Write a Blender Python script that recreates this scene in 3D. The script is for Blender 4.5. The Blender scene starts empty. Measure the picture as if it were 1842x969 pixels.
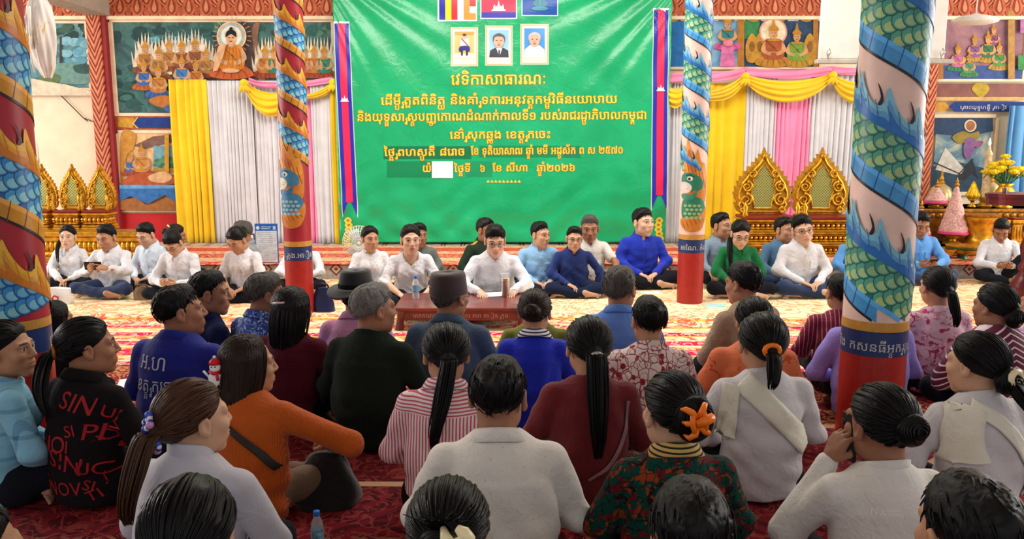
import bpy, math, random
import numpy as np
from mathutils import Vector, Matrix, Quaternion
from mathutils.geometry import delaunay_2d_cdt, tessellate_polygon
from mathutils.bvhtree import BVHTree

SC = bpy.context.scene
COL = SC.collection
PI = math.pi
rnd = random.Random(7)
nrng = np.random.default_rng(11)

# ------------------------------------------------------------------ camera, sky, light, exposure
F_PX, CX, CY, CAM_H = 1478.0, 921.0, 484.5, 1.40
PITCH = math.atan((CY - 254.0) / F_PX)
cam_d = bpy.data.cameras.new('camera')
cam_d.sensor_width = 36.0
cam_d.lens = 36.0 * F_PX / 1842.0
cam_d.clip_start = 0.05
cam = bpy.data.objects.new('camera', cam_d)
COL.objects.link(cam)
cam.location = (0, 0, CAM_H)
cam.rotation_euler = (PI / 2 - PITCH, 0, 0)
SC.camera = cam

SC.view_settings.view_transform = 'Standard'
SC.view_settings.look = 'None'
SC.view_settings.gamma = 1.0
SC.view_settings.use_curve_mapping = False
SC.view_settings.exposure = 0.12

wd = bpy.data.worlds.new('sky')
SC.world = wd
wd.use_nodes = True
wb = wd.node_tree.nodes['Background']
wb.inputs[0].default_value = (0.92, 0.96, 1.0, 1)
wb.inputs[1].default_value = 0.74


def area(name, loc, aim, sx, sy, power, col=(1, 1, 1)):
    d = bpy.data.lights.new(name, 'AREA')
    d.shape = 'RECTANGLE'
    d.size, d.size_y, d.energy, d.color = sx, sy, power, col
    o = bpy.data.objects.new(name, d)
    COL.objects.link(o)
    o.location = loc
    o.rotation_euler = (Vector(aim) - Vector(loc)).to_track_quat('-Z', 'Y').to_euler()
    return o


# daylight entering through the open sides of the hall, and an added, unseen overhead light brightening the dais
area('daylight_left', (-8.3, 6.6, 2.3), (0, 7.2, 0.9), 5.5, 2.6, 330, (1.0, 0.98, 0.95))
area('daylight_right', (8.3, 6.6, 2.3), (0, 7.2, 0.9), 5.5, 2.6, 330, (1.0, 0.98, 0.95))
area('overhead_fill_light', (0, 6.6, 4.1), (0, 7.6, 0.0), 5.0, 1.6, 260, (1.0, 0.97, 0.92))


# ------------------------------------------------------------------ picture measures -> places in the hall
_s, _c = math.sin(PITCH), math.cos(PITCH)


def G(px, py, Z=0.0):
    """where the sight line of a picture point meets the level Z"""
    r = (CY - py) / F_PX
    dz = Z - CAM_H
    Y = -dz * (_c + r * _s) / (_s - r * _c)
    return Vector(((px - CX) / F_PX * (Y * _c - dz * _s), Y, Z))


def A(px, py, Y):
    """where it meets the upright plane at distance Y"""
    r = (CY - py) / F_PX
    dz = Y * (r * _c - _s) / (_c + r * _s)
    return Vector(((px - CX) / F_PX * (Y * _c - dz * _s), Y, CAM_H + dz))


def C(r, g, b):
    f = lambda v: (v / 255 / 12.92) if v <= 10 else ((v / 255 + 0.055) / 1.055) ** 2.4
    return (f(r), f(g), f(b))


# ------------------------------------------------------------------ materials
MATS = {}


def _new(name):
    m = bpy.data.materials.new(name)
    m.use_nodes = True
    nt = m.node_tree
    return m, nt, nt.nodes['Principled BSDF']


def N(nt, t, **kw):
    n = nt.nodes.new(t)
    for k, v in kw.items():
        if k.startswith('i_'):
            n.inputs[int(k[2:]) if k[2:].isdigit() else k[2:]].default_value = v
        else:
            setattr(n, k, v)
    return n


def mixc(nt, fac, a, b, blend='MIX'):
    n = nt.nodes.new('ShaderNodeMix')
    n.data_type = 'RGBA'
    n.blend_type = blend
    for sock, v in ((n.inputs[0], fac), (n.inputs[6], a), (n.inputs[7], b)):
        if hasattr(v, 'links'):
            nt.links.new(v, sock)
        elif isinstance(v, (int, float)):
            sock.default_value = v
        else:
            sock.default_value = (*v[:3], 1)
    return n.outputs[2]


def math_n(nt, op, a, b=None, c=None):
    n = nt.nodes.new('ShaderNodeMath')
    n.operation = op
    for i, v in enumerate((a, b, c)):
        if v is None:
            continue
        if hasattr(v, 'links'):
            nt.links.new(v, n.inputs[i])
        else:
            n.inputs[i].default_value = v
    return n.outputs[0]


def ramp(nt, fac, stops, interp='LINEAR'):
    n = nt.nodes.new('ShaderNodeValToRGB')
    n.color_ramp.interpolation = interp
    e = n.color_ramp.elements
    while len(e) > 1:
        e.remove(e[-1])
    e[0].position = stops[0][0]
    e[0].color = (*stops[0][1], 1)
    for p, c in stops[1:]:
        k = e.new(p)
        k.color = (*c, 1)
    nt.links.new(fac, n.inputs[0])
    return n.outputs[0]


def coords(nt, kind='Object', scale=(1, 1, 1), rot=(0, 0, 0), loc=(0, 0, 0)):
    tc = nt.nodes.new('ShaderNodeTexCoord')
    mp = nt.nodes.new('ShaderNodeMapping')
    mp.inputs['Scale'].default_value = scale
    mp.inputs['Rotation'].default_value = rot
    mp.inputs['Location'].default_value = loc
    nt.links.new(tc.outputs[kind], mp.inputs[0])
    return mp.outputs[0]


def noise(nt, vec, scale, detail=3, rough=0.55, dist=0.0):
    n = N(nt, 'ShaderNodeTexNoise')
    n.inputs['Scale'].default_value = scale
    n.inputs['Detail'].default_value = detail
    n.inputs['Roughness'].default_value = rough
    n.inputs['Distortion'].default_value = dist
    nt.links.new(vec, n.inputs['Vector'])
    return n


def voro(nt, vec, scale, feature='F1', rand=1.0):
    n = N(nt, 'ShaderNodeTexVoronoi')
    n.feature = feature
    n.inputs['Scale'].default_value = scale
    n.inputs['Randomness'].default_value = rand
    nt.links.new(vec, n.inputs['Vector'])
    return n


def bump(nt, bs, height, strength, dist=0.01):
    b = N(nt, 'ShaderNodeBump')
    b.inputs['Strength'].default_value = strength
    b.inputs['Distance'].default_value = dist
    nt.links.new(height, b.inputs['Height'])
    nt.links.new(b.outputs[0], bs.inputs['Normal'])


def mat(name, col, rough=0.6, spec=0.35, metal=0.0, var=0.06, vscale=9.0, bs=60.0, bstr=0.15, sheen=0.0, coat=0.0):
    if name in MATS:
        return MATS[name]
    m, nt, b = _new(name)
    v = coords(nt)
    n1 = noise(nt, v, vscale, 4)
    lo = tuple(max(0, c * (1 - 2 * var)) for c in col)
    hi = tuple(min(1, c * (1 + 2 * var)) for c in col)
    nt.links.new(ramp(nt, n1.outputs[0], [(0.3, lo), (0.7, hi)]), b.inputs['Base Color'])
    b.inputs['Roughness'].default_value = rough
    b.inputs['Metallic'].default_value = metal
    b.inputs['Specular IOR Level'].default_value = spec
    b.inputs['Sheen Weight'].default_value = sheen
    b.inputs['Coat Weight'].default_value = coat
    if bstr:
        bump(nt, b, noise(nt, v, bs, 3).outputs[0], bstr, 0.004)
    MATS[name] = m
    return m


def mat_attr(name, rough=0.6, spec=0.3, bs=80.0, bstr=0.08, var=0.10, vscale=25, metal=0.0, sss=0.0):
    """paint whose colour is stored per face or vertex"""
    if name in MATS:
        return MATS[name]
    m, nt, b = _new(name)
    at = N(nt, 'ShaderNodeVertexColor', layer_name='Col')
    v = coords(nt)
    n1 = noise(nt, v, vscale, 4)
    k = ramp(nt, n1.outputs[0], [(0.25, (1 - var * 2,) * 3), (0.75, (1, 1, 1))])
    nt.links.new(mixc(nt, 1.0, at.outputs[0], k, 'MULTIPLY'), b.inputs['Base Color'])
    b.inputs['Roughness'].default_value = rough
    b.inputs['Specular IOR Level'].default_value = spec
    b.inputs['Metallic'].default_value = metal
    if sss:
        b.inputs['Subsurface Weight'].default_value = sss
        b.inputs['Subsurface Radius'].default_value = (0.012, 0.005, 0.003)
    if bstr:
        bump(nt, b, noise(nt, v, bs, 3).outputs[0], bstr, 0.003)
    MATS[name] = m
    return m


# ------------------------------------------------------------------ meshes
def mk(name, verts, faces, material=None, parent=None, smooth=True, cols=None, dom='POINT', flow=None, midx=None):
    """faces: list of integer arrays, each (M, k)"""
    if not isinstance(faces, (list, tuple)) or (len(faces) and not hasattr(faces[0], 'shape')):
        d = {}
        for f in faces:
            d.setdefault(len(f), []).append(f)
        faces = [np.array(v, dtype=np.int32) for v in d.values()]
    verts = np.asarray(verts, dtype=np.float32).reshape(-1, 3)
    me = bpy.data.meshes.new(name)
    me.vertices.add(len(verts))
    me.vertices.foreach_set('co', verts.ravel())
    faces = [f for f in faces if len(f)]
    loops = np.concatenate([f.ravel() for f in faces]).astype(np.int32)
    tot = np.concatenate([np.full(len(f), f.shape[1], np.int32) for f in faces])
    start = np.concatenate([[0], np.cumsum(tot)[:-1]]).astype(np.int32)
    me.loops.add(len(loops))
    me.loops.foreach_set('vertex_index', loops)
    me.polygons.add(len(tot))
    me.polygons.foreach_set('loop_start', start)
    me.polygons.foreach_set('loop_total', tot)
    me.polygons.foreach_set('use_smooth', np.full(len(tot), bool(smooth)))
    if midx is not None:
        me.polygons.foreach_set('material_index', np.asarray(midx, np.int32))
    me.update(calc_edges=True)
    if cols is not None:
        cols = np.asarray(cols, np.float32)
        at = me.color_attributes.new('Col', 'FLOAT_COLOR', 'POINT' if dom == 'POINT' else 'CORNER')
        if dom != 'POINT':
            cols = np.repeat(cols, tot, axis=0)
        c4 = np.ones((len(cols), 4), np.float32)
        c4[:, :3] = cols
        at.data.foreach_set('color', c4.ravel())
    if flow is not None:
        at = me.attributes.new('flow', 'FLOAT_VECTOR', 'POINT')
        at.data.foreach_set('vector', np.asarray(flow, np.float32).ravel())
    o = bpy.data.objects.new(name, me)
    COL.objects.link(o)
    if material is not None:
        for mm in (material if isinstance(material, (list, tuple)) else [material]):
            me.materials.append(mm)
    if parent is not None:
        o.parent = parent
    return o


class MB:
    """gathers boxes, tubes, lathes and sheets into ONE mesh"""

    def __init__(self):
        self.v, self.f, self.c = [], [], []
        self.col = (0.5, 0.5, 0.5)

    def add(self, vs, fs, col=None):
        o = len(self.v)
        self.v += [tuple(p) for p in vs]
        for f in fs:
            self.f.append(tuple(i + o for i in f))
            self.c.append(col or self.col)
        return self

    def box(self, c, s, bev=0.0, rz=0.0, col=None):
        x, y, z = (k / 2 for k in s)
        b = min(bev, x * .9, y * .9, z * .9)
        if b <= 0:
            vs = [(i * x, j * y, k * z) for i in (-1, 1) for j in (-1, 1) for k in (-1, 1)]
            fs = [(0, 1, 3, 2), (4, 6, 7, 5), (0, 4, 5, 1), (2, 3, 7, 6), (0, 2, 6, 4), (1, 5, 7, 3)]
        else:
            vs, fs = [], []
            rings = [(x - b, y - b, -z), (x, y, -z + b), (x, y, z - b), (x - b, y - b, z)]
            for a, (rx, ry, rzz) in enumerate(rings):
                bb = b if a in (1, 2) else b * .5
                for (i, j) in ((-1, -1), (1, -1), (1, 1), (-1, 1)):
                    p1 = (i * rx, j * (ry - bb))
                    p2 = (i * (rx - bb), j * ry)
                    if (i, j) in ((-1, -1), (1, 1)):
                        vs += [(p1[0], p1[1], rzz), (p2[0], p2[1], rzz)]
                    else:
                        vs += [(p2[0], p2[1], rzz), (p1[0], p1[1], rzz)]
            for a in range(3):
                for k in range(8):
                    k2 = (k + 1) % 8
                    fs.append((a * 8 + k, a * 8 + k2, a * 8 + 8 + k2, a * 8 + 8 + k))
            fs.append(tuple(range(7, -1, -1)))
            fs.append(tuple(range(24, 32)))
        cr, sr = math.cos(rz), math.sin(rz)
        return self.add([(c[0] + cr * p[0] - sr * p[1], c[1] + sr * p[0] + cr * p[1], c[2] + p[2]) for p in vs], fs, col)

    def lathe(self, c, prof, n=24, sx=1.0, sy=1.0, col=None, caps=True):
        vs, fs = [], []
        for (r, z) in prof:
            for k in range(n):
                a = 2 * PI * k / n
                vs.append((c[0] + r * sx * math.cos(a), c[1] + r * sy * math.sin(a), c[2] + z))
        for i in range(len(prof) - 1):
            for k in range(n):
                k2 = (k + 1) % n
                fs.append((i * n + k, i * n + k2, (i + 1) * n + k2, (i + 1) * n + k))
        if caps:
            fs.append(tuple(range(n - 1, -1, -1)))
            fs.append(tuple((len(prof) - 1) * n + k for k in range(n)))
        return self.add(vs, fs, col)

    def tube(self, pts, r, n=8, col=None, closed=False, flat=None):
        pts = [Vector(p) for p in pts]
        m = len(pts)
        rs = r if hasattr(r, '__len__') else [r] * m
        vs, fs = [], []
        up = Vector((0, 0, 1))
        prev = None
        for i, p in enumerate(pts):
            if closed:
                t = pts[(i + 1) % m] - pts[i - 1]
            else:
                t = pts[min(i + 1, m - 1)] - pts[max(i - 1, 0)]
            t = t.normalized() if t.length > 1e-9 else Vector((0, 0, 1))
            if prev is None:
                a = t.orthogonal().normalized() if abs(t.dot(up)) > .95 else t.cross(up).normalized()
            else:
                a = (prev - t * prev.dot(t))
                a = a.normalized() if a.length > 1e-6 else t.orthogonal().normalized()
            prev = a
            b = t.cross(a)
            for k in range(n):
                an = 2 * PI * k / n
                vs.append(p + a * math.cos(an) * rs[i] + b * math.sin(an) * rs[i] * (flat or 1.0))
        for i in range(m if closed else m - 1):
            j = (i + 1) % m
            for k in range(n):
                k2 = (k + 1) % n
                fs.append((i * n + k, j * n + k, j * n + k2, i * n + k2))
        if not closed:
            fs.append(tuple(range(n)))
            fs.append(tuple((m - 1) * n + k for k in range(n - 1, -1, -1)))
        return self.add(vs, fs, col)

    def grid(self, fn, nu, nv, col=None, wrap=False):
        vs = [fn(i / nu, j / nv) for j in range(nv + 1) for i in range(nu + (0 if wrap else 1))]
        w = nu if wrap else nu + 1
        fs = []
        for j in range(nv):
            for i in range(nu):
                i2 = (i + 1) % w
                fs.append((j * w + i, j * w + i2, (j + 1) * w + i2, (j + 1) * w + i))
        return self.add(vs, fs, col)

    def prism(self, pts, fn0, fn1, col=None):
        """outline pts (2D) between two placements fn0(u,v) and fn1(u,v)"""
        n = len(pts)
        tri = tessellate_polygon([[Vector((p[0], p[1], 0)) for p in pts]])
        vs = [fn0(*p) for p in pts] + [fn1(*p) for p in pts]
        fs = [tuple(t) for t in tri] + [tuple(n + i for i in reversed(t)) for t in tri]
        fs += [(i, n + i, n + (i + 1) % n, (i + 1) % n) for i in range(n)]
        return self.add(vs, fs, col)

    def sphere(self, c, r, n=14, m=9, col=None):
        r = r if hasattr(r, '__len__') else (r, r, r)
        prof = []
        vs, fs = [], []
        for j in range(m + 1):
            t = PI * j / m
            for k in range(n):
                a = 2 * PI * k / n
                vs.append((c[0] + r[0] * math.sin(t) * math.cos(a), c[1] + r[1] * math.sin(t) * math.sin(a), c[2] - r[2] * math.cos(t)))
        for j in range(m):
            for k in range(n):
                k2 = (k + 1) % n
                fs.append((j * n + k, j * n + k2, (j + 1) * n + k2, (j + 1) * n + k))
        return self.add(vs, fs, col)

    def build(self, name, material, parent=None, smooth=False, cols=False, auto=None):
        o = mk(name, self.v, self.f, material, parent, smooth, None)
        if cols:
            me = o.data
            at = me.color_attributes.new('Col', 'FLOAT_COLOR', 'CORNER')
            # mk() regroups faces by corner count, so colours follow the same order
            d = {}
            for f, c in zip(self.f, self.c):
                d.setdefault(len(f), []).append(c)
            arr = []
            for k, v in d.items():
                arr.append(np.repeat(np.array(v, np.float32), k, axis=0))
            arr = np.concatenate(arr)
            c4 = np.ones((len(arr), 4), np.float32)
            c4[:, :3] = arr
            at.data.foreach_set('color', c4.ravel())
        if auto:
            o.data.set_sharp_from_angle(angle=auto)
        return o


def tag(o, label=None, cat=None, group=None, kind=None):
    if label:
        o['label'] = label
    if cat:
        o['category'] = cat
    if group:
        o['group'] = group
    if kind:
        o['kind'] = kind
    return o


def thing(name, label, cat, loc=(0, 0, 0), rz=0.0, group=None):
    o = bpy.data.objects.new(name, None)
    o.empty_display_size = 0.1
    COL.objects.link(o)
    o.location = loc
    o.rotation_euler = (0, 0, rz)
    return tag(o, label, cat, group)


def move_tree(o, d):
    o.location = Vector(o.location) + Vector(d)


def clone(root, loc=None, rz=None, label=None):
    """copy of a thing with its parts and their sub-parts"""
    r = root.copy()
    COL.objects.link(r)
    if loc is not None:
        r.location = loc
    if rz is not None:
        r.rotation_euler = (0, 0, rz)
    if label:
        r['label'] = label
    for ch in root.children:
        c = ch.copy()
        COL.objects.link(c)
        c.parent = r
        for g in ch.children:
            d = g.copy()
            COL.objects.link(d)
            d.parent = c
    return r


def smooth_loop(pts, n=5, closed=True):
    out = []
    m = len(pts)
    P = [Vector((p[0], p[1], p[2] if len(p) > 2 else 0)) for p in pts]
    for i in range(m if closed else m - 1):
        p0 = P[i - 1] if (closed or i > 0) else P[i]
        p1, p2 = P[i], P[(i + 1) % m]
        p3 = P[(i + 2) % m] if (closed or i + 2 < m) else p2
        for k in range(n):
            t = k / n
            q = 0.5 * ((2 * p1) + (p2 - p0) * t + (2 * p0 - 5 * p1 + 4 * p2 - p3) * t * t + (3 * p1 - p0 - 3 * p2 + p3) * t ** 3)
            out.append(tuple(q) if len(pts[0]) > 2 else (q.x, q.y))
    if not closed:
        out.append(tuple(P[-1]) if len(pts[0]) > 2 else (P[-1].x, P[-1].y))
    return out


# ------------------------------------------------------------------ Khmer lettering (built-in font outlines)
_fc = bpy.data.curves.new('lettering', 'FONT')
_fo = bpy.data.objects.new('lettering', _fc)
COL.objects.link(_fo)          # taken out again at the end of the script
_fc.resolution_u = 3
_fc.fill_mode = 'NONE'
_raw = {}


def raw_outline(s):
    if s in _raw:
        return _raw[s]
    _fc.body = s
    dg = bpy.context.evaluated_depsgraph_get()
    dg.update()
    ev = _fo.evaluated_get(dg)
    me = ev.to_mesh()
    vs = [(v.co.x, v.co.y) for v in me.vertices]
    es = [tuple(e.vertices) for e in me.edges]
    ev.to_mesh_clear()
    _raw[s] = (vs, es)
    return _raw[s]


_adv = {}


def advance(s):
    if s not in _adv:
        v, _ = raw_outline(s + '|')
        w, _ = raw_outline('|')
        _adv[s] = max(p[0] for p in v) - max(p[0] for p in w)
    return _adv[s]


_tri = {}


def glyph_tris(s):
    """filled outline, nonzero winding"""
    if s in _tri:
        return _tri[s]
    vs, es = raw_outline(s)
    if not vs:
        _tri[s] = ([], [])
        return _tri[s]
    nxt = {}
    loops = []
    adj = {}
    for a, b in es:
        adj.setdefault(a, []).append(b)
        adj.setdefault(b, []).append(a)
    seen = set()
    for st in sorted(adj):
        if st in seen:
            continue
        lp = [st]
        seen.add(st)
        cur, prv = (st + 1 if (st + 1) in adj[st] else adj[st][0]), st
        while cur not in seen:
            seen.add(cur)
            lp.append(cur)
            n = [k for k in adj[cur] if k != prv]
            if not n:
                break
            prv, cur = cur, n[0]
        loops.append(lp)
    pv = [Vector(v) for v in vs]
    r = delaunay_2d_cdt(pv, [], [list(l) for l in loops if len(l) > 2], 0, 1e-5)
    ov, of = r[0], r[2]
    out = []
    for f in of:
        c = sum((ov[i] for i in f), Vector((0, 0))) / len(f)
        w = 0
        for l in loops:
            for i in range(len(l)):
                a, b = vs[l[i]], vs[l[(i + 1) % len(l)]]
                if (a[1] <= c.y) != (b[1] <= c.y):
                    x = a[0] + (c.y - a[1]) / (b[1] - a[1]) * (b[0] - a[0])
                    if x > c.x:
                        w += 1 if b[1] > a[1] else -1
        if w:
            out.append(tuple(f))
    _tri[s] = ([(v.x, v.y) for v in ov], out)
    return _tri[s]


PRE = {'\u17c1': '\u17c1', '\u17c2': '\u17c2', '\u17c3': '\u17c3'}
SPLIT = {'\u17be': ('\u17c1', '\u17b8'), '\u17c4': ('\u17c1', '\u17b6'), '\u17c5': ('\u17c1', '\u17b6\u17cc')}


def khmer_layout(s):
    """-> list of (glyph string, x, y, scale) in em units, and the width"""
    out, x, i = [], 0.0, 0
    while i < len(s):
        ch = s[i]
        if not ('\u1780' <= ch <= '\u17ff'):
            if ch != ' ':
                out.append((ch, x, 0, 1))
            x += advance(ch) if ch != ' ' else 0.32
            i += 1
            continue
        base, subs, pre, post = ch, [], '', ''
        i += 1
        while i < len(s):
            c = s[i]
            if c == '\u17d2' and i + 1 < len(s):
                subs.append(s[i + 1])
                i += 2
            elif c in PRE:
                pre += c
                i += 1
            elif c in SPLIT:
                pre += SPLIT[c][0]
                post += SPLIT[c][1]
                i += 1
            elif '\u17b6' <= c <= '\u17d1' or c == '\u17dd':
                post += c
                i += 1
            else:
                break
        if pre:
            out.append((pre, x, 0, 1))
            x += advance(pre)
        if '\u179a' in subs:
            out.append(('\u179a', x - .02, -0.30, 0.9))
            x += 0.16
        out.append((base + post, x, 0, 1))
        wb_ = advance(base)
        k = 0
        for q in subs:
            if q != '\u179a':
                w = advance(q) * 0.62
                out.append((q, x + (wb_ - w) / 2, -0.42 - .35 * k, 0.62))
                k += 1
        x += advance(base + post)
    return out, x


def text_tris(s):
    lay, w = khmer_layout(s)
    V, Fc = [], []
    for g, gx, gy, sc in lay:
        v, f = glyph_tris(g)
        o = len(V)
        V += [(gx + p[0] * sc, gy + p[1] * sc) for p in v]
        Fc += [tuple(i + o for i in t) for t in f]
    return V, Fc, w


class Paint(MB):
    """flat coloured shapes laid on a surface: place(u, v, layer) -> point"""

    def __init__(self, place):
        super().__init__()
        self.n_shape = 0

        def lifted(u, v, l=0):
            return place(u, v, l + .004 * self.n_shape)    # every stroke lies a hair above the one before
        self.place = lifted

    cell = None

    def poly(self, pts, col, layer=1):
        self.n_shape += 1
        if self.cell:
            return self.poly_fine(pts, col, layer)
        pts = [p for k, p in enumerate(pts) if k == 0 or (abs(p[0] - pts[k - 1][0]) + abs(p[1] - pts[k - 1][1])) > 1e-6]
        tri = tessellate_polygon([[Vector((p[0], p[1], 0)) for p in pts]])
        return self.add([self.place(p[0], p[1], layer) for p in pts], [tuple(t) for t in tri], col)

    def poly_fine(self, pts, col, layer=1):
        """outline filled with small triangles, so that it follows a curved surface"""
        h = self.cell
        P2 = []
        for i, p in enumerate(pts):
            q = pts[(i + 1) % len(pts)]
            d = math.hypot(q[0] - p[0], q[1] - p[1])
            if d < 1e-6:
                continue
            for k in range(max(1, int(d / h))):
                t = k / max(1, int(d / h))
                P2.append((p[0] + (q[0] - p[0]) * t, p[1] + (q[1] - p[1]) * t))
        n0 = len(P2)
        x0, x1 = min(p[0] for p in P2), max(p[0] for p in P2)
        y0, y1 = min(p[1] for p in P2), max(p[1] for p in P2)
        for i in range(1, int((x1 - x0) / h) + 1):
            for j in range(1, int((y1 - y0) / h) + 1):
                P2.append((x0 + i * h - h * .4 * (j % 2), y0 + j * h - .3 * h))
        r = delaunay_2d_cdt([Vector(p) for p in P2], [], [list(range(n0))], 1, 1e-7)
        return self.add([self.place(v.x, v.y, layer) for v in r[0]], [tuple(f) for f in r[2]], col)

    def rect(self, u0, v0, u1, v1, col, layer=1, n=1):
        self.n_shape += 1
        na = nb = n
        if self.cell:
            na, nb = max(1, int(abs(u1 - u0) / self.cell)), max(1, int(abs(v1 - v0) / self.cell))
        for a in range(na):
            for b in range(nb):
                x0, x1 = u0 + (u1 - u0) * a / na, u0 + (u1 - u0) * (a + 1) / na
                y0, y1 = v0 + (v1 - v0) * b / nb, v0 + (v1 - v0) * (b + 1) / nb
                self.add([self.place(*p, layer) for p in ((x0, y0), (x1, y0), (x1, y1), (x0, y1))], [(0, 1, 2, 3)], col)
        return self

    def ell(self, cx, cy, rx, ry, col, layer=1, n=20, rot=0.0):
        self.n_shape += 1
        cr, sr = math.cos(rot), math.sin(rot)
        pts = []
        for k in range(n):
            a = 2 * PI * k / n
            p, q = rx * math.cos(a), ry * math.sin(a)
            pts.append((cx + p * cr - q * sr, cy + p * sr + q * cr))
        m = max(1, int(round(max(rx, ry) / self.cell))) if self.cell else 1
        vs = [self.place(cx + (p[0] - cx) * j / m, cy + (p[1] - cy) * j / m, layer) for j in range(m, 0, -1) for p in pts] + [self.place(cx, cy, layer)]
        fs = [(j * n + k, j * n + (k + 1) % n, (j + 1) * n + (k + 1) % n, (j + 1) * n + k) for j in range(m - 1) for k in range(n)]
        return self.add(vs, fs + [((m - 1) * n + k, (m - 1) * n + (k + 1) % n, m * n) for k in range(n)], col)

    def blob(self, pts, col, layer=1, n=4):
        return self.poly(smooth_loop(pts, n), col, layer)

    def line(self, pts, w, col, layer=1):
        self.n_shape += 1
        for a, b in zip(pts[:-1], pts[1:]):
            d = Vector((b[0] - a[0], b[1] - a[1]))
            if d.length < 1e-6:
                continue
            nn = Vector((-d.y, d.x)).normalized() * w / 2
            e = d.normalized() * w * .3
            self.add([self.place(*p, layer) for p in ((a[0] + nn.x - e.x, a[1] + nn.y - e.y), (b[0] + nn.x + e.x, b[1] + nn.y + e.y),
                                                      (b[0] - nn.x + e.x, b[1] - nn.y + e.y), (a[0] - nn.x - e.x, a[1] - nn.y - e.y))], [(0, 1, 2, 3)], col)
        return self

    def text(self, s, u, v, size, col, layer=1, width=None, du=1.0, dv=1.0, slant=0.0, center=True):
        """du, dv: direction of reading and of up on the surface"""
        V, Fc, w = text_tris(s)
        k = (width / w) if width else size
        x0 = -w / 2 if center else 0
        self.add([self.place(u + du * (p[0] + x0) * k, v + dv * p[1] * size + slant * (p[0] + x0) * k, layer) for p in V], Fc, col)
        return self
# ------------------------------------------------------------------ palette
GOLD = mat('gold_leaf', C(205, 150, 42), rough=.34, metal=.75, var=.2, vscale=18, bs=90, bstr=.3)
GOLD2 = mat('dark_gold', C(160, 105, 30), rough=.42, metal=.6, var=.25, vscale=22, bs=90, bstr=.3)
CREAM_WALL = mat('cream_plaster', C(226, 208, 178), rough=.9, var=.06, vscale=2.2, bs=14, bstr=.12)
PAINT = mat_attr('mural_paint', rough=.65, spec=.25, var=.22, vscale=17)
PAINT_SMOOTH = mat_attr('column_paint', rough=.38, spec=.4, var=.13, vscale=26)
PRINT = mat_attr('banner_print', rough=.34, spec=.45, var=.02, bstr=0)
WHITE_P = mat('white_paint', C(232, 228, 218), rough=.6, var=.03)
DARKRED = mat('dark_red_lacquer', C(120, 20, 22), rough=.4, var=.12)
STEEL = mat('steel', C(190, 190, 188), rough=.3, metal=.9, var=.05, bstr=0)
BLACKP = mat('black_plastic', C(18, 18, 20), rough=.35, var=.05, bstr=0)

WY = 10.20           # back wall
BY = 9.90          # banner
FLOOR_SEAT = 0.0
DZ = 0.16           # height of the dais
DY = 8.23           # its front edge


def flat_at(Y, step=.003):
    def f(u, v, l=0):
        p = A(u, v, Y)
        return (p.x, Y - step * l, p.z)
    return f


# ------------------------------------------------------------------ the room
def struct(name, mb, m, **k):
    return tag(mb.build(name, m, **k), kind='structure')


floor_m, nt, b = _new('worn_floor_tiles')
v = coords(nt)
n1 = noise(nt, v, 1.5, 5)
br = N(nt, 'ShaderNodeTexBrick')
br.offset = 0
for k_, val in (('Scale', 2.5), ('Mortar Size', .012), ('Brick Width', .5), ('Row Height', .5)):
    br.inputs[k_].default_value = val
nt.links.new(v, br.inputs['Vector'])
br.inputs['Color1'].default_value = (*C(150, 96, 78), 1)
br.inputs['Color2'].default_value = (*C(138, 84, 70), 1)
br.inputs['Mortar'].default_value = (*C(90, 70, 60), 1)
nt.links.new(mixc(nt, n1.outputs[0], br.outputs[0], C(170, 130, 105)), b.inputs['Base Color'])
b.inputs['Roughness'].default_value = .45

struct('floor', MB().box((0, 4.5, -.05), (18.4, 14, .1)), floor_m)
struct('ceiling', MB().box((0, 4.5, 4.35), (18.4, 14, .1)), mat('ceiling_board', C(205, 200, 190), rough=.9))
struct('wall_back', MB().box((0, WY + .1, 2.15), (18.4, .2, 4.3)), CREAM_WALL)
for nm, sx in (('wall_left', -1), ('wall_right', 1)):
    m_ = MB()
    m_.box((sx * 9.1, 4.5, .4), (.2, 14, .8)).box((sx * 9.1, 4.5, 3.95), (.2, 14, .7))
    for yy in (-2.3, 1.2, 4.7, 8.2, 11.3):
        m_.box((sx * 9.1, yy, 2.2), (.2, .5, 2.9))
    struct(nm, m_, CREAM_WALL)

# ceiling beam above the left row of columns
p = A(183, 30, WY)
struct('ceiling_beam', MB().box((p.x, 7.68, p.z + .17), (.26, 5.0, .34), .01), mat('grey_beam', C(165, 152, 138), rough=.8))

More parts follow.
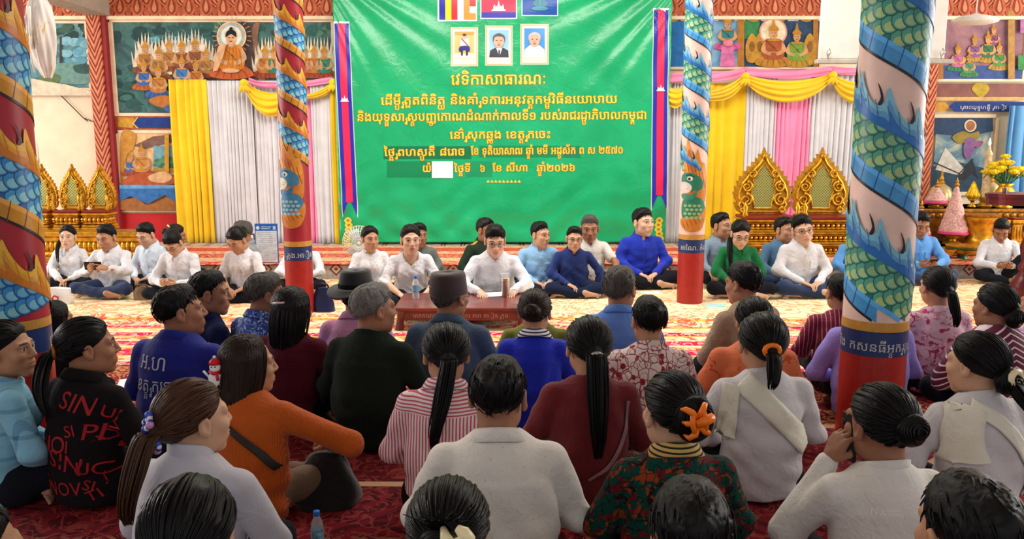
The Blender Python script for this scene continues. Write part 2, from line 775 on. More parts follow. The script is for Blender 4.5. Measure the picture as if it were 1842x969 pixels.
# carved orange pilasters on the wall
def carved_orange(name, ax):
    m, nt, b = _new(name)
    v = coords(nt, scale=(1, 1, 1))
    sx = N(nt, 'ShaderNodeSeparateXYZ')
    nt.links.new(v, sx.inputs[0])
    z = sx.outputs[2]
    x = sx.outputs[0]
    # repeated pointed leaves
    zz = math_n(nt, 'FRACT', math_n(nt, 'MULTIPLY', z if ax == 'z' else x, 4.6))
    ww = math_n(nt, 'ABSOLUTE', math_n(nt, 'SINE', math_n(nt, 'MULTIPLY', x if ax == 'z' else z, 20.0)))
    d = math_n(nt, 'ADD', math_n(nt, 'ABSOLUTE', math_n(nt, 'SUBTRACT', zz, .5)), math_n(nt, 'MULTIPLY', ww, .35))
    if ax == 'z':
        d = math_n(nt, 'FRACT', math_n(nt, 'MULTIPLY', math_n(nt, 'SUBTRACT', z, math_n(nt, 'MULTIPLY', math_n(nt, 'ABSOLUTE', x), 2.2)), 5.5))
        d = math_n(nt, 'MULTIPLY', d, .55)
    w = math_n(nt, 'SINE', math_n(nt, 'MULTIPLY', d, 26.0))
    n1 = noise(nt, v, 30, 3)
    k = math_n(nt, 'ADD', w, math_n(nt, 'MULTIPLY', math_n(nt, 'SUBTRACT', n1.outputs[0], .5), 1.4))
    nt.links.new(ramp(nt, math_n(nt, 'MULTIPLY_ADD', k, .4, .5), [(0.15, C(120, 30, 26)), (.5, C(190, 82, 48)), (.85, C(222, 140, 92))]), b.inputs['Base Color'])
    bump(nt, b, k, .6, .012)
    b.inputs['Roughness'].default_value = .7
    return m


def wbox(px0, px1, py0, py1, Y, depth, mb=None, bev=0.004):
    p, q = A(px0, py1, Y), A(px1, py0, Y)
    m = mb or MB()
    return m.box(((p.x + q.x) / 2, Y + depth / 2, (p.z + q.z) / 2), (abs(q.x - p.x), depth, abs(q.z - p.z)), bev)


def wx(px, py, Y):
    return A(px, py, Y).x


def pilaster(name, px, w, m, d=.12):
    o = struct(name, MB().box((0, 0, 0), (w, d, 3.9), .01), m)
    o.location = (wx(px, 330, WY), WY - d / 2, 1.95)
    return o


pilaster('trim_1', 197, .17, carved_orange('carved_pilaster_relief', 'z'))
pilaster('trim_2', 212, .08, mat('maroon_wall_paint', C(140, 34, 36), rough=.7), .1)
pilaster('trim_3', 1651, .18, carved_orange('carved_pilaster_relief_right', 'z'))
z0, z1 = A(400, 30, WY).z, A(400, -35, WY).z
lot = struct('trim_4', MB().box((0, WY - .03, (z0 + z1) / 2), (13.4, .06, z1 - z0), .004), carved_orange('lotus_frieze_relief', 'x'))
struct('trim_5', MB().box((0, WY - .035, z0 - .02), (13.4, .07, .045), .006), mat('cream_moulding', C(236, 214, 180), rough=.7))

# lotus leaves of the frieze
pt = Paint(flat_at(WY - .062))
for u in range(30, 1842, 31):
    pt.blob([(u, 30), (u - 12, 18), (u - 9, 2), (u, -14), (u + 9, 2), (u + 12, 18)], C(206, 112, 72), 1)
    pt.blob([(u, 26), (u - 7, 17), (u - 5, 4), (u, -7), (u + 5, 4), (u + 7, 17)], C(168, 60, 42), 2)
    pt.blob([(u, 22), (u - 4, 16), (u, 0), (u + 4, 16)], C(224, 150, 104), 3)
    pt.blob([(u + 15.5, 30), (u + 11, 22), (u + 15.5, 12), (u + 20, 22)], C(190, 92, 60), 1)
pt.build('painted_lotus_leaves', PAINT, lot, cols=True)


# ------------------------------------------------------------------ wall paintings
def ground_mat(name, stops, scale=6.0, stretch=(1, 1, 1), dist=1.5):
    m, nt, b = _new(name)
    v = coords(nt, scale=stretch)
    n1 = noise(nt, v, scale, 6, .6, dist)
    nt.links.new(ramp(nt, n1.outputs[0], stops), b.inputs['Base Color'])
    b.inputs['Roughness'].default_value = .7
    return m


def mural(name, label, x0, y0, x1, y1, base, border=C(232, 205, 170), bw=6, Y=None, cat='mural', depth=.02):
    Y = Y or WY - .03
    root = thing(name, label, cat, A((x0 + x1) / 2, y1, Y))
    base_o = wbox(x0, x1, y0, y1, Y, depth).build('painted_ground', base)
    fr = MB()
    for (a, b_, c_, d) in ((x0 - bw, x1 + bw, y0 - bw, y0), (x0 - bw, x1 + bw, y1, y1 + bw), (x0 - bw, x0, y0, y1), (x1, x1 + bw, y0, y1)):
        wbox(a, b_, c_, d, Y - .008, depth + .008, fr, .003)
    fo = fr.build('border', mat('border_%d_%d' % (x0, y0), border, rough=.7))
    return root, (base_o, fo), Paint(flat_at(Y, .0025))


def fix(root, objs):
    for o in objs:
        for_world = o.matrix_world.copy()
        o.parent = root
        o.matrix_parent_inverse = Matrix.Translation(-Vector(root.location)) if root.rotation_euler.z == 0 else root.matrix_basis.inverted()


def figure(P, u, v, s, robe, skirt, skin=C(214, 160, 110), crown=C(200, 140, 40), halo=None, flame=None, L=3):
    """small painted seated figure, s = height in picture units, (u,v) = bottom middle"""
    if flame:
        pts = [(u - .40 * s, v - .2 * s)]
        for k in range(9):
            t = -1 + 2 * k / 8
            h_ = 1.36 - .62 * t * t + (.06 if k % 2 else 0)
            pts += [(u + (t - .09) * .40 * s, v - (h_ - .34) * s), (u + t * .46 * s, v - h_ * s), (u + (t + .09) * .40 * s, v - (h_ - .34) * s)]
        pts.append((u + .40 * s, v - .2 * s))
        P.poly(pts, flame, L - 2)
        for k in range(-1, 2):
            P.line([(u + k * .2 * s, v - .5 * s), (u + k * .26 * s, v - 1.05 * s)], .03 * s, tuple(c * .82 for c in flame), L - 1.8)
    if halo:
        for r, c in halo:
            P.ell(u, v - .82 * s, r * s, r * s, c, L - 1, 28)
            L += .3
    P.blob([(u - .42 * s, v - .05 * s), (u - .3 * s, v - .22 * s), (u, v - .28 * s), (u + .3 * s, v - .22 * s), (u + .42 * s, v - .05 * s), (u, v + .02 * s)], skirt, L)
    P.blob([(u - .2 * s, v - .62 * s), (u - .26 * s, v - .4 * s), (u - .2 * s, v - .18 * s), (u + .2 * s, v - .18 * s), (u + .26 * s, v - .4 * s), (u + .2 * s, v - .62 * s), (u, v - .66 * s)], robe, L + 1)
    P.blob([(u - .2 * s, v - .6 * s), (u - .3 * s, v - .38 * s), (u - .1 * s, v - .26 * s), (u - .06 * s, v - .32 * s), (u - .18 * s, v - .4 * s)], skin, L + 2)
    P.blob([(u + .2 * s, v - .6 * s), (u + .3 * s, v - .38 * s), (u + .1 * s, v - .26 * s), (u + .06 * s, v - .32 * s), (u + .18 * s, v - .4 * s)], skin, L + 2)
    dk = tuple(c * .55 for c in skirt)
    for k in (-.26, -.13, 0, .13, .26):
        P.line([(u + k * s * .6, v - .22 * s), (u + k * s, v - .12 * s), (u + k * s * 1.2, v - .02 * s)], .018 * s, dk, L + .5)
    dr = tuple(c * .6 for c in robe)
    P.line([(u - .16 * s, v - .6 * s), (u + .02 * s, v - .44 * s), (u + .16 * s, v - .24 * s)], .03 * s, dr, L + 1.5)
    P.line([(u - .2 * s, v - .34 * s), (u + .2 * s, v - .34 * s)], .02 * s, C(214, 170, 70), L + 1.6)
    P.rect(u - .05 * s, v - .72 * s, u + .05 * s, v - .6 * s, skin, L + 2)
    P.ell(u, v - .78 * s, .095 * s, .12 * s, skin, L + 3)
    P.ell(u - .035 * s, v - .79 * s, .02 * s, .008 * s, C(40, 25, 20), L + 4, 8)
    P.ell(u + .035 * s, v - .79 * s, .02 * s, .008 * s, C(40, 25, 20), L + 4, 8)
    P.ell(u, v - .72 * s, .03 * s, .009 * s, C(150, 50, 40), L + 4, 8)
    if crown:
        P.poly([(u - .11 * s, v - .84 * s), (u - .12 * s, v - .9 * s), (u - .05 * s, v - .97 * s), (u, v - 1.18 * s), (u + .05 * s, v - .97 * s), (u + .12 * s, v - .9 * s), (u + .11 * s, v - .84 * s)], crown, L + 4)
        P.line([(u - .13 * s, v - .62 * s), (u + .13 * s, v - .62 * s)], .05 * s, crown, L + 4)
    else:
        P.blob([(u - .1 * s, v - .8 * s), (u - .09 * s, v - .9 * s), (u, v - .95 * s), (u + .09 * s, v - .9 * s), (u + .1 * s, v - .8 * s), (u, v - .86 * s)], C(30, 25, 30), L + 4)
        P.ell(u, v - .95 * s, .035 * s, .05 * s, C(30, 25, 30), L + 4, 10)


def foliage(P, box, n, cols, r0, r1, L=1, seed=1):
    r = random.Random(seed)
    for _ in range(n):
        u, v = r.uniform(box[0], box[2]), r.uniform(box[1], box[3])
        c = r.choice(cols)
        k = r.uniform(r0, r1)
        P.blob([(u + k * math.cos(t) * r.uniform(.6, 1.2), v + .6 * k * math.sin(t) * r.uniform(.6, 1.2)) for t in np.linspace(0, 2 * PI, 8)[:-1]], c, L, 2)
        L += .04


jungle = ground_mat('mural_jungle_ground', [(.25, C(24, 46, 52)), (.45, C(40, 84, 84)), (.6, C(60, 108, 104)), (.8, C(104, 138, 116))], 3.5)
root, objs, P = mural('wall_mural', 'wall painting of a haloed figure in orange and white-flamed crowd before dark trees', 202, 40, 600, 203, jungle)
foliage(P, (205, 42, 330, 80), 26, [C(36, 72, 72), C(52, 96, 92), C(74, 116, 108)], 10, 22, 1, 2)
foliage(P, (205, 120, 255, 200), 22, [C(30, 66, 64), C(64, 116, 108), C(44, 88, 84)], 8, 18, 1, 3)
foliage(P, (300, 42, 600, 66), 36, [C(52, 100, 92), C(86, 132, 112), C(40, 82, 80)], 8, 18, 1, 4)
foliage(P, (275, 66, 370, 86), 14, [C(70, 150, 170), C(96, 176, 190)], 7, 14, 2, 5)
P.blob([(376, 145), (384, 90), (392, 52), (405, 42), (452, 42), (462, 80), (470, 120), (486, 148), (430, 150)], C(92, 76, 74), 4)
P.blob([(392, 145), (396, 100), (402, 60), (412, 44), (432, 44), (440, 100), (446, 148)], C(116, 96, 90), 5)
P.blob([(454, 60), (460, 42), (468, 42), (464, 70), (470, 110), (478, 146), (466, 146)], C(150, 112, 88), 6)
for i, (u, v, s) in enumerate([(262, 132, 54), (352, 128, 56), (372, 140, 50), (305, 128, 52), (328, 130, 54), (287, 146, 58)]):
    figure(P, u, v, s, [C(176, 120, 60), C(150, 90, 60), C(180, 130, 74)][i % 3], C(150, 80, 50), flame=C(240, 226, 200), L=7 + i * .1)
for i, (u, v, s) in enumerate([(262, 162, 50), (288, 176, 56), (330, 158, 54), (355, 160, 48)]):
    figure(P, u, v, s, [C(60, 110, 180), C(196, 130, 60), C(72, 128, 190), C(190, 110, 50)][i], [C(190, 96, 44), C(60, 100, 170)][i % 2], L=17 + i * .2)
P.blob([(272, 180), (300, 172), (336, 182), (320, 194), (288, 192)], C(196, 120, 52), 26)
P.blob([(300, 192), (320, 188), (330, 200), (305, 201)], C(66, 110, 176), 27)
for i, u in enumerate([478, 494, 549, 566, 584]):
    figure(P, u, 140, 54, [C(200, 120, 60), C(60, 140, 110), C(186, 110, 60)][i % 3], C(180, 80, 50), flame=C(240, 228, 196), L=8 + i * .1)
figure(P, 420, 142, 92, C(226, 140, 44), C(196, 96, 44), skin=C(226, 176, 130), crown=None,
       halo=[(.29, C(226, 214, 170)), (.265, C(236, 170, 130)), (.24, C(160, 200, 200)), (.2, C(245, 240, 220))], L=28)
P.ell(420, 128, 16, 4, C(226, 176, 130), 38)
P.poly([(398, 84), (412, 80), (406, 104), (396, 128), (388, 130), (392, 104)], C(226, 176, 130), 37)
for k in range(5):
    P.line([(414 + 5 * k, 84 + k), (410 + 7 * k, 104), (404 + 9 * k, 122)], 1.1, C(170, 84, 30), 36.5)
for k in range(24):
    a_ = 2 * PI * k / 24
    P.line([(420 + 28 * math.cos(a_), 66 + 28 * math.sin(a_)), (420 + 35 * math.cos(a_), 66 + 35 * math.sin(a_))], 1.2, C(206, 170, 140), 20)
objs += (P.build('painted_figures', PAINT, cols=True),)
fix(root, objs)

# label strip with the blue plaque between the two paintings
strip = wbox(205, 330, 208, 232, WY - .03, .02).build('painted_strip', mat('strip_red_orange', C(176, 84, 40), rough=.7, var=.2, vscale=30))
P = Paint(flat_at(WY - .032))
P.poly([(212, 210), (240, 212), (246, 220), (238, 230), (212, 228)], C(214, 160, 52), 1)
P.poly([(240, 222), (248, 211), (330, 211), (330, 230), (248, 230)], C(26, 62, 140), 2)
P.line([(240, 222), (248, 211)], 2, C(240, 200, 120), 3).line([(240, 222), (248, 230)], 2, C(240, 200, 120), 3)
po_ = P.build('blue_plaque', PAINT, cols=True)
root = thing('painted_plaque', 'blue painted plaque on orange strip below the haloed figure painting', 'plaque', A(268, 232, WY - .03))
fix(root, (strip, po_))

pav = ground_mat('mural_pavilion_ground', [(.3, C(200, 150, 92)), (.5, C(222, 176, 120)), (.7, C(236, 200, 150))], 5)
root, objs, P = mural('wall_mural', 'small wall painting of a pavilion with seated figures above the red wall', 218, 240, 326, 376, pav)
P.poly([(240, 262), (276, 245), (326, 240), (326, 252), (262, 268)], C(132, 98, 84), 1)
P.rect(276, 262, 326, 305, C(120, 176, 190), 1)
foliage(P, (278, 284, 326, 300), 14, [C(60, 120, 90), C(90, 150, 110)], 5, 10, 2, 8)
P.rect(276, 302, 326, 310, C(190, 140, 60), 3)
P.rect(297, 240, 305, 376, C(214, 158, 46), 8)
P.rect(314, 240, 320, 340, C(190, 130, 40), 7)
P.blob([(218, 240), (244, 240), (240, 268), (228, 282), (222, 330), (218, 330)], C(214, 152, 60), 4)
figure(P, 256, 318, 54, C(206, 140, 60), C(176, 80, 50), L=9)
figure(P, 236, 316, 40, C(70, 120, 190), C(190, 90, 60), L=6)
P.blob([(226, 322), (260, 310), (318, 318), (322, 330), (230, 332)], C(190, 90, 50), 16)
P.blob([(270, 316), (296, 308), (312, 318), (300, 328), (276, 326)], C(226, 180, 130), 17)
P.poly([(218, 332), (326, 332), (326, 344), (316, 362), (300, 350), (268, 366), (238, 352), (218, 362)], C(56, 120, 190), 18)
P.poly([(218, 332), (326, 332), (326, 338), (218, 339)], C(110, 170, 220), 19)
P.blob([(218, 362), (246, 356), (270, 368), (300, 356), (326, 362), (326, 376), (218, 376)], C(170, 110, 56), 17)
objs += (P.build('painted_figures', PAINT, cols=True),)
fix(root, objs)

red_w = tag(wbox(212, 330, 384, 470, WY - .02, .02).build('trim_6', mat('red_dado_paint', C(186, 26, 30), rough=.55, var=.06)), kind='structure')

lake = ground_mat('mural_lake_ground', [(.25, C(30, 62, 70)), (.45, C(60, 110, 120)), (.62, C(110, 150, 146)), (.8, C(170, 176, 130))], 2.6)
root, objs, P = mural('wall_mural', 'wall painting of a blue lake between trees, its lower edge torn off', 28, 42, 160, 158, lake, bw=5)
foliage(P, (30, 44, 160, 68), 30, [C(34, 66, 62), C(48, 84, 74), C(66, 104, 86)], 8, 16, 1, 9)
foliage(P, (118, 72, 160, 120), 16, [C(96, 160, 180), C(130, 184, 196)], 8, 16, 3, 10)
P.blob([(95, 118), (130, 112), (160, 120), (160, 150), (100, 148), (80, 136)], C(110, 150, 140), 5)
P.blob([(134, 118), (160, 116), (160, 132), (138, 130)], C(50, 90, 84), 6)
P.blob([(60, 150), (90, 132), (110, 140), (92, 158), (60, 158)], C(96, 120, 70), 7)
P.rect(96, 70, 100, 122, C(70, 60, 50), 4)
P.rect(108, 66, 112, 120, C(64, 54, 46), 4)
P.poly([(20, 136), (45, 138), (82, 146), (120, 152), (166, 164), (166, 172), (20, 172)], C(226, 208, 178), 9)
objs += (P.build('painted_landscape', PAINT, cols=True),)
fix(root, objs)
# a loose wire over the bare plaster
w_ = MB().tube([A(88, 150, WY - .03), A(118, 180, WY - .03), A(150, 212, WY - .03), A(158, 218, WY - .03)], .006, 6)
w_.tube([A(150, 212, WY - .03), A(176, 222, WY - .03)], .005, 6)
tag(w_.build('wall_wire', BLACKP), 'dark wire sagging over the bare cream plaster under the lake painting', 'wire')

stage = ground_mat('mural_stage_ground', [(.3, C(70, 120, 170)), (.5, C(120, 166, 196)), (.7, C(170, 200, 206))], 3)
root, objs, P = mural('wall_mural', 'wall painting of crowned praying figures under a blue canopy, right of the green banner', 1196, 14, 1474, 120, stage, bw=5)
P.rect(1196, 16, 1230, 120, C(40, 120, 190), 1)
P.rect(1334, 30, 1474, 120, C(48, 78, 110), 1)
P.rect(1338, 36, 1366, 70, C(60, 140, 80), 2)
for k in range(6):
    u = 1210 + 48 * k
    P.blob([(u - 26, 14), (u + 26, 14), (u + 22, 26), (u, 36), (u - 22, 26)], C(120, 160, 210), 3 + .1 * k)
    P.blob([(u - 26, 26), (u, 40), (u + 26, 26), (u, 34)], C(206, 160, 60), 4 + .1 * k)
    P.poly([(u + 24, 16), (u + 14, 38), (u + 34, 38)], C(222, 214, 220), 5 + .1 * k)
P.rect(1326, 34, 1338, 120, C(180, 120, 44), 6)
P.rect(1462, 30, 1471, 120, C(180, 120, 44), 6)
figure(P, 1308, 90, 58, C(60, 130, 130), C(206, 90, 150), L=8)
P.poly([(1298, 80), (1318, 80), (1322, 120), (1294, 120)], C(218, 120, 170), 8.5)
P.ell(1308, 78, 9, 6, C(236, 130, 150), 16.5)
figure(P, 1390, 120, 76, C(176, 90, 50), C(200, 140, 50), halo=[(.33, C(230, 160, 150)), (.29, C(244, 228, 190))], L=9)
figure(P, 1432, 120, 68, C(120, 160, 60), C(190, 150, 50), L=9)
for u in (1352, 1366, 1456):
    P.blob([(u - 9, 110), (u - 11, 80), (u, 60), (u + 11, 80), (u + 9, 110)], C(196, 146, 52), 7)
    P.ell(u, 84, 5, 10, C(150, 100, 40), 7.4)
objs += (P.build('painted_figures', PAINT, cols=True),)
fix(root, objs)

hall = ground_mat('mural_hall_ground', [(.3, C(116, 76, 96)), (.5, C(140, 98, 108)), (.72, C(166, 120, 120))], 3)
root, objs, P = mural('wall_mural', 'wall painting of dancers in green and pink under a scalloped green awning', 1668, 8, 1846, 142, hall, bw=5)
for k in range(9):
    u = 1676 + 21 * k
    P.blob([(u - 12, 8), (u + 12, 8), (u + 10, 20), (u, 28), (u - 10, 20)], C(60, 130, 90), 1 + .1 * k)
    P.line([(u - 10, 22), (u, 29), (u + 10, 22)], 2.5, C(206, 170, 60), 3)
P.rect(1668, 118, 1846, 142, C(66, 90, 150), 2)
for (u, v, s, a, b_) in ((1722, 128, 46, C(200, 110, 150), C(60, 130, 90)), (1742, 138, 40, C(90, 150, 110), C(70, 140, 70)), (1752, 110, 44, C(140, 90, 150), C(190, 150, 60)),
                         (1776, 112, 50, C(60, 120, 80), C(200, 150, 60)), (1796, 126, 46, C(80, 150, 80), C(190, 150, 60)), (1786, 88, 40, C(150, 80, 110), C(90, 70, 130))):
    figure(P, u, v, s, a, b_, L=5)
P.rect(1810, 20, 1822, 142, C(186, 140, 70), 15)
P.rect(1684, 112, 1694, 142, C(176, 120, 56), 15)
P.rect(1832, 30, 1846, 60, C(190, 120, 170), 15)
P.rect(1828, 100, 1846, 126, C(70, 150, 80), 15)
objs += (P.build('painted_figures', PAINT, cols=True),)
fix(root, objs)

root = thing('painted_beam', 'brown painted beam with a gold lotus under the dancers painting', 'beam', A(1760, 176, WY - .05))
o1 = wbox(1672, 1850, 150, 174, WY - .06, .06).build('beam_face', mat('brown_beam_paint', C(118, 62, 48), rough=.5, var=.12))
P = Paint(flat_at(WY - .062))
P.blob([(1760, 174), (1748, 160), (1756, 150), (1772, 150), (1780, 160), (1768, 174)], C(190, 160, 44), 1)
P.rect(1672, 174, 1850, 181, C(226, 180, 110), 1)
P.poly([(1676, 184), (1700, 184), (1708, 192), (1700, 200), (1676, 199)], C(206, 150, 50), 1)
P.poly([(1706, 192), (1716, 183), (1846, 183), (1846, 201), (1716, 201)], C(24, 56, 130), 2)
P.text('គ្រោះយុទ្ធហត្ថី គ្រៀវ', 1768, 196, 9, C(230, 226, 214), 4, width=84, dv=-1)
fix(root, (o1, P.build('blue_plaque', PAINT, cols=True)))

sea = ground_mat('framed_sea_ground', [(.3, C(52, 84, 106)), (.48, C(96, 128, 140)), (.62, C(170, 170, 140)), (.8, C(206, 190, 140))], 2.6)
root, objs, P = mural('framed_painting', 'framed painting of a winged figure over a stormy sea behind the altar', 1675, 212, 1786, 345, sea, border=C(214, 194, 160), bw=7, cat='painting')
P.poly([(1675, 212), (1786, 212), (1786, 236), (1740, 246), (1675, 240)], C(40, 66, 96), 1)
P.poly([(1675, 300), (1720, 290), (1786, 306), (1786, 345), (1675, 345)], C(44, 70, 88), 1)
P.poly([(1682, 305), (1700, 265), (1740, 310), (1720, 314)], C(206, 200, 186), 2)
P.line([(1680, 292), (1725, 312), (1750, 286)], 2, C(50, 44, 40), 3)
P.poly([(1722, 322), (1748, 284), (1760, 322), (1748, 310), (1738, 322)], C(40, 44, 50), 3)
P.ell(1745, 226, 11, 11, C(236, 214, 190), 3).ell(1745, 226, 8, 9, C(170, 110, 60), 4)
P.blob([(1712, 246), (1730, 236), (1745, 240), (1760, 236), (1758, 250), (1740, 254), (1724, 258)], C(150, 130, 50), 5)
P.blob([(1736, 250), (1752, 250), (1750, 274), (1738, 286), (1732, 272)], C(130, 90, 140), 6)
P.blob([(1748, 256), (1768, 254), (1758, 266)], C(150, 90, 130), 6)
objs += (P.build('painted_scene', PAINT, cols=True),)
fix(root, objs)


# ------------------------------------------------------------------ pleated curtains and swags
def cloth_mat(name, col, rough=.75, sheen=.3, trans=0.0):
    m = mat(name, col, rough=rough, sheen=sheen, var=.04, vscale=5, bs=120, bstr=.1)
    return m


CUR = {'yellow': C(240, 200, 8), 'white': C(214, 214, 216), 'pink': C(244, 140, 180), 'blue': C(90, 150, 196)}
for k_ in CUR:
    cloth_mat('curtain_' + k_, CUR[k_])


def curtain(label, px0, px1, ptop, pbot, colour, Y=WY - .12, pleats=6, amp=.022, seed=0):
    r = random.Random(seed)
    a, b_ = A(px0, (ptop + pbot) / 2, Y), A(px1, (ptop + pbot) / 2, Y)
    zt, zb = A(px0, ptop, Y).z, max(A(px0, pbot, Y).z, DZ + .004)
    ph = [r.uniform(-.5, .5) for _ in range(pleats + 2)]

    def fn(u, v):
        x = a.x + (b_.x - a.x) * u
        w = u * pleats + .25 * math.sin(u * 9 + seed) + .06 * math.sin(v * 4 + seed)
        i = int(u * pleats)
        y = Y + amp * math.sin(2 * PI * w) * (.6 + .4 * v) + .008 * math.sin(7 * w + v * 3 + ph[i])
        return (x + .006 * math.sin(2 * PI * w + 1 + v), y, zt + (zb - zt) * v)
    o = MB().grid(fn, pleats * 10, 18).build('curtain', MATS['curtain_' + colour], smooth=True)
    sm = o.modifiers.new('thickness', 'SOLIDIFY')
    sm.thickness = .004
    tag(o, label, 'curtain')
    return o


curtain('bright yellow pleated curtain beside the red wall at left', 311, 380, 143, 441, 'yellow', pleats=6, seed=1)
curtain('pale grey pleated curtain next to the yellow one at left', 380, 460, 145, 443, 'white', pleats=11, amp=.016, seed=2)
curtain('white pleated curtain behind the blue notice board', 460, 512, 145, 446, 'white', pleats=7, amp=.016, seed=3)
curtain('narrow pink curtain behind the red dragon column left of the banner', 508, 570, 145, 446, 'pink', pleats=5, Y=WY - .14, seed=4)
curtain('white pleated curtain between red dragon column and green banner', 564, 604, 145, 446, 'white', pleats=5, Y=WY - .16, amp=.012, seed=5)
curtain('thin yellow curtain edge along the left side of the green banner', 597, 612, 150, 446, 'yellow', pleats=2, Y=WY - .20, seed=6)
curtain('white pleated curtain between green banner and pink dragon column', 1196, 1226, 150, 442, 'white', pleats=4, amp=.014, seed=7)
curtain('bright yellow pleated curtain beside the pink dragon column', 1226, 1336, 150, 446, 'yellow', pleats=6, seed=8)
curtain('grey white pleated curtain behind the left large gold throne', 1334, 1392, 130, 446, 'white', pleats=8, amp=.016, seed=9)
curtain('pink pleated curtain between the two large gold thrones', 1388, 1452, 150, 446, 'pink', pleats=7, amp=.014, seed=10)
curtain('grey white pleated curtain behind the right large gold throne', 1450, 1570, 130, 446, 'white', pleats=13, amp=.016, seed=11)
curtain('sky blue curtain hanging at the right edge beside the sea painting', 1806, 1860, 190, 380, 'blue', pleats=4, Y=WY - .16, amp=.03, seed=12)


def swag(label, pa, pb, sag, colour, Y=WY - .24, drop=None, folds=7, seed=0, knot=True):
    """cloth slung between two knots pa, pb (picture points); sag = lowest point of its lower hem"""
    a, b_ = A(*pa, Y), A(*pb, Y)
    zm = A((pa[0] + pb[0]) / 2, sag, Y).z

    def fn(u, v):
        top = a.z + (b_.z - a.z) * u
        cat = 4 * u * (1 - u)
        low = (top - .06) + (zm - (top - .06)) * cat ** .8
        hi = top - .25 * cat * (top - zm)
        z = hi + (low - hi) * v
        y = Y - .05 * cat * math.sin(PI * v) - .018 * math.sin(v * folds * PI + 2.5 * u + seed) * (.35 + .65 * cat)
        return (a.x + (b_.x - a.x) * u, y, z)
    root = thing('swag', label, 'drapery', a.lerp(b_, .5))
    o = MB().grid(fn, 36, 40).build('swag_cloth', MATS['curtain_' + colour], smooth=True)
    o.modifiers.new('thickness', 'SOLIDIFY').thickness = .005
    parts = [o]
    if knot:
        kn = MB()
        for e in ((a,) if knot == 'a' else (b_,) if knot == 'b' else (a, b_)):
            kn.sphere((e.x, e.y - .03, e.z - .02), (.05, .035, .045))
            for t in (-.6, .6, 0):
                kn.tube([(e.x, e.y - .03, e.z - .03), (e.x + t * .06, e.y - .035, e.z - .09), (e.x + t * .09, e.y - .03, e.z - .13)], [.02, .025, .012], 7)
        parts.append(kn.build('knot', MATS['curtain_' + colour], smooth=True))
    fix(root, parts)


swag('yellow swag slung left of the red dragon column', (440, 146), (530, 158), 210, 'yellow', knot='a', seed=1)
swag('yellow swag between the red dragon column and the green banner', (515, 185), (600, 145), 178, 'yellow', knot='b', seed=2)
swag('yellow swag left of the pink dragon column', (1190, 145), (1240, 150), 195, 'yellow', knot=False, seed=3)
swag('yellow swag from the pink dragon column to the knot above the yellow curtain', (1232, 175), (1340, 134), 182, 'yellow', knot='b', seed=4)
swag('full yellow swag draped above the pink curtain', (1340, 134), (1497, 132), 184, 'yellow', knot=False, seed=5)
swag('yellow swag between its knot and the large pink dragon column', (1497, 132), (1590, 140), 186, 'yellow', knot='a', seed=6)


def band(label, pts, wid, colour, Y=WY - .2):
    P3 = [A(*p, Y) for p in pts]
    P3 = smooth_loop([tuple(p) for p in P3], 6, False)
    n = len(P3) - 1
    w = wid / 140.0

    def fn(u, v):
        i = min(int(u * n + 1e-6), n)
        p = P3[i]
        return (p[0], p[1] - .015 * math.sin(v * PI * 3 + u * 5), p[2] - w * v)
    o = MB().grid(fn, n, 8).build('drape_band', MATS['curtain_' + colour], smooth=True)
    o.modifiers.new('thickness', 'SOLIDIFY').thickness = .005
    tag(o, label, 'drapery')


band('pink cloth band along the curtain top left of the banner', [(448, 140), (475, 147), (530, 147), (600, 138)], 10, 'pink')
band('pink cloth band above the left end of the right curtains', [(1190, 133), (1260, 130), (1300, 129), (1340, 121)], 15, 'pink')
band('pink cloth band between the two yellow knots', [(1340, 121), (1380, 125), (1440, 126), (1497, 119)], 14, 'pink')
band('pink cloth band running behind the large pink dragon column', [(1497, 119), (1530, 122), (1600, 122)], 12, 'pink')


# ------------------------------------------------------------------ the green banner
def wrinkle(x, z):
    p = 0.0
    for (cx_, cz_, k, amp, off) in ((2.2, 3.5, 34, .013, .3), (-2.35, 3.5, 30, .011, 1.0)):
        dx, dz_ = x - cx_, z - cz_
        r = math.hypot(dx, dz_) + .05
        a = math.atan2(dz_, dx)
        p += amp * math.sin(a * k + off + .8 * math.sin(a * 11)) * math.exp(-((r - .9) / 1.1) ** 2) * min(1, r * 1.4)
    p += .006 * math.sin(3.1 * z + 1.7 * math.sin(1.3 * x)) + .004 * math.sin(9 * x + 5 * z + 2 * math.sin(3 * z))
    low = max(0.0, min(1.0, (1.25 - z) / .9))
    p += low * (.010 * math.sin(13 * x + 7 * z + 3 * math.sin(4 * z + x)) + .008 * math.sin(19 * z - 8 * x + 2 * math.sin(5 * x)))
    return p


def banP(u, v, l=0):
    p = A(u, v, BY)
    return (p.x, BY + wrinkle(p.x, p.z) - .0035 * l, p.z)


ban_root = thing('banner', 'large green vinyl banner with yellow Khmer lettering, flags and portraits', 'banner', (A(905, 440, BY).x, BY, .26))
bl, br_ = A(605, 220, BY).x, A(1203, 220, BY).x
zb_, zt_ = DZ + .03, 3.62


def banfn(u, v):
    x = bl + (br_ - bl) * u
    z = zt_ + (zb_ - zt_) * v
    return (x, BY + wrinkle(x, z), z)


gm, nt, b = _new('green_vinyl')
v_ = coords(nt)
n1 = noise(nt, v_, 2.5, 4)
nt.links.new(ramp(nt, n1.outputs[0], [(.3, C(0, 158, 98)), (.7, C(10, 176, 112))]), b.inputs['Base Color'])
b.inputs['Roughness'].default_value = .27
b.inputs['Specular IOR Level'].default_value = .6
bump(nt, b, noise(nt, v_, 7, 4, .6, 1.2).outputs[0], .35, .02)
sheet = MB().grid(banfn, 220, 180).build('vinyl_sheet', gm, smooth=True)
sheet.modifiers.new('thickness', 'SOLIDIFY').thickness = .002

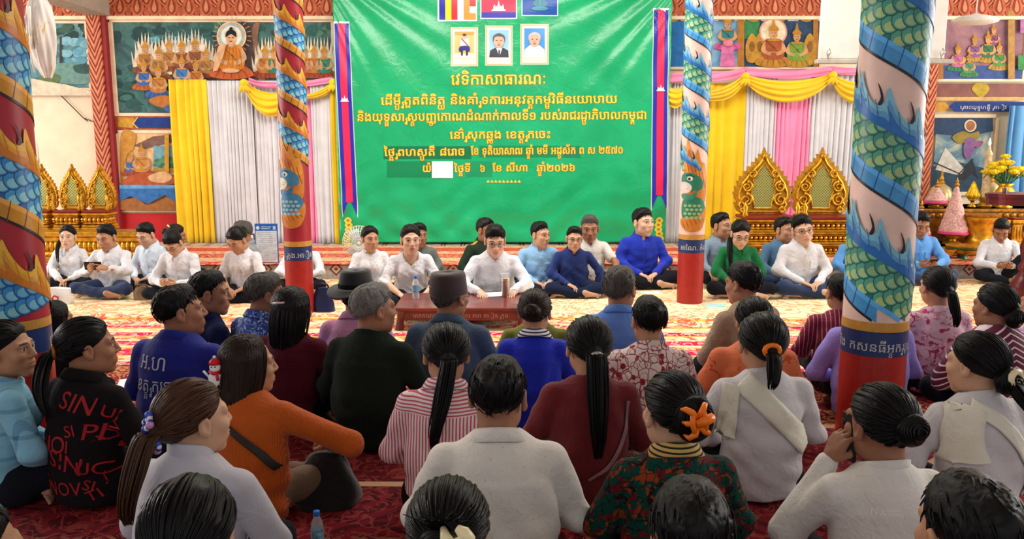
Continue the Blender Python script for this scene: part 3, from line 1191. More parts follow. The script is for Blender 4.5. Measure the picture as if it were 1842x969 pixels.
BLUE, RED, WHT, YEL, ORG = C(38, 44, 170), C(226, 36, 84), C(240, 240, 240), C(250, 226, 60), C(232, 140, 40)


def temple(P, u, v, s, col, L):
    P.rect(u - .5 * s, v - .12 * s, u + .5 * s, v, col, L)
    for k, (du, h, w) in enumerate(((-.3, .5, .16), (0, .8, .2), (.3, .5, .16), (-.15, .4, .1), (.15, .4, .1))):
        P.poly([(u + (du - w / 2) * s, v - .1 * s), (u + (du - w / 2) * s, v - .3 * s), (u + du * s, v - h * s), (u + (du + w / 2) * s, v - .3 * s), (u + (du + w / 2) * s, v - .1 * s)], col, L)


def strip_flag(x0t, x1t, yt, x0b, x1b, yb, L):
    P = Paint(banP)
    P.cell = 5

    def q(f, t):
        return (x0t + (x1t - x0t) * f + (x0b + (x1b - x0b) * f - x0t - (x1t - x0t) * f) * t, yt + (yb - yt) * t)
    n = 70
    for (f0, f1, col, l, e) in ((-.05, 1.05, WHT, 1, .01), (0, 1, BLUE, 2, 0), (.27, .75, RED, 3, 0)):
        for k in range(n):
            t0, t1 = k / n * .93 - (e if k == 0 else 0), (k + 1) / n * .93
            for j in range(5):
                g0, g1 = f0 + (f1 - f0) * j / 5, f0 + (f1 - f0) * (j + 1) / 5
                P.add([P.place(*q(g0, t0), l), P.place(*q(g1, t0), l), P.place(*q(g1, t1), l), P.place(*q(g0, t1), l)], [(0, 1, 2, 3)], col)
        # swallow tail
        m0 = .93 - .0
        tl, tr = q(f0, m0), q(f1, m0)
        if col == RED:
            P.poly([tl, tr, q(.51, m0 - .004)], col, l)
        else:
            P.poly([tl, q(.5, m0 - .02), q(f0, 1 + e)], col, l)
            P.poly([tr, q(f1, 1 + e), q(.5, m0 - .02)], col, l)
    u, v = q(.52, .39)
    temple(P, u, v + 6, 15, WHT, 5)
    return P


pl = strip_flag(601, 627, 42, 617, 643, 388, 0).build('flag_strip', PRINT, cols=True)
pr = strip_flag(1176, 1202, 18, 1172, 1199, 376, 0).build('flag_strip', PRINT, cols=True)

P = Paint(banP)
P.cell = 5
P.rect(787, -30, 858, 38, WHT, 1, 4)
for k, col in enumerate((BLUE, C(250, 220, 40), C(214, 40, 60), WHT, C(240, 150, 60))):
    P.rect(790 + 11 * k, -30, 801 + 11 * k, 35.5, col, 2, 3)
for k, col in enumerate((C(240, 150, 60), WHT, C(214, 40, 60), C(250, 220, 40), BLUE)):
    P.rect(845, 28 - 12 * k - 4, 856, 35.5 - 12 * k, col, 2)
f1 = P.build('striped_flag_print', PRINT, cols=True)
P = Paint(banP)
P.cell = 5
P.rect(864, -32, 930, 34, WHT, 1, 4)
P.rect(866, -32, 928, -12, BLUE, 2, 3).rect(866, -12, 928, 22, C(222, 40, 80), 2, 3).rect(866, 22, 928, 32, BLUE, 2, 3)
temple(P, 897, 20, 25, WHT, 4)
f2 = P.build('temple_flag_print', PRINT, cols=True)
P = Paint(banP)
P.cell = 5
P.rect(938, -34, 1004, 29, C(200, 220, 240), 1, 4)
P.rect(940, -34, 1002, 27, C(20, 80, 170), 2, 4)
P.blob([(958, 8), (966, -4), (971, -18), (976, -4), (986, 8), (971, 14)], C(40, 120, 150), 4)
P.ell(971, 16, 15, 4, C(60, 140, 170), 5).line([(971, -20), (971, 14)], 3, C(70, 160, 170), 5)
f3 = P.build('blue_flag_print', PRINT, cols=True)


def portrait(x0, y0, x1, y1, kind):
    P = Paint(banP)
    P.cell = 5
    P.rect(x0, y0, x1, y1, C(240, 220, 190), 1, 3)
    P.rect(x0 + 1.5, y0 + 1.5, x1 - 1.5, y1 - 1.5, C(214, 176, 128), 1.4, 3)
    P.rect(x0 + 3, y0 + 3, x1 - 3, y1 - 3, C(244, 232, 212), 1.7, 3)
    a, b_, c_, d = x0 + 7, y0 + 8, x1 - 7, y1 - 15
    m = (a + c_) / 2
    bg = {'full': C(224, 196, 120), 'suit': C(150, 205, 232), 'white': C(70, 150, 226)}[kind]
    P.rect(a, b_, c_, d, bg, 2, 3)
    sk = C(222, 176, 150)
    if kind == 'full':
        P.rect(a, b_, c_, b_ + 6, C(200, 160, 80), 3)
        P.rect(a, d - 8, c_, d, C(238, 230, 220), 3)
        P.blob([(m - 7, b_ + 14), (m + 6, b_ + 12), (m + 8, b_ + 26), (m - 6, b_ + 27)], C(238, 232, 230), 4)
        P.line([(m - 5, b_ + 13), (m + 6, b_ + 25)], 2, C(190, 60, 60), 5)
        P.blob([(m - 8, b_ + 27), (m + 8, b_ + 26), (m + 9, b_ + 36), (m, b_ + 33), (m - 9, b_ + 36)], C(40, 50, 140), 5)
        P.rect(m - 6, b_ + 34, m - 3, d - 4, C(30, 30, 40), 5).rect(m + 3, b_ + 34, m + 6, d - 4, C(30, 30, 40), 5)
        P.ell(m, b_ + 9, 3.4, 4.6, sk, 6).ell(m, b_ + 6, 3.4, 2.2, C(40, 34, 32), 7)
    else:
        if kind == 'suit':
            P.poly([(a, d), (a + 2, d - 12), (m - 7, d - 17), (m + 8, d - 17), (c_ - 1, d - 12), (c_, d)], C(40, 42, 50), 3)
            P.poly([(m - 5, d - 17), (m + 6, d - 17), (m + 1, d)], C(236, 236, 240), 4)
            P.poly([(m - 1, d - 13), (m + 2, d - 13), (m + 2.5, d), (m - 1, d)], C(40, 50, 90), 5)
            hair = C(96, 92, 92)
        else:
            P.poly([(a, d + 3), (a + 1, d - 12), (m - 8, d - 20), (m + 8, d - 20), (c_ - 1, d - 12), (c_, d + 3)], C(244, 240, 232), 3)
            hair = C(200, 190, 184)
        P.ell(m, d - 29, 9.5, 12, sk, 6, 24)
        P.blob([(m - 10, d - 28), (m - 10, d - 38), (m, d - 43), (m + 10, d - 38), (m + 10, d - 28), (m + 7, d - 36), (m - 6, d - 37)], hair, 7)
        P.ell(m - 4, d - 30, 1.6, .8, C(60, 44, 40), 8, 8).ell(m + 4, d - 30, 1.6, .8, C(60, 44, 40), 8, 8)
        P.ell(m, d - 22, 3, .9, C(170, 90, 80), 8, 8).ell(m, d - 26, 1.4, 2, C(206, 156, 130), 8, 8)
    return P.build('portrait_print', PRINT, cols=True)


ph = [portrait(811, 49, 860, 119, 'full'), portrait(873, 46, 922, 118, 'suit'), portrait(936, 43, 987, 116, 'white')]


def lettering(s_, cx_, yb, wid, size, name):
    P = Paint(banP)
    for d_ in ((-1, 0), (1, 0), (0, -1), (0, 1), (.8, .8)):
        P.text(s_, cx_ + d_[0] * .8, yb + d_[1] * .8, size, ORG, 2, width=wid, dv=-1, slant=-.008)
    P.text(s_, cx_, yb, size, YEL, 3.2, width=wid, dv=-1, slant=-.008)
    return P.build(name, PRINT, cols=True)


words_ = [lettering(*a, 'yellow_lettering') for a in (
    ('វេទិកាសាធារណៈ', 897, 152, 172, 29),
    ('ដើម្បីត្រួតពិនិត្យ និងគាំទ្រការអនុវត្តកម្មវិធីនយោបាយ', 898, 187, 426, 22),
    ('និងយុទ្ធសាស្ត្របញ្ចកោណដំណាក់កាលទី១ របស់រាជរដ្ឋាភិបាលកម្ពុជា', 903, 216, 522, 22),
    ('នៅស្រុកឆ្លូង ខេត្តក្រចេះ', 900, 249, 182, 21))]
words_ += [lettering(*a, 'date_lettering') for a in (
    ('ថ្ងៃព្រហស្បតិ៍ ៨រោច', 764, 280, 146, 20), ('ខែ ទុតិយាសាឍ ឆ្នាំ មមី អដ្ឋស័ក ព ស ២៥៧០', 984, 277, 274, 19),
    ('យ៉', 768, 309, 17, 19), ('ថ្ងៃទី', 832, 309, 30, 18), ('៦', 868, 309, 10, 18), ('ខែ សីហា', 918, 308, 64, 18), ('ឆ្នាំ២០២៦', 1000, 308, 70, 19))]
pp = []
for (a_, b_, c_, d_, k_) in ((690, 263, 848, 286, C(0, 118, 72)), (862, 262, 1010, 283, C(2, 138, 84)), (1012, 262, 1044, 284, C(14, 132, 88)), (696, 290, 776, 319, C(4, 134, 82)), (838, 290, 885, 318, C(20, 150, 96))):
    P = Paint(banP)
    P.cell = 5
    P.rect(a_, b_, c_, d_, k_, 1)
    pp.append(P.build('pasted_patch', PRINT, cols=True))
P = Paint(banP)
P.cell = 5
P.rect(777, 290, 815, 320, C(244, 244, 244), 4, 4)
wp = P.build('white_paper_patch', PRINT, cols=True)
orn = []
P = Paint(banP)
for k in range(9):
    P.ell(878 + 7 * k, 327, 3.2, 1.7, C(214, 200, 80), 3, 8)
    P.poly([(878 + 7 * k, 323), (880 + 7 * k, 327), (876 + 7 * k, 327)], C(226, 214, 90), 4)
orn.append(P.build('ornament_line', PRINT, cols=True))
for sx in (0, 1):
    P = Paint(banP)
    for k in range(6):
        u = (626 + 2 * math.sin(k)) if not sx else (1186 - 2 * math.sin(k))
        P.blob([(u - 7, 396 + 8 * k), (u, 390 + 8 * k), (u + 7, 396 + 8 * k), (u + 3, 402 + 8 * k), (u - 3, 402 + 8 * k)], C(226, 200, 60), 3 + .2 * k).ell(u, 396 + 8 * k, 2.5, 2, C(160, 120, 20), 5, 8)
    P.poly([(u - 10, 440), (u + 10, 440), (u, 428)], C(210, 180, 50), 3)
    orn.append(P.build('gold_corner_ornament', PRINT, cols=True))
fix(ban_root, [sheet, pl, pr, f1, f2, f3, *ph, *words_, *pp, wp, *orn])
# ------------------------------------------------------------------ painted dragon columns
def column(label, px, py_base, R, period, kind, phase, head=None, text='', zlow=.0, zring=.514, Y=None):
    if Y is None:
        g = G(px, py_base)
        Y, X = g.y, g.x
    else:
        X = A(px, py_base, Y).x
    red, warm = C(172, 40, 40), kind == 'red'
    base_c = C(160, 34, 46) if warm else C(236, 200, 186)
    belly_c, belly_l = (C(206, 140, 30), C(110, 60, 16)) if warm else (C(70, 158, 220), C(24, 80, 160))
    sc_a, sc_b, sc_c = ((C(24, 100, 176), C(66, 160, 216), C(150, 214, 216)) if warm else (C(40, 130, 124), C(92, 180, 150), C(190, 214, 140)))
    fl_a, fl_b = (C(206, 120, 24), C(236, 180, 50)) if warm else (C(36, 116, 196), C(130, 200, 226))
    root = thing('dragon_column', label, 'column', (X, Y, 0))
    H = 4.3
    body = MB()
    body.lathe((0, 0, 0), [(R * 1.0, 0), (R, .02)] + [(R, z) for z in np.linspace(.1, H, 30)], 48)
    shaft = body.build('shaft', mat('column_%s_shaft' % kind, base_c, rough=.42, var=.08, vscale=4), smooth=True)
    shaft.data.set_sharp_from_angle(angle=.9)

    def cyl(s, z, l=0):
        a = s / R
        r = R + .0005 * l + .0008
        return (r * math.sin(a), -r * math.cos(a), z)
    full = 2 * PI * R
    # lower part: red foot, blue band with lettering, gold ring
    P = Paint(cyl)
    n = 48

    def ring(z0, z1, col, l):
        for k in range(n):
            s0, s1 = full * k / n, full * (k + 1) / n
            P.add([cyl(s0, z0, l), cyl(s1, z0, l), cyl(s1, z1, l), cyl(s0, z1, l)], [(0, 1, 2, 3)], col)
    ring(0.003, zring - .055, C(176, 38, 30), 1)
    foot = P.build('red_foot', PAINT_SMOOTH, root, smooth=True, cols=True)
    P = Paint(cyl)
    ring(zring - .055, zring + .055, C(28, 56, 112), 2)
    ring(zring + .055, zring + .058, C(16, 24, 50), 3)
    for k, t in enumerate(text):
        P.text(t, (k - (len(text) - 1) / 2) * R * 1.9, zring - .03, .058, C(206, 206, 200), 3)
    P.build('blue_lettered_band', PAINT_SMOOTH, root, smooth=True, cols=True)
    P = Paint(cyl)
    ring(zring + .058, zring + .10, C(206, 150, 62), 2)
    P.build('gold_ring', PAINT_SMOOTH, root, smooth=True, cols=True)
    # the dragon coils: helix height at s
    zstart = head['z'] if head else zring + .10

    def hz(s, k):
        return k * period + phase - s / full * period       # falls towards the right

    def strip(lo, hi, col, l, nseg=96, lo_f=None, hi_f=None, turns=range(-1, 14)):
        for k in turns:
            for i in range(nseg):
                s0, s1 = -full / 2 + full * i / nseg, -full / 2 + full * (i + 1) / nseg
                q = [(s0, hz(s0, k) + lo), (s1, hz(s1, k) + lo), (s1, hz(s1, k) + hi), (s0, hz(s0, k) + hi)]
                if min(a[1] for a in q) < zstart or max(a[1] for a in q) > H - .05:
                    continue
                P.add([cyl(*a, l) for a in q], [(0, 1, 2, 3)], col)
    rr = random.Random(int(px))
    w = period
    P = Paint(cyl)
    strip(0.0, .16 * w, belly_c, 3)
    strip(.115 * w, .16 * w, tuple(min(1, c * 1.35 + .03) for c in belly_c), 4)
    strip(-.018 * w, .006 * w, C(22, 22, 26), 5)
    for k in range(-1, 14):
        for i in range(14):
            s = -full / 2 + full * (i + .5) / 14
            z = hz(s, k)
            if z < zstart or z > H - .2:
                continue
            P.line([(s - .01, z), (s, z + .07 * w), (s + .012, z + .155 * w)], .004, belly_l, 5)
    P.build('belly_band', PAINT_SMOOTH, root, smooth=True, cols=True)
    P = Paint(cyl)
    P.cell = .012
    P.n_shape = -10 ** 9
    P.place = cyl
    strip(.16 * w, .55 * w, sc_a, 2)
    # rows of rounded scales, the upper rows overlapping the lower ones
    r_ = .082 * w if R > .125 else .10 * w
    dzr = r_ * .80
    rows = int(.385 * w / dzr)
    cnt = int(full / (r_ * 1.72))
    for k in range(-1, 14):
        for j in range(rows + 1):
            off = .17 * w + r_ * .55 + j * dzr
            for i in range(cnt):
                s = -full / 2 + full * (i + (.5 if j % 2 else 0)) / cnt
                z = hz(s, k) + off
                if z - r_ < zstart or z > H - .2:
                    continue
                t = j / max(1, rows)
                ca = tuple(sc_b[q] * (1 - .8 * t) + sc_a[q] * .8 * t for q in range(3))
                cb = tuple(sc_c[q] * (1 - .75 * t) + sc_b[q] * .75 * t for q in range(3))
                v_ = rr.uniform(.88, 1.1)
                ca, cb = tuple(c * v_ for c in ca), tuple(c * v_ for c in cb)
                l0 = 3 + j * 1.5 + .1 * (i % 2)
                P.ell(s, z, r_ * .855, r_ * 1.0, tuple(c * .45 for c in sc_a), l0, 16)
                P.ell(s, z + .02 * r_, r_ * .77, r_ * .90, ca, l0 + .5, 16)
                P.ell(s, z - .30 * r_, r_ * .54, r_ * .46, cb, l0 + .95, 12)
    P.build('scale_band', PAINT_SMOOTH, root, smooth=True, cols=True)
    P = Paint(cyl)
    P.cell = .02
    strip(.50 * w, .57 * w, fl_a, 13)
    nf = max(6, int(full / .125))
    for k in range(-1, 14):
        for i in range(nf):
            s = -full / 2 + full * (i + .5) / nf
            z = hz(s, k) + .55 * w
            if z < zstart + .02 or z > H - .3:
                continue
            f = full / nf
            sl = -period / full
            def q(a, b_):
                return (s + a * f, z + b_ * w * .26 + a * f * sl)
            P.blob([q(-.64, -.12), q(-.60, .25), q(-.62, .62), q(-.52, 1.05), q(-.36, .74), q(-.16, .48), q(.04, .36), q(.22, .40), q(.40, .56), q(.52, .36), q(.64, .2), q(.64, -.12)], fl_b, 14 + .1 * (i % 2), 3)
            P.blob([q(-.60, -.12), q(-.52, .2), q(-.52, .72), q(-.34, .44), q(-.1, .24), q(.16, .2), q(.4, .3), q(.60, .1), q(.60, -.12)], tuple((x + y) / 2 for x, y in zip(fl_a, fl_b)), 15, 3)
            P.blob([q(-.58, -.14), q(-.46, .12), q(-.46, .4), q(-.24, .16), q(.1, .05), q(.42, .12), q(.58, -.14)], fl_a, 16, 3)
            P.blob([q(.16, .40), q(.24, .66), q(.12, 1.0), q(.27, .84), q(.33, .6), q(.26, .42)], C(24, 30, 48) if not warm else C(70, 30, 28), 17, 3)
            for e in (-.42, -.1, .2):
                P.line([q(e, .0), q(e - .06, .3), q(e - .12, .5)], .003, fl_a, 17)
    P.build('flame_crest', PAINT_SMOOTH, root, smooth=True, cols=True)
    if head:
        P = Paint(cyl)
        P.cell = .02
        zh, sh = head['z'], head.get('s', 0)
        k = head.get('k', 1.0)

        def hq(a, b_):
            return (sh + a * k, zh + b_ * k)
        body_c, mane = (C(206, 128, 40), C(226, 150, 50))
        gr, wt = (C(60, 130, 170), C(220, 220, 200)) if warm else (C(40, 130, 100), C(232, 214, 206))
        # neck coil and mane
        P.blob([hq(-.07, .02), hq(-.10, -.10), hq(-.06, -.22), hq(.03, -.28), hq(.10, -.24), hq(.115, -.12), hq(.10, .02), hq(.03, .06)], body_c, 12)
        P.blob([hq(-.085, .02), hq(-.07, .14), hq(-.06, .26), hq(-.03, .17), hq(.0, .12), hq(.02, .18), hq(.05, .08), hq(.09, .06), hq(.1, -.06), hq(.02, -.04)], mane, 13)
        P.blob([hq(-.05, .04), hq(-.045, .18), hq(-.01, .08), hq(.03, .04), hq(.0, -.01)], C(196, 110, 40), 14)
        for t in range(5):
            P.line([hq(-.06 + .03 * t, .08 - .02 * t), hq(-.04 + .03 * t, .0 - .02 * t), hq(-.02 + .03 * t, -.05 - .02 * t)], .004, C(120, 60, 24), 15)
        P.blob([hq(-.10, -.03), hq(-.02, -.01), hq(.06, -.06), hq(.07, -.13), hq(.0, -.15), hq(-.09, -.13)], gr, 16)
        P.blob([hq(-.11, -.09), hq(-.05, -.085), hq(-.015, -.12), hq(-.035, -.165), hq(-.10, -.165)], wt, 17)
        P.line([hq(-.10, -.15), hq(-.05, -.135), hq(-.01, -.16)], .006, C(150, 40, 36), 18)
        P.blob([hq(-.10, -.18), hq(-.02, -.18), hq(.03, -.15), hq(.0, -.22), hq(-.08, -.22)], C(40, 120, 170) if warm else C(60, 140, 110), 17)
        P.ell(*hq(-.03, -.055), .022 * k, .018 * k, C(240, 236, 220), 18).ell(*hq(-.034, -.057), .010 * k, .011 * k, C(20, 20, 24), 19)
        P.line([hq(-.06, -.03), hq(-.03, -.025), hq(.0, -.04)], .008, C(30, 60, 60), 19)
        # curled chest with scales
        P.blob([hq(-.09, -.24), hq(-.02, -.20), hq(.07, -.22), hq(.105, -.30), hq(.06, -.40), hq(-.03, -.42), hq(-.09, -.36)], gr, 14)
        P.blob([hq(-.10, -.38), hq(-.02, -.36), hq(.06, -.34), hq(.11, -.28), hq(.115, -.36), hq(.07, -.46), hq(-.02, -.48), hq(-.09, -.44)], body_c, 15)
        for a in range(4):
            for b_ in range(4):
                P.ell(*hq(-.06 + .035 * a + .015 * (b_ % 2), -.27 - .032 * b_), .015 * k, .012 * k, (C(150, 196, 210) if warm else C(150, 190, 130)), 16 + b_ * .2, 10)
        for t in range(6):
            P.line([hq(-.08 + .03 * t, -.40 + .006 * t), hq(-.06 + .03 * t, -.45 + .012 * t)], .004, C(120, 64, 20), 17)
        P.build('painted_dragon_head', PAINT_SMOOTH, root, smooth=True, cols=True)
    for ch in (shaft, ):
        ch.parent = root
    return root


column('red dragon column with blue scales at the left edge of the hall', 28, 600, .145, .55, 'red', .02, text=['ទី ឆ្នួន ឃុំ', 'ឆ្នួន.ឆ្នុះ.ស្រីមួយ', 'ជូន'], Y=3.65)
column('pink dragon column with green scales standing among the audience at right', 1572, 610, .140, .55, 'pink', .03, text=['ពូជនិង', 'កសនធីអ្នកប្រុស', 'ភូមិ'], Y=3.65)
column('slim red dragon column with blue dragon head left of the green banner', 541, 566, .109, .40, 'red', .10, head=dict(z=1.20, s=-.02, k=1.0), text=['ខ្មោច', 'ឆ្នាំ. ក្រុង.អឿន', 'ទី'])
column('slim pink dragon column with green dragon head right of the green banner', 1240, 548, .109, .405, 'pink', .16, head=dict(z=1.15, s=-.02, k=1.05), text=['រូប', 'អាណៃ. កំដ', 'ទី'], zring=.52)


# ------------------------------------------------------------------ dais with its mats
ris, nt, b = _new('riser_mat_diamonds')
v_ = coords(nt, scale=(4.2, 4.2, 4.2))
sx = N(nt, 'ShaderNodeSeparateXYZ')
nt.links.new(v_, sx.inputs[0])
fx = math_n(nt, 'ABSOLUTE', math_n(nt, 'SUBTRACT', math_n(nt, 'FRACT', sx.outputs[0]), .5))
fz = math_n(nt, 'ABSOLUTE', math_n(nt, 'SUBTRACT', math_n(nt, 'FRACT', math_n(nt, 'ADD', sx.outputs[2], .0)), .5))
dd = math_n(nt, 'ADD', fx, fz)
n1 = noise(nt, v_, 5, 4)
base = ramp(nt, n1.outputs[0], [(.35, C(196, 190, 180)), (.65, C(170, 150, 140))])
c1 = mixc(nt, math_n(nt, 'LESS_THAN', dd, .30), base, C(120, 60, 56))
c2 = mixc(nt, math_n(nt, 'LESS_THAN', dd, .20), c1, C(206, 190, 176))
c3 = mixc(nt, math_n(nt, 'LESS_THAN', dd, .09), c2, C(150, 40, 40))
nt.links.new(c3, b.inputs['Base Color'])
b.inputs['Roughness'].default_value = .7
struct('dais', MB().box((0.3, (DY + WY) / 2 + .02, DZ / 2), (11.6, WY - DY + .02, DZ), .008), ris)


def rug_mat(name, bands, motif, mscale=9.0, fine=26.0, stretch=(1, 1, 1), thr=(.46, .54), rows=None, ring=.85):
    """bands: colour stops across the width (0..1, constant), motif: two ornament colours"""
    m, nt, b = _new(name)
    tc = nt.nodes.new('ShaderNodeTexCoord')
    s = N(nt, 'ShaderNodeSeparateXYZ')
    nt.links.new(tc.outputs['Generated'], s.inputs[0])
    basec = ramp(nt, s.outputs[1], bands, 'CONSTANT')
    v = coords(nt, scale=stretch)
    vo = voro(nt, v, mscale, 'DISTANCE_TO_EDGE', .55)
    vf = voro(nt, v, mscale, 'F1', .55)
    nz = noise(nt, v, fine, 3, .6, 1.6)
    # medallion rings and scrolls
    rg = math_n(nt, 'SINE', math_n(nt, 'MULTIPLY_ADD', vf.outputs[0], 30.0, math_n(nt, 'MULTIPLY', nz.outputs[0], 7.0)))
    k1 = math_n(nt, 'GREATER_THAN', rg, .35)
    k2 = math_n(nt, 'LESS_THAN', math_n(nt, 'ABSOLUTE', math_n(nt, 'SUBTRACT', nz.outputs[0], .5)), .035)
    c = mixc(nt, math_n(nt, 'MULTIPLY', k1, ring), basec, ramp(nt, s.outputs[1], motif[0], 'CONSTANT'))
    c = mixc(nt, math_n(nt, 'MULTIPLY', k2, .8), c, ramp(nt, s.outputs[1], motif[1], 'CONSTANT'))
    if rows:
        c = mixc(nt, 1.0, c, c)
        for (pos, wdt, col) in rows:
            k = math_n(nt, 'LESS_THAN', math_n(nt, 'ABSOLUTE', math_n(nt, 'SUBTRACT', s.outputs[1], pos)), wdt)
            c = mixc(nt, k, c, col)
    wv = noise(nt, coords(nt, scale=(1, 1, 1)), 260, 2)
    c = mixc(nt, .25, c, wv.outputs[0], 'SOFT_LIGHT')
    nt.links.new(c, b.inputs['Base Color'])
    b.inputs['Roughness'].default_value = .9
    b.inputs['Specular IOR Level'].default_value = .15
    bump(nt, b, wv.outputs[0], .25, .004)
    return m


def rug(label, x0, x1, y0, y1, z, m, t=.008, sag=.002, seed=0):
    def fn(u, v):
        x, y = x0 + (x1 - x0) * u, y0 + (y1 - y0) * v
        return (x + .02 * math.sin(3 * v + seed), y + .015 * math.sin(2.1 * x + seed), z + sag * (math.sin(2.3 * x + seed) + math.sin(3.1 * y + seed) + 2))
    g = MB().grid(fn, 40, 20).build('rug', m, smooth=True)
    s = g.modifiers.new('thickness', 'SOLIDIFY')
    s.thickness, s.offset = t, 1
    tag(g, label, 'rug')
    return g


cr, rd, mg, gd, mr = C(236, 222, 178), C(196, 44, 40), C(208, 30, 84), C(214, 176, 84), C(128, 18, 30)
m_cream = rug_mat('cream_rug_weave', [(0, cr), (.10, gd), (.14, cr), (.86, cr), (.9, gd), (.94, cr)],
                  ([(0, C(206, 120, 70)), (.2, C(240, 230, 192)), (.5, C(232, 212, 160)), (.8, C(236, 222, 178))], [(0, rd), (.2, C(214, 140, 90)), (.5, C(220, 160, 100)), (.8, C(206, 104, 70))]), 2.0, 4.5, (1, 1.0, 1), ring=.45)
m_strip = rug_mat('red_striped_rug_weave', [(0, mg), (.12, cr), (.20, mg), (.34, gd), (.42, mg), (.58, cr), (.66, mg), (.80, cr), (.88, mg)],
                  ([(0, C(226, 60, 110)), (.12, C(200, 60, 60)), (.2, C(206, 24, 76)), (.34, rd), (.42, C(206, 26, 70)), (.58, rd), (.66, C(190, 20, 60)), (.8, gd), (.88, C(222, 60, 90))],
                   [(0, cr), (.12, gd), (.2, C(236, 196, 150)), (.34, cr), (.42, C(240, 200, 160)), (.58, gd), (.66, C(240, 206, 170))]), 2.2, 6,
                  rows=[(.105, .012, cr), (.215, .01, gd), (.43, .012, cr), (.565, .01, cr), (.675, .01, gd), (.79, .01, cr), (.9, .01, gd)])
m_red = rug_mat('dark_red_rug_weave', [(0, C(92, 12, 24)), (.25, C(118, 18, 32)), (.5, C(88, 12, 24)), (.75, C(136, 22, 38))],
                ([(0, C(66, 8, 18)), (.5, C(104, 18, 30))], [(0, C(150, 100, 76)), (.4, C(150, 60, 56)), (.7, C(196, 140, 90))]), 3.0, 9,
                rows=[(.12, .006, C(190, 150, 110)), (.2, .006, C(60, 8, 16)), (.36, .007, C(190, 150, 110)), (.52, .006, C(196, 160, 120)), (.7, .007, C(190, 150, 110)), (.88, .006, C(200, 160, 120))])
m_dais = rug_mat('dais_mat_weave', [(0, C(206, 60, 56)), (.14, C(220, 196, 150)), (.3, C(196, 50, 48)), (.5, C(222, 200, 160)), (.65, C(190, 44, 46)), (.85, C(222, 200, 160))],
                 ([(0, C(224, 190, 140)), (.5, C(206, 80, 60))], [(0, C(160, 30, 36)), (.5, C(214, 140, 90))]), 4, 14, (1, 2.5, 1))
RY0, RY1 = G(921, 662).y, G(921, 592).y
rug('cream rug with red scrolls under the officials left of the table', -5.0, 1.2, RY1, DY - .03, .012, m_cream, seed=1)
rug('cream rug with red scrolls under the officials beside the slim pink dragon column', 1.17, 6.4, RY1 - .05, DY - .04, .014, m_cream, seed=3)
rug('magenta and cream striped rug in front of the low table', -5.4, 1.8, RY0, RY1 + .03, .010, m_strip, seed=2)
rug('magenta and cream striped rug at right before the white shirted officials', 1.78, 6.6, RY0 - .2, RY1 - .02, .010, m_strip, seed=5)
rug('dark red patterned rug under the seated audience', -6.5, 6.8, 1.2, RY0 + .03, .004, m_red, seed=4)
rug('red and cream striped mat covering the top of the dais', -5.2, 5.6, DY - .03, 9.72, DZ + .004, m_dais, seed=6)


# ------------------------------------------------------------------ gold thrones
LATT, nt, b = _new('green_gold_lattice')
v_ = coords(nt, rot=(0, PI / 4, 0), scale=(46, 46, 46))
s_ = N(nt, 'ShaderNodeSeparateXYZ')
nt.links.new(v_, s_.inputs[0])
ka = math_n(nt, 'LESS_THAN', math_n(nt, 'FRACT', s_.outputs[0]), .3)
kb = math_n(nt, 'LESS_THAN', math_n(nt, 'FRACT', s_.outputs[2]), .3)
nt.links.new(mixc(nt, math_n(nt, 'MAXIMUM', ka, kb), C(70, 120, 74), C(206, 176, 84)), b.inputs['Base Color'])
b.inputs['Roughness'].default_value = .4
b.inputs['Metallic'].default_value = .4


def flame_outline(teeth=True):
    half = [(.36, 0), (.45, .05), (.50, .13), (.46, .20), (.51, .28), (.50, .38), (.46, .47), (.43, .56), (.36, .64), (.30, .72), (.22, .80), (.15, .87), (.09, .93), (.05, 1.0), (0, 1.12)]
    out = []
    for i, p in enumerate(half):
        out.append(p)
        if teeth and 1 < i < len(half) - 2:
            q = half[i + 1]
            mx, my = (p[0] + q[0]) / 2, (p[1] + q[1]) / 2
            out.append((mx + .035, my + .045))
    return out + [(-x, y) for x, y in reversed(out[:-1])]


def scroll(cx_, cz_, r, sgn, turns=1.6):
    pts = []
    for i in range(26):
        t = i / 25
        a = sgn * t * turns * 2 * PI + (PI / 2)
        rr = r * (1 - .8 * t)
        pts.append((cx_ + rr * math.cos(a), -.045, cz_ + rr * math.sin(a)))
    return pts


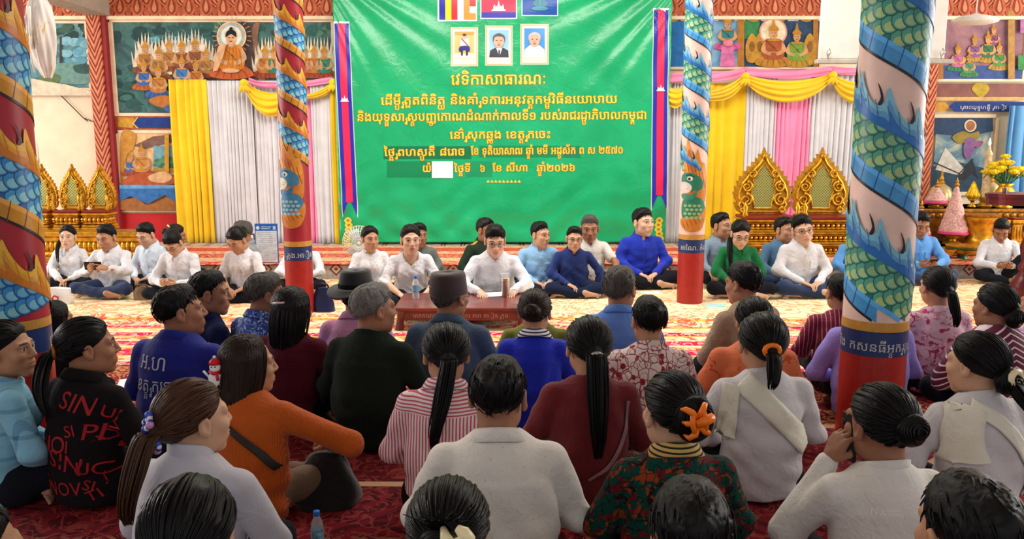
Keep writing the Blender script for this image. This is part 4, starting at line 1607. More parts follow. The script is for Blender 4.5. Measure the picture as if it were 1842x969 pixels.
def throne(label, X, Y, z0, wid, hb, hback, group, tiers=3):
    root = thing('gold_throne', label, 'throne', (X, Y, z0), 0, group)
    # stepped pedestal
    ped = MB()
    dark = MB()
    n = tiers
    z = 0
    for i in range(n):
        w = wid * (1.04 - .05 * i)
        d = wid * (1.0 - .06 * i)
        h = hb / n
        ped.box((0, 0, z + h * .10), (w, d, h * .2), .008)
        ped.box((0, 0, z + h * .30), (w * .94, d * .94, h * .16), .01)
        dark.box((0, 0, z + h * .52), (w * .84, d * .84, h * .34))
        ped.box((0, 0, z + h * .76), (w * .93, d * .93, h * .14), .01)
        ped.box((0, 0, z + h * .92), (w, d, h * .16), .008)
        m = max(5, int(w / .06))
        for k in range(m):
            x = -w * .42 + w * .84 * (k + .5) / m
            ped.sphere((x, -d * .43, z + h * .53), (w * .84 / m * .42, .02, h * .17), 8, 6)
            ped.sphere((x, -d * .475, z + h * .30), (w * .84 / m * .40, .014, h * .07), 6, 4)
        for k in range(max(3, m // 2)):
            y = -d * .42 + d * .84 * (k + .5) / max(3, m // 2)
            for sx in (-1, 1):
                ped.sphere((sx * w * .43, y, z + h * .53), (.02, d * .16, h * .17), 8, 6)
        for sx in (-1, 1):
            ped.lathe((sx * w * .45, -d * .44, z + h * .36), [(.012, 0), (.02, h * .05), (.01, h * .12), (.018, h * .2), (.012, h * .3)], 8)
        z += h
    pe = ped.build('pedestal', GOLD, smooth=False, auto=None)
    da = dark.build('recess', DARKRED)
    seat = MB().box((0, 0, hb + .015), (wid * .92, wid * .74, .03), .008).build('seat', DARKRED)
    # flame-edged backrest
    out = flame_outline()
    yb = wid * .30
    bk = MB()
    f0 = lambda u, v: (u * wid, yb - .022, hb + .03 + v * hback / 1.12)
    f1_ = lambda u, v: (u * wid, yb + .022, hb + .03 + v * hback / 1.12)
    bk.prism(out, f0, f1_)
    inner = [(x * .86, .04 + y * .86) for x, y in flame_outline(False)]
    bk.tube([(x * wid, yb - .03, hb + .03 + y * hback / 1.12) for x, y in inner], wid * .022, 6, closed=True)
    b_o = bk.build('backrest', GOLD, smooth=False)
    pan = [(0, .86), (.10, .72), (.19, .60), (.17, .50), (.22, .40), (.19, .28), (.16, .18), (.16, .10), (-.16, .10), (-.16, .18), (-.19, .28), (-.22, .40), (-.17, .50), (-.19, .60), (-.10, .72)]
    lat = MB().prism(pan, lambda u, v: (u * wid, yb - .034, hb + .03 + v * hback / 1.12), lambda u, v: (u * wid, yb - .02, hb + .03 + v * hback / 1.12)).build('lattice_panel', LATT)
    sc = MB()
    S = hback / 1.12
    for sg in (-1, 1):
        for (cx_, cz_, r) in ((.31, .24, .12), (.30, .46, .10), (.21, .67, .075), (.36, .07, .06)):
            sc.tube([(x, yb + y, zz) for x, y, zz in scroll(sg * cx_ * wid, hb + .03 + cz_ * S, r * wid, sg)], [wid * .028 * (1 - .5 * i / 25) for i in range(26)], 6)
    sc.tube([(p[0] * wid, yb - .036, hb + .03 + p[1] * S) for p in pan], wid * .018, 6, closed=True)
    sc.sphere((0, yb - .03, hb + .03 + .97 * S), (wid * .045, .03, wid * .06))
    s_o = sc.build('scrollwork', GOLD, smooth=True)
    arm = MB()
    fins = []
    for sg in (-1, 1):
        arm = MB()
        arm.lathe((sg * wid * .46, -wid * .28, hb + .02), [(.02 * wid / .5, 0), (.03 * wid / .5, .03), (.015 * wid / .5, .07), (.026 * wid / .5, .11), (.01, .15), (.002, .18)], 10)
        fins.append(arm.build('corner_finial', GOLD, smooth=True))
    for o in (pe, da, seat, b_o, lat, s_o, *fins):
        o.parent = root
    return root


gz = DZ + .016
for (px, lab) in ((66, 'small gold throne behind the left dragon column, first of three'), (121, 'small gold throne in the middle of the left three'), (172, 'small gold throne beside the orange carved pilaster')):
    Yt = 8.88
    a_ = A(px, 300, Yt)
    zb2 = A(px, 382, Yt).z
    throne(lab, a_.x, Yt, gz, .295, zb2 - gz, a_.z - zb2, 'small gold thrones against the left wall')
for (px, lab) in ((1384, 'large gold throne with green lattice back before the pink curtain, nearer the banner'), (1491, 'large gold throne with green lattice back beside the big pink dragon column')):
    Yt = 9.03
    a_ = A(px, 270, Yt)
    zb2 = A(px, 392, Yt).z
    throne(lab, a_.x, Yt, gz, .615, zb2 - gz, a_.z - zb2, 'large gold thrones at right', 3)

# long gold plinth in front of the small thrones
pl_ = MB()
pw = (A(60, 430, 8.48).x, A(262, 430, 8.48).x)
cxp, wp_ = (pw[0] + pw[1]) / 2, pw[1] - pw[0]
for (z, h, d, k) in ((0, .06, .36, 1.0), (.06, .05, .33, .985), (.11, .10, .28, .95), (.21, .05, .31, .975), (.26, .05, .33, 1.0)):
    pl_.box((0, 0, z + h / 2), (wp_ * k, d, h), .008)
for k in range(22):
    x = -wp_ * .46 + wp_ * .92 * (k + .5) / 22
    pl_.sphere((x, -.145, .16), (.026, .02, .05), 8, 6)
    pl_.sphere((x, -.165, .085), (.024, .016, .022), 6, 4)
po2 = pl_.build('gold_plinth', GOLD)
po2.location = (cxp, 8.48, gz)
tag(po2, 'long gold moulded plinth in front of the small gold thrones', 'plinth')
# ------------------------------------------------------------------ altar at the right
ROSE = mat('rose_cone_rice', C(206, 160, 150), rough=.8, var=.25, vscale=60, bs=45, bstr=.9)
SILV = mat('pale_gold', C(200, 180, 130), rough=.35, metal=.6, var=.15)
GREENL = mat('green_lacquer', C(24, 92, 50), rough=.25, var=.15)
PINKR = mat('pink_ribbon', C(214, 60, 120), rough=.6)
YFL = mat('yellow_petals', C(246, 206, 20), rough=.7, var=.12, vscale=40)
REDW = mat('dark_red_wood', C(92, 24, 26), rough=.32, var=.2, vscale=6, bs=40, bstr=.2)

T1, T2, T3 = A(1740, 476, 8.63).z, A(1720, 440, 8.98).z, A(1720, 372, 9.53).z
al = MB()
cxa = A(1750, 430, 9.03).x + .35
for (y0, y1, zt) in ((8.40, 9.98, T1), (8.81, 9.98, T2), (9.26, 9.98, T3)):
    al.box((cxa, (y0 + y1) / 2, (gz + zt) / 2), (2.2, y1 - y0, zt - gz), .012)
    al.box((cxa, (y0 + y1) / 2, zt - .02), (2.26, y1 - y0 + .05, .04), .01)
    if zt - gz > .1:
        for k in range(26):
            al.sphere((cxa - 1.08 + 2.16 * (k + .5) / 26, y0 - .005, zt - .075), (.038, .02, .03), 8, 5)
ao = al.build('altar_steps', GOLD2)
tag(ao, 'stepped gold altar behind the phone-holding men at right', 'altar')


def lat_thing(name, label, cat, px, Y, z, parts, group=None):
    """parts: (part name, material, profile list, segments, scallop) in metres above z"""
    X = A(px, 400, Y).x
    root = thing(name, label, cat, (X, Y, z), 0, group)
    for (pn, m, prof, n) in parts:
        MB().lathe((0, 0, 0), prof, n).build(pn, m, root, smooth=True, auto=.9)
    return root


def hz_(py, Y):
    return A(1700, py, Y).z


# rice cones
def cone(label, px, Y, z, top_py, wpx, fin=.09):
    H_ = hz_(top_py, Y) - z
    r = wpx / 2 / (F_PX / Y)
    st = .16 * H_
    b_ = H_ - fin
    prof = [(r * 1.02, st), (r * 1.0, st + .03)]
    for i in range(1, 15):
        t = i / 14
        prof.append((r * (1 - t) * .93 + .012 + .006 * (i % 2), st + .03 + (b_ - st - .03) * t))
    return lat_thing('rice_cone', label, 'offering cone', px, Y, z, [
        ('footed_dish', GOLD, [(r * .7, 0), (r * .72, .012), (r * .3, st * .35), (r * .28, st * .5), (r * .95, st * .85), (r * 1.08, st)], 24),
        ('ribbon', PINKR, [(r * 1.05, st * .98), (r * 1.08, st + .012), (r * 1.03, st + .03)], 24),
        ('cone', ROSE, prof, 28),
        ('finial', GOLD, [(.016, b_ - .01), (.028, b_ + .01), (.012, b_ + .03), (.02, b_ + .045), (.006, b_ + .06), (.002, H_)], 12)], 'rose coloured offering cones')


cone('rose offering cone with pink ribbon left of the taller cone', 1681, 9.43, T3, 322, 36)
cone('tallest rose offering cone standing in front of the gold domes', 1716, 9.03, T2, 319, 48)
cone('rose offering cone half hidden by the large pink column', 1656, 9.10, T2, 360, 36)
# bell domes
def dome(label, px, Y, z, top_py, wpx):
    H_ = hz_(top_py, Y) - z
    r = wpx / 2 / (F_PX / Y)
    return lat_thing('bell_dome', label, 'reliquary', px, Y, z, [
        ('foot', GOLD, [(r * .9, 0), (r * .95, .02), (r * .8, .04), (r * .85, .06)], 24),
        ('bell', SILV, [(r * .98, .06), (r, .10), (r * .92, H_ * .35), (r * .75, H_ * .48), (r * .4, H_ * .56), (r * .22, H_ * .6)], 28),
        ('spire', GOLD, [(r * .24, H_ * .6), (r * .3, H_ * .63), (r * .14, H_ * .68), (r * .2, H_ * .72), (r * .08, H_ * .8), (r * .1, H_ * .83), (.003, H_)], 14)], 'gilded bell domes on the altar')


dome('gilded bell dome behind the left rose cone', 1688, 9.76, T3, 303, 42)
dome('gilded bell dome left of the yellow flowers', 1777, 9.68, T3, 298, 38)
# lotus bud
Xb = A(1746, 400, 9.48).x
root = thing('gold_lotus_bud', 'bright gold lotus bud between the rose cone and the right bell dome', 'ornament', (Xb, 9.48, T3))
MB().lathe((0, 0, 0), [(.05, 0), (.055, .01), (.02, .04), (.02, .07), (.05, .09)], 16).build('stem', GOLD, root, smooth=True)
lm = MB()
for ring_, (rr_, h_, n_) in enumerate(((.06, .13, 8), (.045, .18, 7), (.025, .22, 5))):
    for k in range(n_):
        a = 2 * PI * (k + .5 * ring_) / n_
        lm.tube([(rr_ * .4 * math.cos(a), rr_ * .4 * math.sin(a), .08), (rr_ * math.cos(a), rr_ * math.sin(a), .08 + h_ * .45), (rr_ * .55 * math.cos(a), rr_ * .55 * math.sin(a), .08 + h_ * .8), (rr_ * .2 * math.cos(a), rr_ * .2 * math.sin(a), .08 + h_)],
                [.012, .024, .016, .002], 6)
lm.build('petals', mat('bright_gold', C(246, 200, 40), rough=.3, metal=.5), root, smooth=True)
# gold drum and footed stands on the lower steps
lat_thing('gold_drum_stand', 'fluted gold drum stand behind the man in blue shirt', 'stand', 1763, 8.98, T2, [
    ('drum', GOLD, [(.17, 0), (.18, .02), (.14, .05), (.13, .08), (.15, .22), (.17, .26), (.19, .29), (.19, .31)], 24),
    ('rim', GOLD2, [(.19, .31), (.20, .32), (.20, .34), (.0, .345)], 24)])
lat_thing('green_footed_bowl', 'green and gold footed bowl under the tallest rose cone', 'bowl', 1736, 8.63, T1, [
    ('foot', GREENL, [(.13, 0), (.14, .02), (.08, .05), (.05, .08), (.05, .11)], 24),
    ('bowl', GOLD, [(.05, .11), (.10, .13), (.15, .17), (.17, .21), (.15, .205), (.0, .18)], 24),
    ('band', GREENL, [(.155, .168), (.168, .178), (.172, .19)], 24)])
lat_thing('gold_footed_bowl', 'gold footed offering bowl at the front step of the altar', 'bowl', 1700, 8.58, T1, [
    ('foot', GOLD, [(.10, 0), (.11, .02), (.05, .06), (.04, .09)], 20),
    ('bowl', GOLD, [(.04, .09), (.10, .12), (.13, .18), (.12, .18), (.0, .14)], 20)])
for px, lab in ((1795, 'gold carved offering box right of the drum stand'), (1826, 'gold carved offering box at the right end of the altar')):
    X = A(px, 400, 8.98).x
    root = thing('offering_box', lab, 'box', (X, 8.98, T2))
    m_ = MB().box((0, 0, .02), (.17, .2, .04), .006).box((0, 0, .14), (.14, .17, .2), .008).box((0, 0, .26), (.17, .2, .04), .006)
    for k in range(4):
        m_.sphere((-.05 + .033 * k, -.088, .14), (.014, .012, .07), 8, 6)
    m_.build('carved_body', GOLD, root)
    MB().box((0, 0, .29), (.12, .14, .02), .006).build('lid', DARKRED, root)
# candle
ztop = A(1768, 262, 9.43).z
Hc = ztop - T3
root = lat_thing('large_candle', 'tall ornate beige candle burning in front of the sea painting', 'candle', 1768, 9.43, T3, [
    ('holder', GOLD, [(.07, 0), (.08, .02), (.04, .06), (.05, .1), (.055, .12)], 18),
    ('wax', mat('beige_wax', C(206, 184, 140), rough=.5, var=.15, vscale=40), [(.045, .12), (.045, Hc * .5), (.05, Hc * .52), (.042, Hc * .56), (.036, Hc * .85), (.042, Hc * .87), (.02, Hc * .93), (.012, Hc)], 18)])
fm = bpy.data.materials.new('candle_flame')
fm.use_nodes = True
fb = fm.node_tree.nodes['Principled BSDF']
fb.inputs['Base Color'].default_value = (1, .7, .3, 1)
fb.inputs['Emission Color'].default_value = (1, .72, .36, 1)
fb.inputs['Emission Strength'].default_value = 4
MB().lathe((0, 0, Hc), [(.003, 0), (.014, .02), (.012, .04), (.004, .075), (.0005, .09)], 12).build('flame', fm, root, smooth=True)
# vase with yellow flowers
X = A(1812, 300, 9.33).x
root = thing('flower_vase', 'gold vase of yellow chrysanthemums on the altar at right', 'vase', (X, 9.33, T3))
zv = A(1812, 330, 9.33).z - T3
MB().lathe((0, 0, 0), [(.08, 0), (.09, .02), (.04, .06), (.09, zv * .5), (.10, zv * .7), (.06, zv * .9), (.09, zv)], 20).build('vase_body', GOLD, root, smooth=True)
st_, fl_ = MB(), MB()
rf = random.Random(3)
lv = MB()
for k in range(26):
    a, t = rf.uniform(0, 2 * PI), rf.uniform(0, 1) ** .5
    cx_, cy_, cz_ = .23 * t * math.cos(a), .16 * t * math.sin(a), zv + .10 + rf.uniform(0, .24) * (1.15 - t)
    st_.tube([(0, 0, zv - .05), (cx_ * .5, cy_ * .5, zv + .05), (cx_, cy_, cz_)], .005, 5)
    fl_.sphere((cx_, cy_, cz_), (.045, .045, .03), 8, 5)
    for q in range(9):
        b_ = 2 * PI * q / 9 + rf.random()
        fl_.tube([(cx_, cy_, cz_), (cx_ + .04 * math.cos(b_), cy_ + .04 * math.sin(b_), cz_ + .012), (cx_ + .058 * math.cos(b_), cy_ + .058 * math.sin(b_), cz_ - .004)], [.006, .012, .003], 5)
    if k % 2:
        lv.tube([(cx_ * .6, cy_ * .6, zv + .06), (cx_ * 1.1, cy_ * 1.1, zv + .1), (cx_ * 1.35, cy_ * 1.35, zv + .05)], [.006, .022, .002], 5, flat=.3)
st_.build('stems', mat('stem_green', C(60, 110, 50), rough=.6), root, smooth=True)
lv.build('leaves', mat('leaf_green', C(70, 130, 60), rough=.6), root, smooth=True)
fl_.build('flowers', YFL, root, smooth=True)

# dark red carved stand at the right edge
g_ = G(1838, 560)
root = thing('carved_stand', 'dark red carved wooden stand with turned leg at the right edge', 'stand', (g_.x, g_.y, .02))
zt = A(1838, 352, g_.y).z
prof = [(.10, 0), (.11, .02), (.085, .05), (.06, .09), (.10, .14), (.11, .20), (.075, .27), (.045, .31), (.06, .34), (.06, .36), (.035, .40), (.05, .46), (.06, .52), (.045, .58), (.03, .62), (.055, .66), (.055, .69), (.03, .73), (.028, zt - .16), (.05, zt - .12), (.06, zt - .05)]
MB().lathe((0, 0, 0), prof, 28).build('turned_leg', REDW, root, smooth=True)
tw = (1838 - 1758) / F_PX * g_.y
outl = []
for k in range(48):
    a = 2 * PI * k / 48
    r = tw * (1 + .05 * math.cos(8 * a))
    outl.append((r * math.cos(a), .55 * r * math.sin(a)))
MB().prism(outl, lambda u, v: (u, v, zt - .09), lambda u, v: (u * 1.0, v, zt - .03)).build('scalloped_apron', REDW, root)
outl2 = [(x * 1.03, y * 1.03) for x, y in outl]
MB().prism(outl2, lambda u, v: (u, v, zt - .03), lambda u, v: (u, v, zt + .0)).build('top_board', REDW, root)
lat_thing('small_steel_cup', 'small steel cup on the dark red carved stand', 'cup', 1802, g_.y, zt + .02, [('cup_body', STEEL, [(.012, 0), (.016, .004), (.02, .05), (.018, .05), (.0, .01)], 14)])

# ------------------------------------------------------------------ hung white board, lamp, cloth bundle
Yb = 7.7
root = thing('hanging_board', 'large blank white board hung behind the big pink dragon column', 'board', A(1590, 110, Yb))
o1 = wbox(1474, 1712, -60, 106, Yb, .05, None, .008).build('board_face', WHITE_P)
o2 = wbox(1470, 1716, 106, 114, Yb - .015, .08, None, .006).build('ledge', mat('grey_ledge', C(190, 184, 172), rough=.6))
hk = MB()
for px in (1490, 1694):
    q = A(px, 100, Yb - .02)
    hk.tube([q + Vector((0, 0, .0)), q + Vector((.02, -.01, .03)), q + Vector((0, -.015, .06)), q + Vector((-.02, -.01, .03)), q + Vector((0, -.005, -.03))], .006, 6)
o3 = hk.build('hook', STEEL, smooth=True)
sp = MB()
for px in (1500, 1690):
    q = A(px, 0, Yb + .02)
    sp.tube([(q.x, q.y, q.z), (q.x, q.y, 4.3)], .008, 6)
o4 = sp.build('hanging_rod', STEEL)
fix(root, (o1, o2, o3, o4))

q = A(1755, 36, 8.0)
root = thing('pendant_lamp', 'white oval lamp shade hanging in front of the dancers painting', 'lamp', (q.x, q.y, q.z))
MB().lathe((0, 0, 0), [(.0, -.045), (.12, -.04), (.20, -.02), (.22, 0), (.16, .03), (.05, .05), (.02, .06)], 28, sy=.6).build('lamp_shade', WHITE_P, root, smooth=True)
MB().tube([(0, 0, .05), (0, 0, 4.3 - q.z)], .005, 6).build('cord', WHITE_P, root)

q = A(76, 66, 6.7)
root = thing('cloth_bundle', 'white and ochre cloth bundle hanging in front of the lake painting', 'bundle', (q.x, q.y, q.z))


def bfn(u, v):
    a = 2 * PI * u
    w = [.05, .085, .10, .11, .105, .09, .07, .03][min(int(v * 7), 7)] * .95
    w2 = [.05, .085, .10, .11, .105, .09, .07, .03][min(int(v * 7) + 1, 7)] * .95
    t = v * 7 - int(v * 7)
    r = (w + (w2 - w) * t) * (1 + .13 * math.sin(5 * a + 4 * v) + .07 * math.sin(11 * a - 6 * v))
    return (r * math.cos(a) + .03 * (v - .5), r * math.sin(a) * .8, .32 - .64 * v)


bm_, nt, b = _new('bundle_cloth')
v_ = coords(nt, scale=(2.2, 2.2, .5))
n1 = noise(nt, v_, 5, 4, .6, .8)
nt.links.new(ramp(nt, n1.outputs[0], [(.3, C(150, 120, 104)), (.42, C(214, 206, 200)), (.58, C(226, 220, 210)), (.62, C(214, 176, 110)), (.75, C(170, 140, 110))]), b.inputs['Base Color'])
b.inputs['Roughness'].default_value = .8
MB().grid(bfn, 48, 28, wrap=True).build('wrapped_cloth', bm_, root, smooth=True)
MB().tube([(0, 0, .3), (.01, 0, .6), (0, 0, 4.3 - q.z)], .006, 6).build('cord', WHITE_P, root)
tl = MB()
tl.tube([(-.05, -.06, -.1), (-.04, -.09, .05), (-.035, -.08, .22)], [.014, .012, .01], 6)
tl.tube([(-.04, -.08, -.28), (-.05, -.1, -.1), (-.04, -.08, .0)], [.006, .01, .01], 6)
tl.build('tie_strip', WHITE_P, root, smooth=True)
# ------------------------------------------------------------------ smooth solids: distance fields turned into meshes
def f_cap(P, a, b, ra, rb):
    x, y, z = P
    a, b = np.asarray(a, float), np.asarray(b, float)
    d = b - a
    L2 = float(d @ d) + 1e-9
    t = np.clip(((x - a[0]) * d[0] + (y - a[1]) * d[1] + (z - a[2]) * d[2]) / L2, 0, 1)
    q = np.sqrt((x - a[0] - t * d[0]) ** 2 + (y - a[1] - t * d[1]) ** 2 + (z - a[2] - t * d[2]) ** 2)
    return q - (ra + (rb - ra) * t)


def f_ell(P, c, r, R=None):
    x, y, z = P[0] - c[0], P[1] - c[1], P[2] - c[2]
    if R is not None:
        x, y, z = (R[0][k] * x + R[1][k] * y + R[2][k] * z for k in range(3))
    k0 = np.sqrt((x / r[0]) ** 2 + (y / r[1]) ** 2 + (z / r[2]) ** 2)
    k1 = np.sqrt((x / r[0] ** 2) ** 2 + (y / r[1] ** 2) ** 2 + (z / r[2] ** 2) ** 2) + 1e-9
    return k0 * (k0 - 1) / k1


def smin(a, b, k):
    h = np.clip(.5 + .5 * (b - a) / k, 0, 1)
    return b + (a - b) * h - k * h * (1 - h)


def smax(a, b, k):
    return -smin(-a, -b, k)


def gridP(lo, hi, h):
    n = [int(math.ceil((hi[i] - lo[i]) / h)) + 1 for i in range(3)]
    ax = [(lo[i] + h * np.arange(n[i])).astype(np.float32) for i in range(3)]
    return (ax[0][:, None, None], ax[1][None, :, None], ax[2][None, None, :])


def snets(Fv, lo, h):
    """surface nets: field on a grid -> vertices, quads"""
    S = Fv < 0
    nx, ny, nz = Fv.shape
    c = [S[i:nx - 1 + i, j:ny - 1 + j, k:nz - 1 + k] for i in (0, 1) for j in (0, 1) for k in (0, 1)]
    sm = sum(q.astype(np.int8) for q in c)
    act = (sm > 0) & (sm < 8)
    idx = np.argwhere(act)
    if len(idx) == 0:
        return np.zeros((0, 3)), np.zeros((0, 4), np.int32)
    I, J, K = idx.T
    val = {}
    for i in (0, 1):
        for j in (0, 1):
            for k in (0, 1):
                val[(i, j, k)] = Fv[I + i, J + j, K + k].astype(np.float64)
    acc = np.zeros((len(idx), 3))
    cnt = np.zeros(len(idx))
    for a in val:
        for ax in range(3):
            if a[ax] == 0:
                b = list(a)
                b[ax] = 1
                va, vb = val[a], val[tuple(b)]
                m = (va < 0) != (vb < 0)
                t = np.where(m, va / np.where(m, va - vb, 1), 0)
                for d in range(3):
                    p = a[d] + (t if d == ax else 0)
                    acc[:, d] += np.where(m, p, 0)
                cnt += m
    V = (idx + acc / cnt[:, None]) * h + np.asarray(lo)
    num = -np.ones(act.shape, np.int32)
    num[act] = np.arange(len(idx))
    quads = []
    for ax in range(3):
        o1, o2 = [(1, 2), (2, 0), (0, 1)][ax]
        sl0 = [slice(1, n - 1) for n in Fv.shape]
        sl0[ax] = slice(0, Fv.shape[ax] - 1)
        sl1 = list(sl0)
        sl1[ax] = slice(1, Fv.shape[ax])
        A0, A1 = S[tuple(sl0)], S[tuple(sl1)]
        e = np.argwhere(A0 != A1)
        if len(e) == 0:
            continue
        base = e + np.array([s.start for s in sl0])
        flip = A0[tuple(e.T)]
        q = []
        for (d1, d2) in ((0, 0), (-1, 0), (-1, -1), (0, -1)):
            p = base.copy()
            p[:, o1] += d1
            p[:, o2] += d2
            q.append(num[tuple(p.T)])
        q = np.stack(q, 1)
        q[~flip] = q[~flip][:, ::-1]
        quads.append(q)
    return V, np.concatenate(quads).astype(np.int32)


class Isl:
    """islands gathered into one body mesh"""

    def __init__(self):
        self.v, self.f, self.c, self.fl, self.n = [], [], [], [], 0

    def add(self, V, Q, col=None, flow=None):
        self.v.append(V)
        self.f.append(Q + self.n)
        if col is not None:
            self.c.append(np.broadcast_to(np.asarray(col, np.float32), (len(V), 3)))
        if flow is not None:
            self.fl.append(flow)
        self.n += len(V)
        return self

    def build(self, name, m, parent, smooth=True):
        V = np.concatenate(self.v)
        fs = {}
        for f in self.f:
            fs.setdefault(f.shape[1], []).append(f)
        fs = [np.concatenate(k) for k in fs.values()]
        return mk(name, V, fs, m, parent, smooth, np.concatenate(self.c) if self.c else None, 'POINT', np.concatenate(self.fl) if self.fl else None)


# ------------------------------------------------------------------ head and hands, made once in their own frames
# head frame: origin between the ears, face towards +y, chin at z -.115, crown at z +.11
def head_field(P, fine=True):
    x, y, z = P
    ax = np.abs(x)
    Q = (ax, y, z)
    d = f_ell(P, (0, -.012, .03), (.073, .093, .081))
    d = smin(d, f_ell(P, (0, .028, -.03), (.060, .060, .075)), .03)
    d = smin(d, f_ell(P, (0, .030, -.058), (.050, .052, .050)), .025)
    d = smin(d, f_ell(Q, (.040, .008, -.062), (.018, .03, .026)), .03)      # jaw corners
    d = smin(d, f_ell(P, (0, .070, -.098), (.019, .016, .016)), .028)       # chin
    d = smin(d, f_ell(Q, (.040, .062, -.022), (.022, .02, .018)), .025)     # cheek bones
    d = smin(d, f_cap(Q, (.010, .084, .022), (.046, .070, .024), .010, .010), .018)   # brow ridge
    d = smax(d, -f_ell(Q, (.0315, .098, .006), (.017, .016, .0105)), .014)  # sockets
    d = smin(d, f_ell(Q, (.0310, .0735, .006), (.0150, .0130, .0110)), .003)          # eyes
    d = smin(d, f_cap(Q, (.017, .085, .0145), (.045, .0775, .0135), .0042, .0042), .005)   # upper lids
    d = smin(d, f_cap(Q, (.019, .0835, -.0030), (.043, .0775, -.0025), .0032, .003), .005)
    d = smin(d, f_cap(P, (0, .086, .014), (0, .104, -.024), .0075, .0115), .010)      # nose
    d = smin(d, f_ell(Q, (.0125, .094, -.0285), (.0085, .010, .008)), .007)
    d = smax(d, -f_ell(Q, (.007, .101, -.0365), (.0035, .004, .004)), .003)
    d = smin(d, f_ell(P, (0, .080, -.060), (.030, .016, .020)), .015)
    d = smin(d, f_cap(P, (-.015, .0920, -.0560), (.015, .0920, -.0560), .0046, .0046), .006)   # lips
    d = smin(d, f_cap(P, (-.012, .0915, -.0662), (.012, .0915, -.0662), .0054, .0054), .006)
    d = smax(d, -np.minimum(f_cap((ax, y, z), (0, .097, -.0616), (.013, .096, -.0612), .0020, .0018), f_cap((ax, y, z), (.013, .096, -.0612), (.023, .090, -.0592), .0018, .0014)), .003)
    # ears
    e = f_ell(Q, (.0785, -.010, -.002), (.010, .019, .031))
    e = smax(e, -f_ell(Q, (.0895, -.006, .002), (.009, .011, .019)), .006)
    e = smin(e, f_ell(Q, (.0775, -.004, -.027), (.008, .009, .010)), .008)
    d = smin(d, e, .006)
    # throat
    d = smin(d, f_cap(P, (0, -.022, -.03), (0, -.032, -.125), .050, .050), .022)
    return d


def skin_zones(V):
    """0 skin, then: 1 white of eye, 2 iris, 3 lips, 4 brow, 5 nostril line"""
    x, y, z = np.abs(V[:, 0]), V[:, 1], V[:, 2]
    zone = np.zeros(len(V), int)
    eye = (((x - .031) / .0138) ** 2 + ((z - .0058) / .0060) ** 2 < 1) & (y > .06)
    zone[eye] = 1
    iris = ((x - .031) ** 2 + (z - .006) ** 2 < .0068 ** 2) & (y > .06) & eye
    zone[iris] = 2
    lips = ((x / .0225) ** 2 + ((z + .0612) / (.0115)) ** 2 < 1) & (y > .075)
    zone[lips] = 3
    br = (np.abs(z - (.0290 - 7.0 * (x - .032) ** 2 - .05 * (x - .03))) < .0036) & (x > .012) & (x < .050) & (y > .04)
    zone[br] = 4
    lid = eye == False
    ln = (((x - .031) / .0165) ** 2 + ((z - .0068) / .0100) ** 2 < 1) & (y > .06) & lid & (z > .008)
    zone[ln] = 5
    return zone


def _head(h):
    lo, hi = (-.105, -.125, -.15), (.105, .135, .13)
    P = gridP(lo, hi, h)
    V, Q = snets(head_field(P), lo, h)
    k = V[:, 2] > -.112
    V2 = V
    return V2, Q, skin_zones(V2)


HEAD = {'fine': _head(.0030), 'far': _head(.0040)}


def finger(P, base, yaw, L, r, curls):
    p = np.array(base, float)
    a = 0.0
    d = None
    for i, (l, c) in enumerate(zip((.45, .32, .23), curls)):
        a += c
        q = p + L * l * np.array([math.sin(yaw) * math.cos(a), math.cos(yaw) * math.cos(a), -math.sin(a)])
        s = f_cap(P, p, q, r * (1 - .10 * i), r * (1 - .10 * (i + 1)))
        d = s if d is None else np.minimum(d, s)
        p = q
    return d


def _hand(kind):
    lo, hi = (-.085, -.06, -.11), (.075, .20, .06)
    h = .0034
    P = gridP(lo, hi, h)
    c = {'rest': (.35, .45, .3), 'flat': (.06, .10, .08), 'grip': (.75, .95, .6), 'point': (.8, 1.1, .7)}[kind]
    d = f_ell(P, (0, .048, 0), (.040, .052, .0155))
    d = smin(d, f_cap(P, (-.024, .05, 0), (-.030, .084, -.001), .013, .011), .012)
    d = smin(d, f_cap(P, (.022, .05, 0), (.028, .078, -.002), .013, .010), .012)
    for i, (x, y, L, r) in enumerate(((-.029, .086, .072, .0088), (-.010, .092, .080, .0092), (.010, .090, .074, .0088), (.028, .080, .058, .0078))):
        cc = c if not (kind == 'point' and i == 0) else (.05, .08, .05)
        d = smin(d, finger(P, (x, y, -.001), (-.06, -.02, .02, .07)[i], L, r, cc), .0045)
    th = ((-.026, .026, -.006), (-.050, .056, -.014), (-.056, .082, -.022), (-.050, .104, -.028)) if kind in ('rest', 'flat') else ((-.026, .026, -.008), (-.044, .050, -.026), (-.036, .074, -.040), (-.020, .090, -.046))
    for a, b, r0, r1 in zip(th[:-1], th[1:], (.0150, .0108, .0098), (.0110, .0098, .0080)):
        d = smin(d, f_cap(P, a, b, r0, r1), .006)
    d = smin(d, f_cap(P, (0, -.04, 0), (0, .012, 0), .019, .021), .022)
    return snets(d, lo, h)


HAND = {k: _hand(k) for k in ('rest', 'flat', 'grip', 'point')}


def _foot():
    lo, hi = (-.06, -.08, -.045), (.06, .21, .12)
    P = gridP(lo, hi, .005)
    d = f_cap(P, (0, -.01, .03), (0, 0, .0), .032, .034)
    d = smin(d, f_ell(P, (0, -.02, -.012), (.03, .04, .026)), .02)
    d = smin(d, f_cap(P, (0, .02, .005), (.0, .13, -.018), .033, .020), .03)
    for i in range(5):
        x = -.030 + .0145 * i
        d = smin(d, f_cap(P, (x, .13, -.022), (x * 1.1, .175 - .009 * i, -.027), .011 - .0008 * i, .009 - .0008 * i), .006)
    return snets(d, lo, .005)


FOOT = _foot()


# ------------------------------------------------------------------ skin, hair, cloth
SKINM = mat_attr('skin', rough=.5, spec=.35, bs=300, bstr=.06, var=.05, vscale=40, sss=.12)


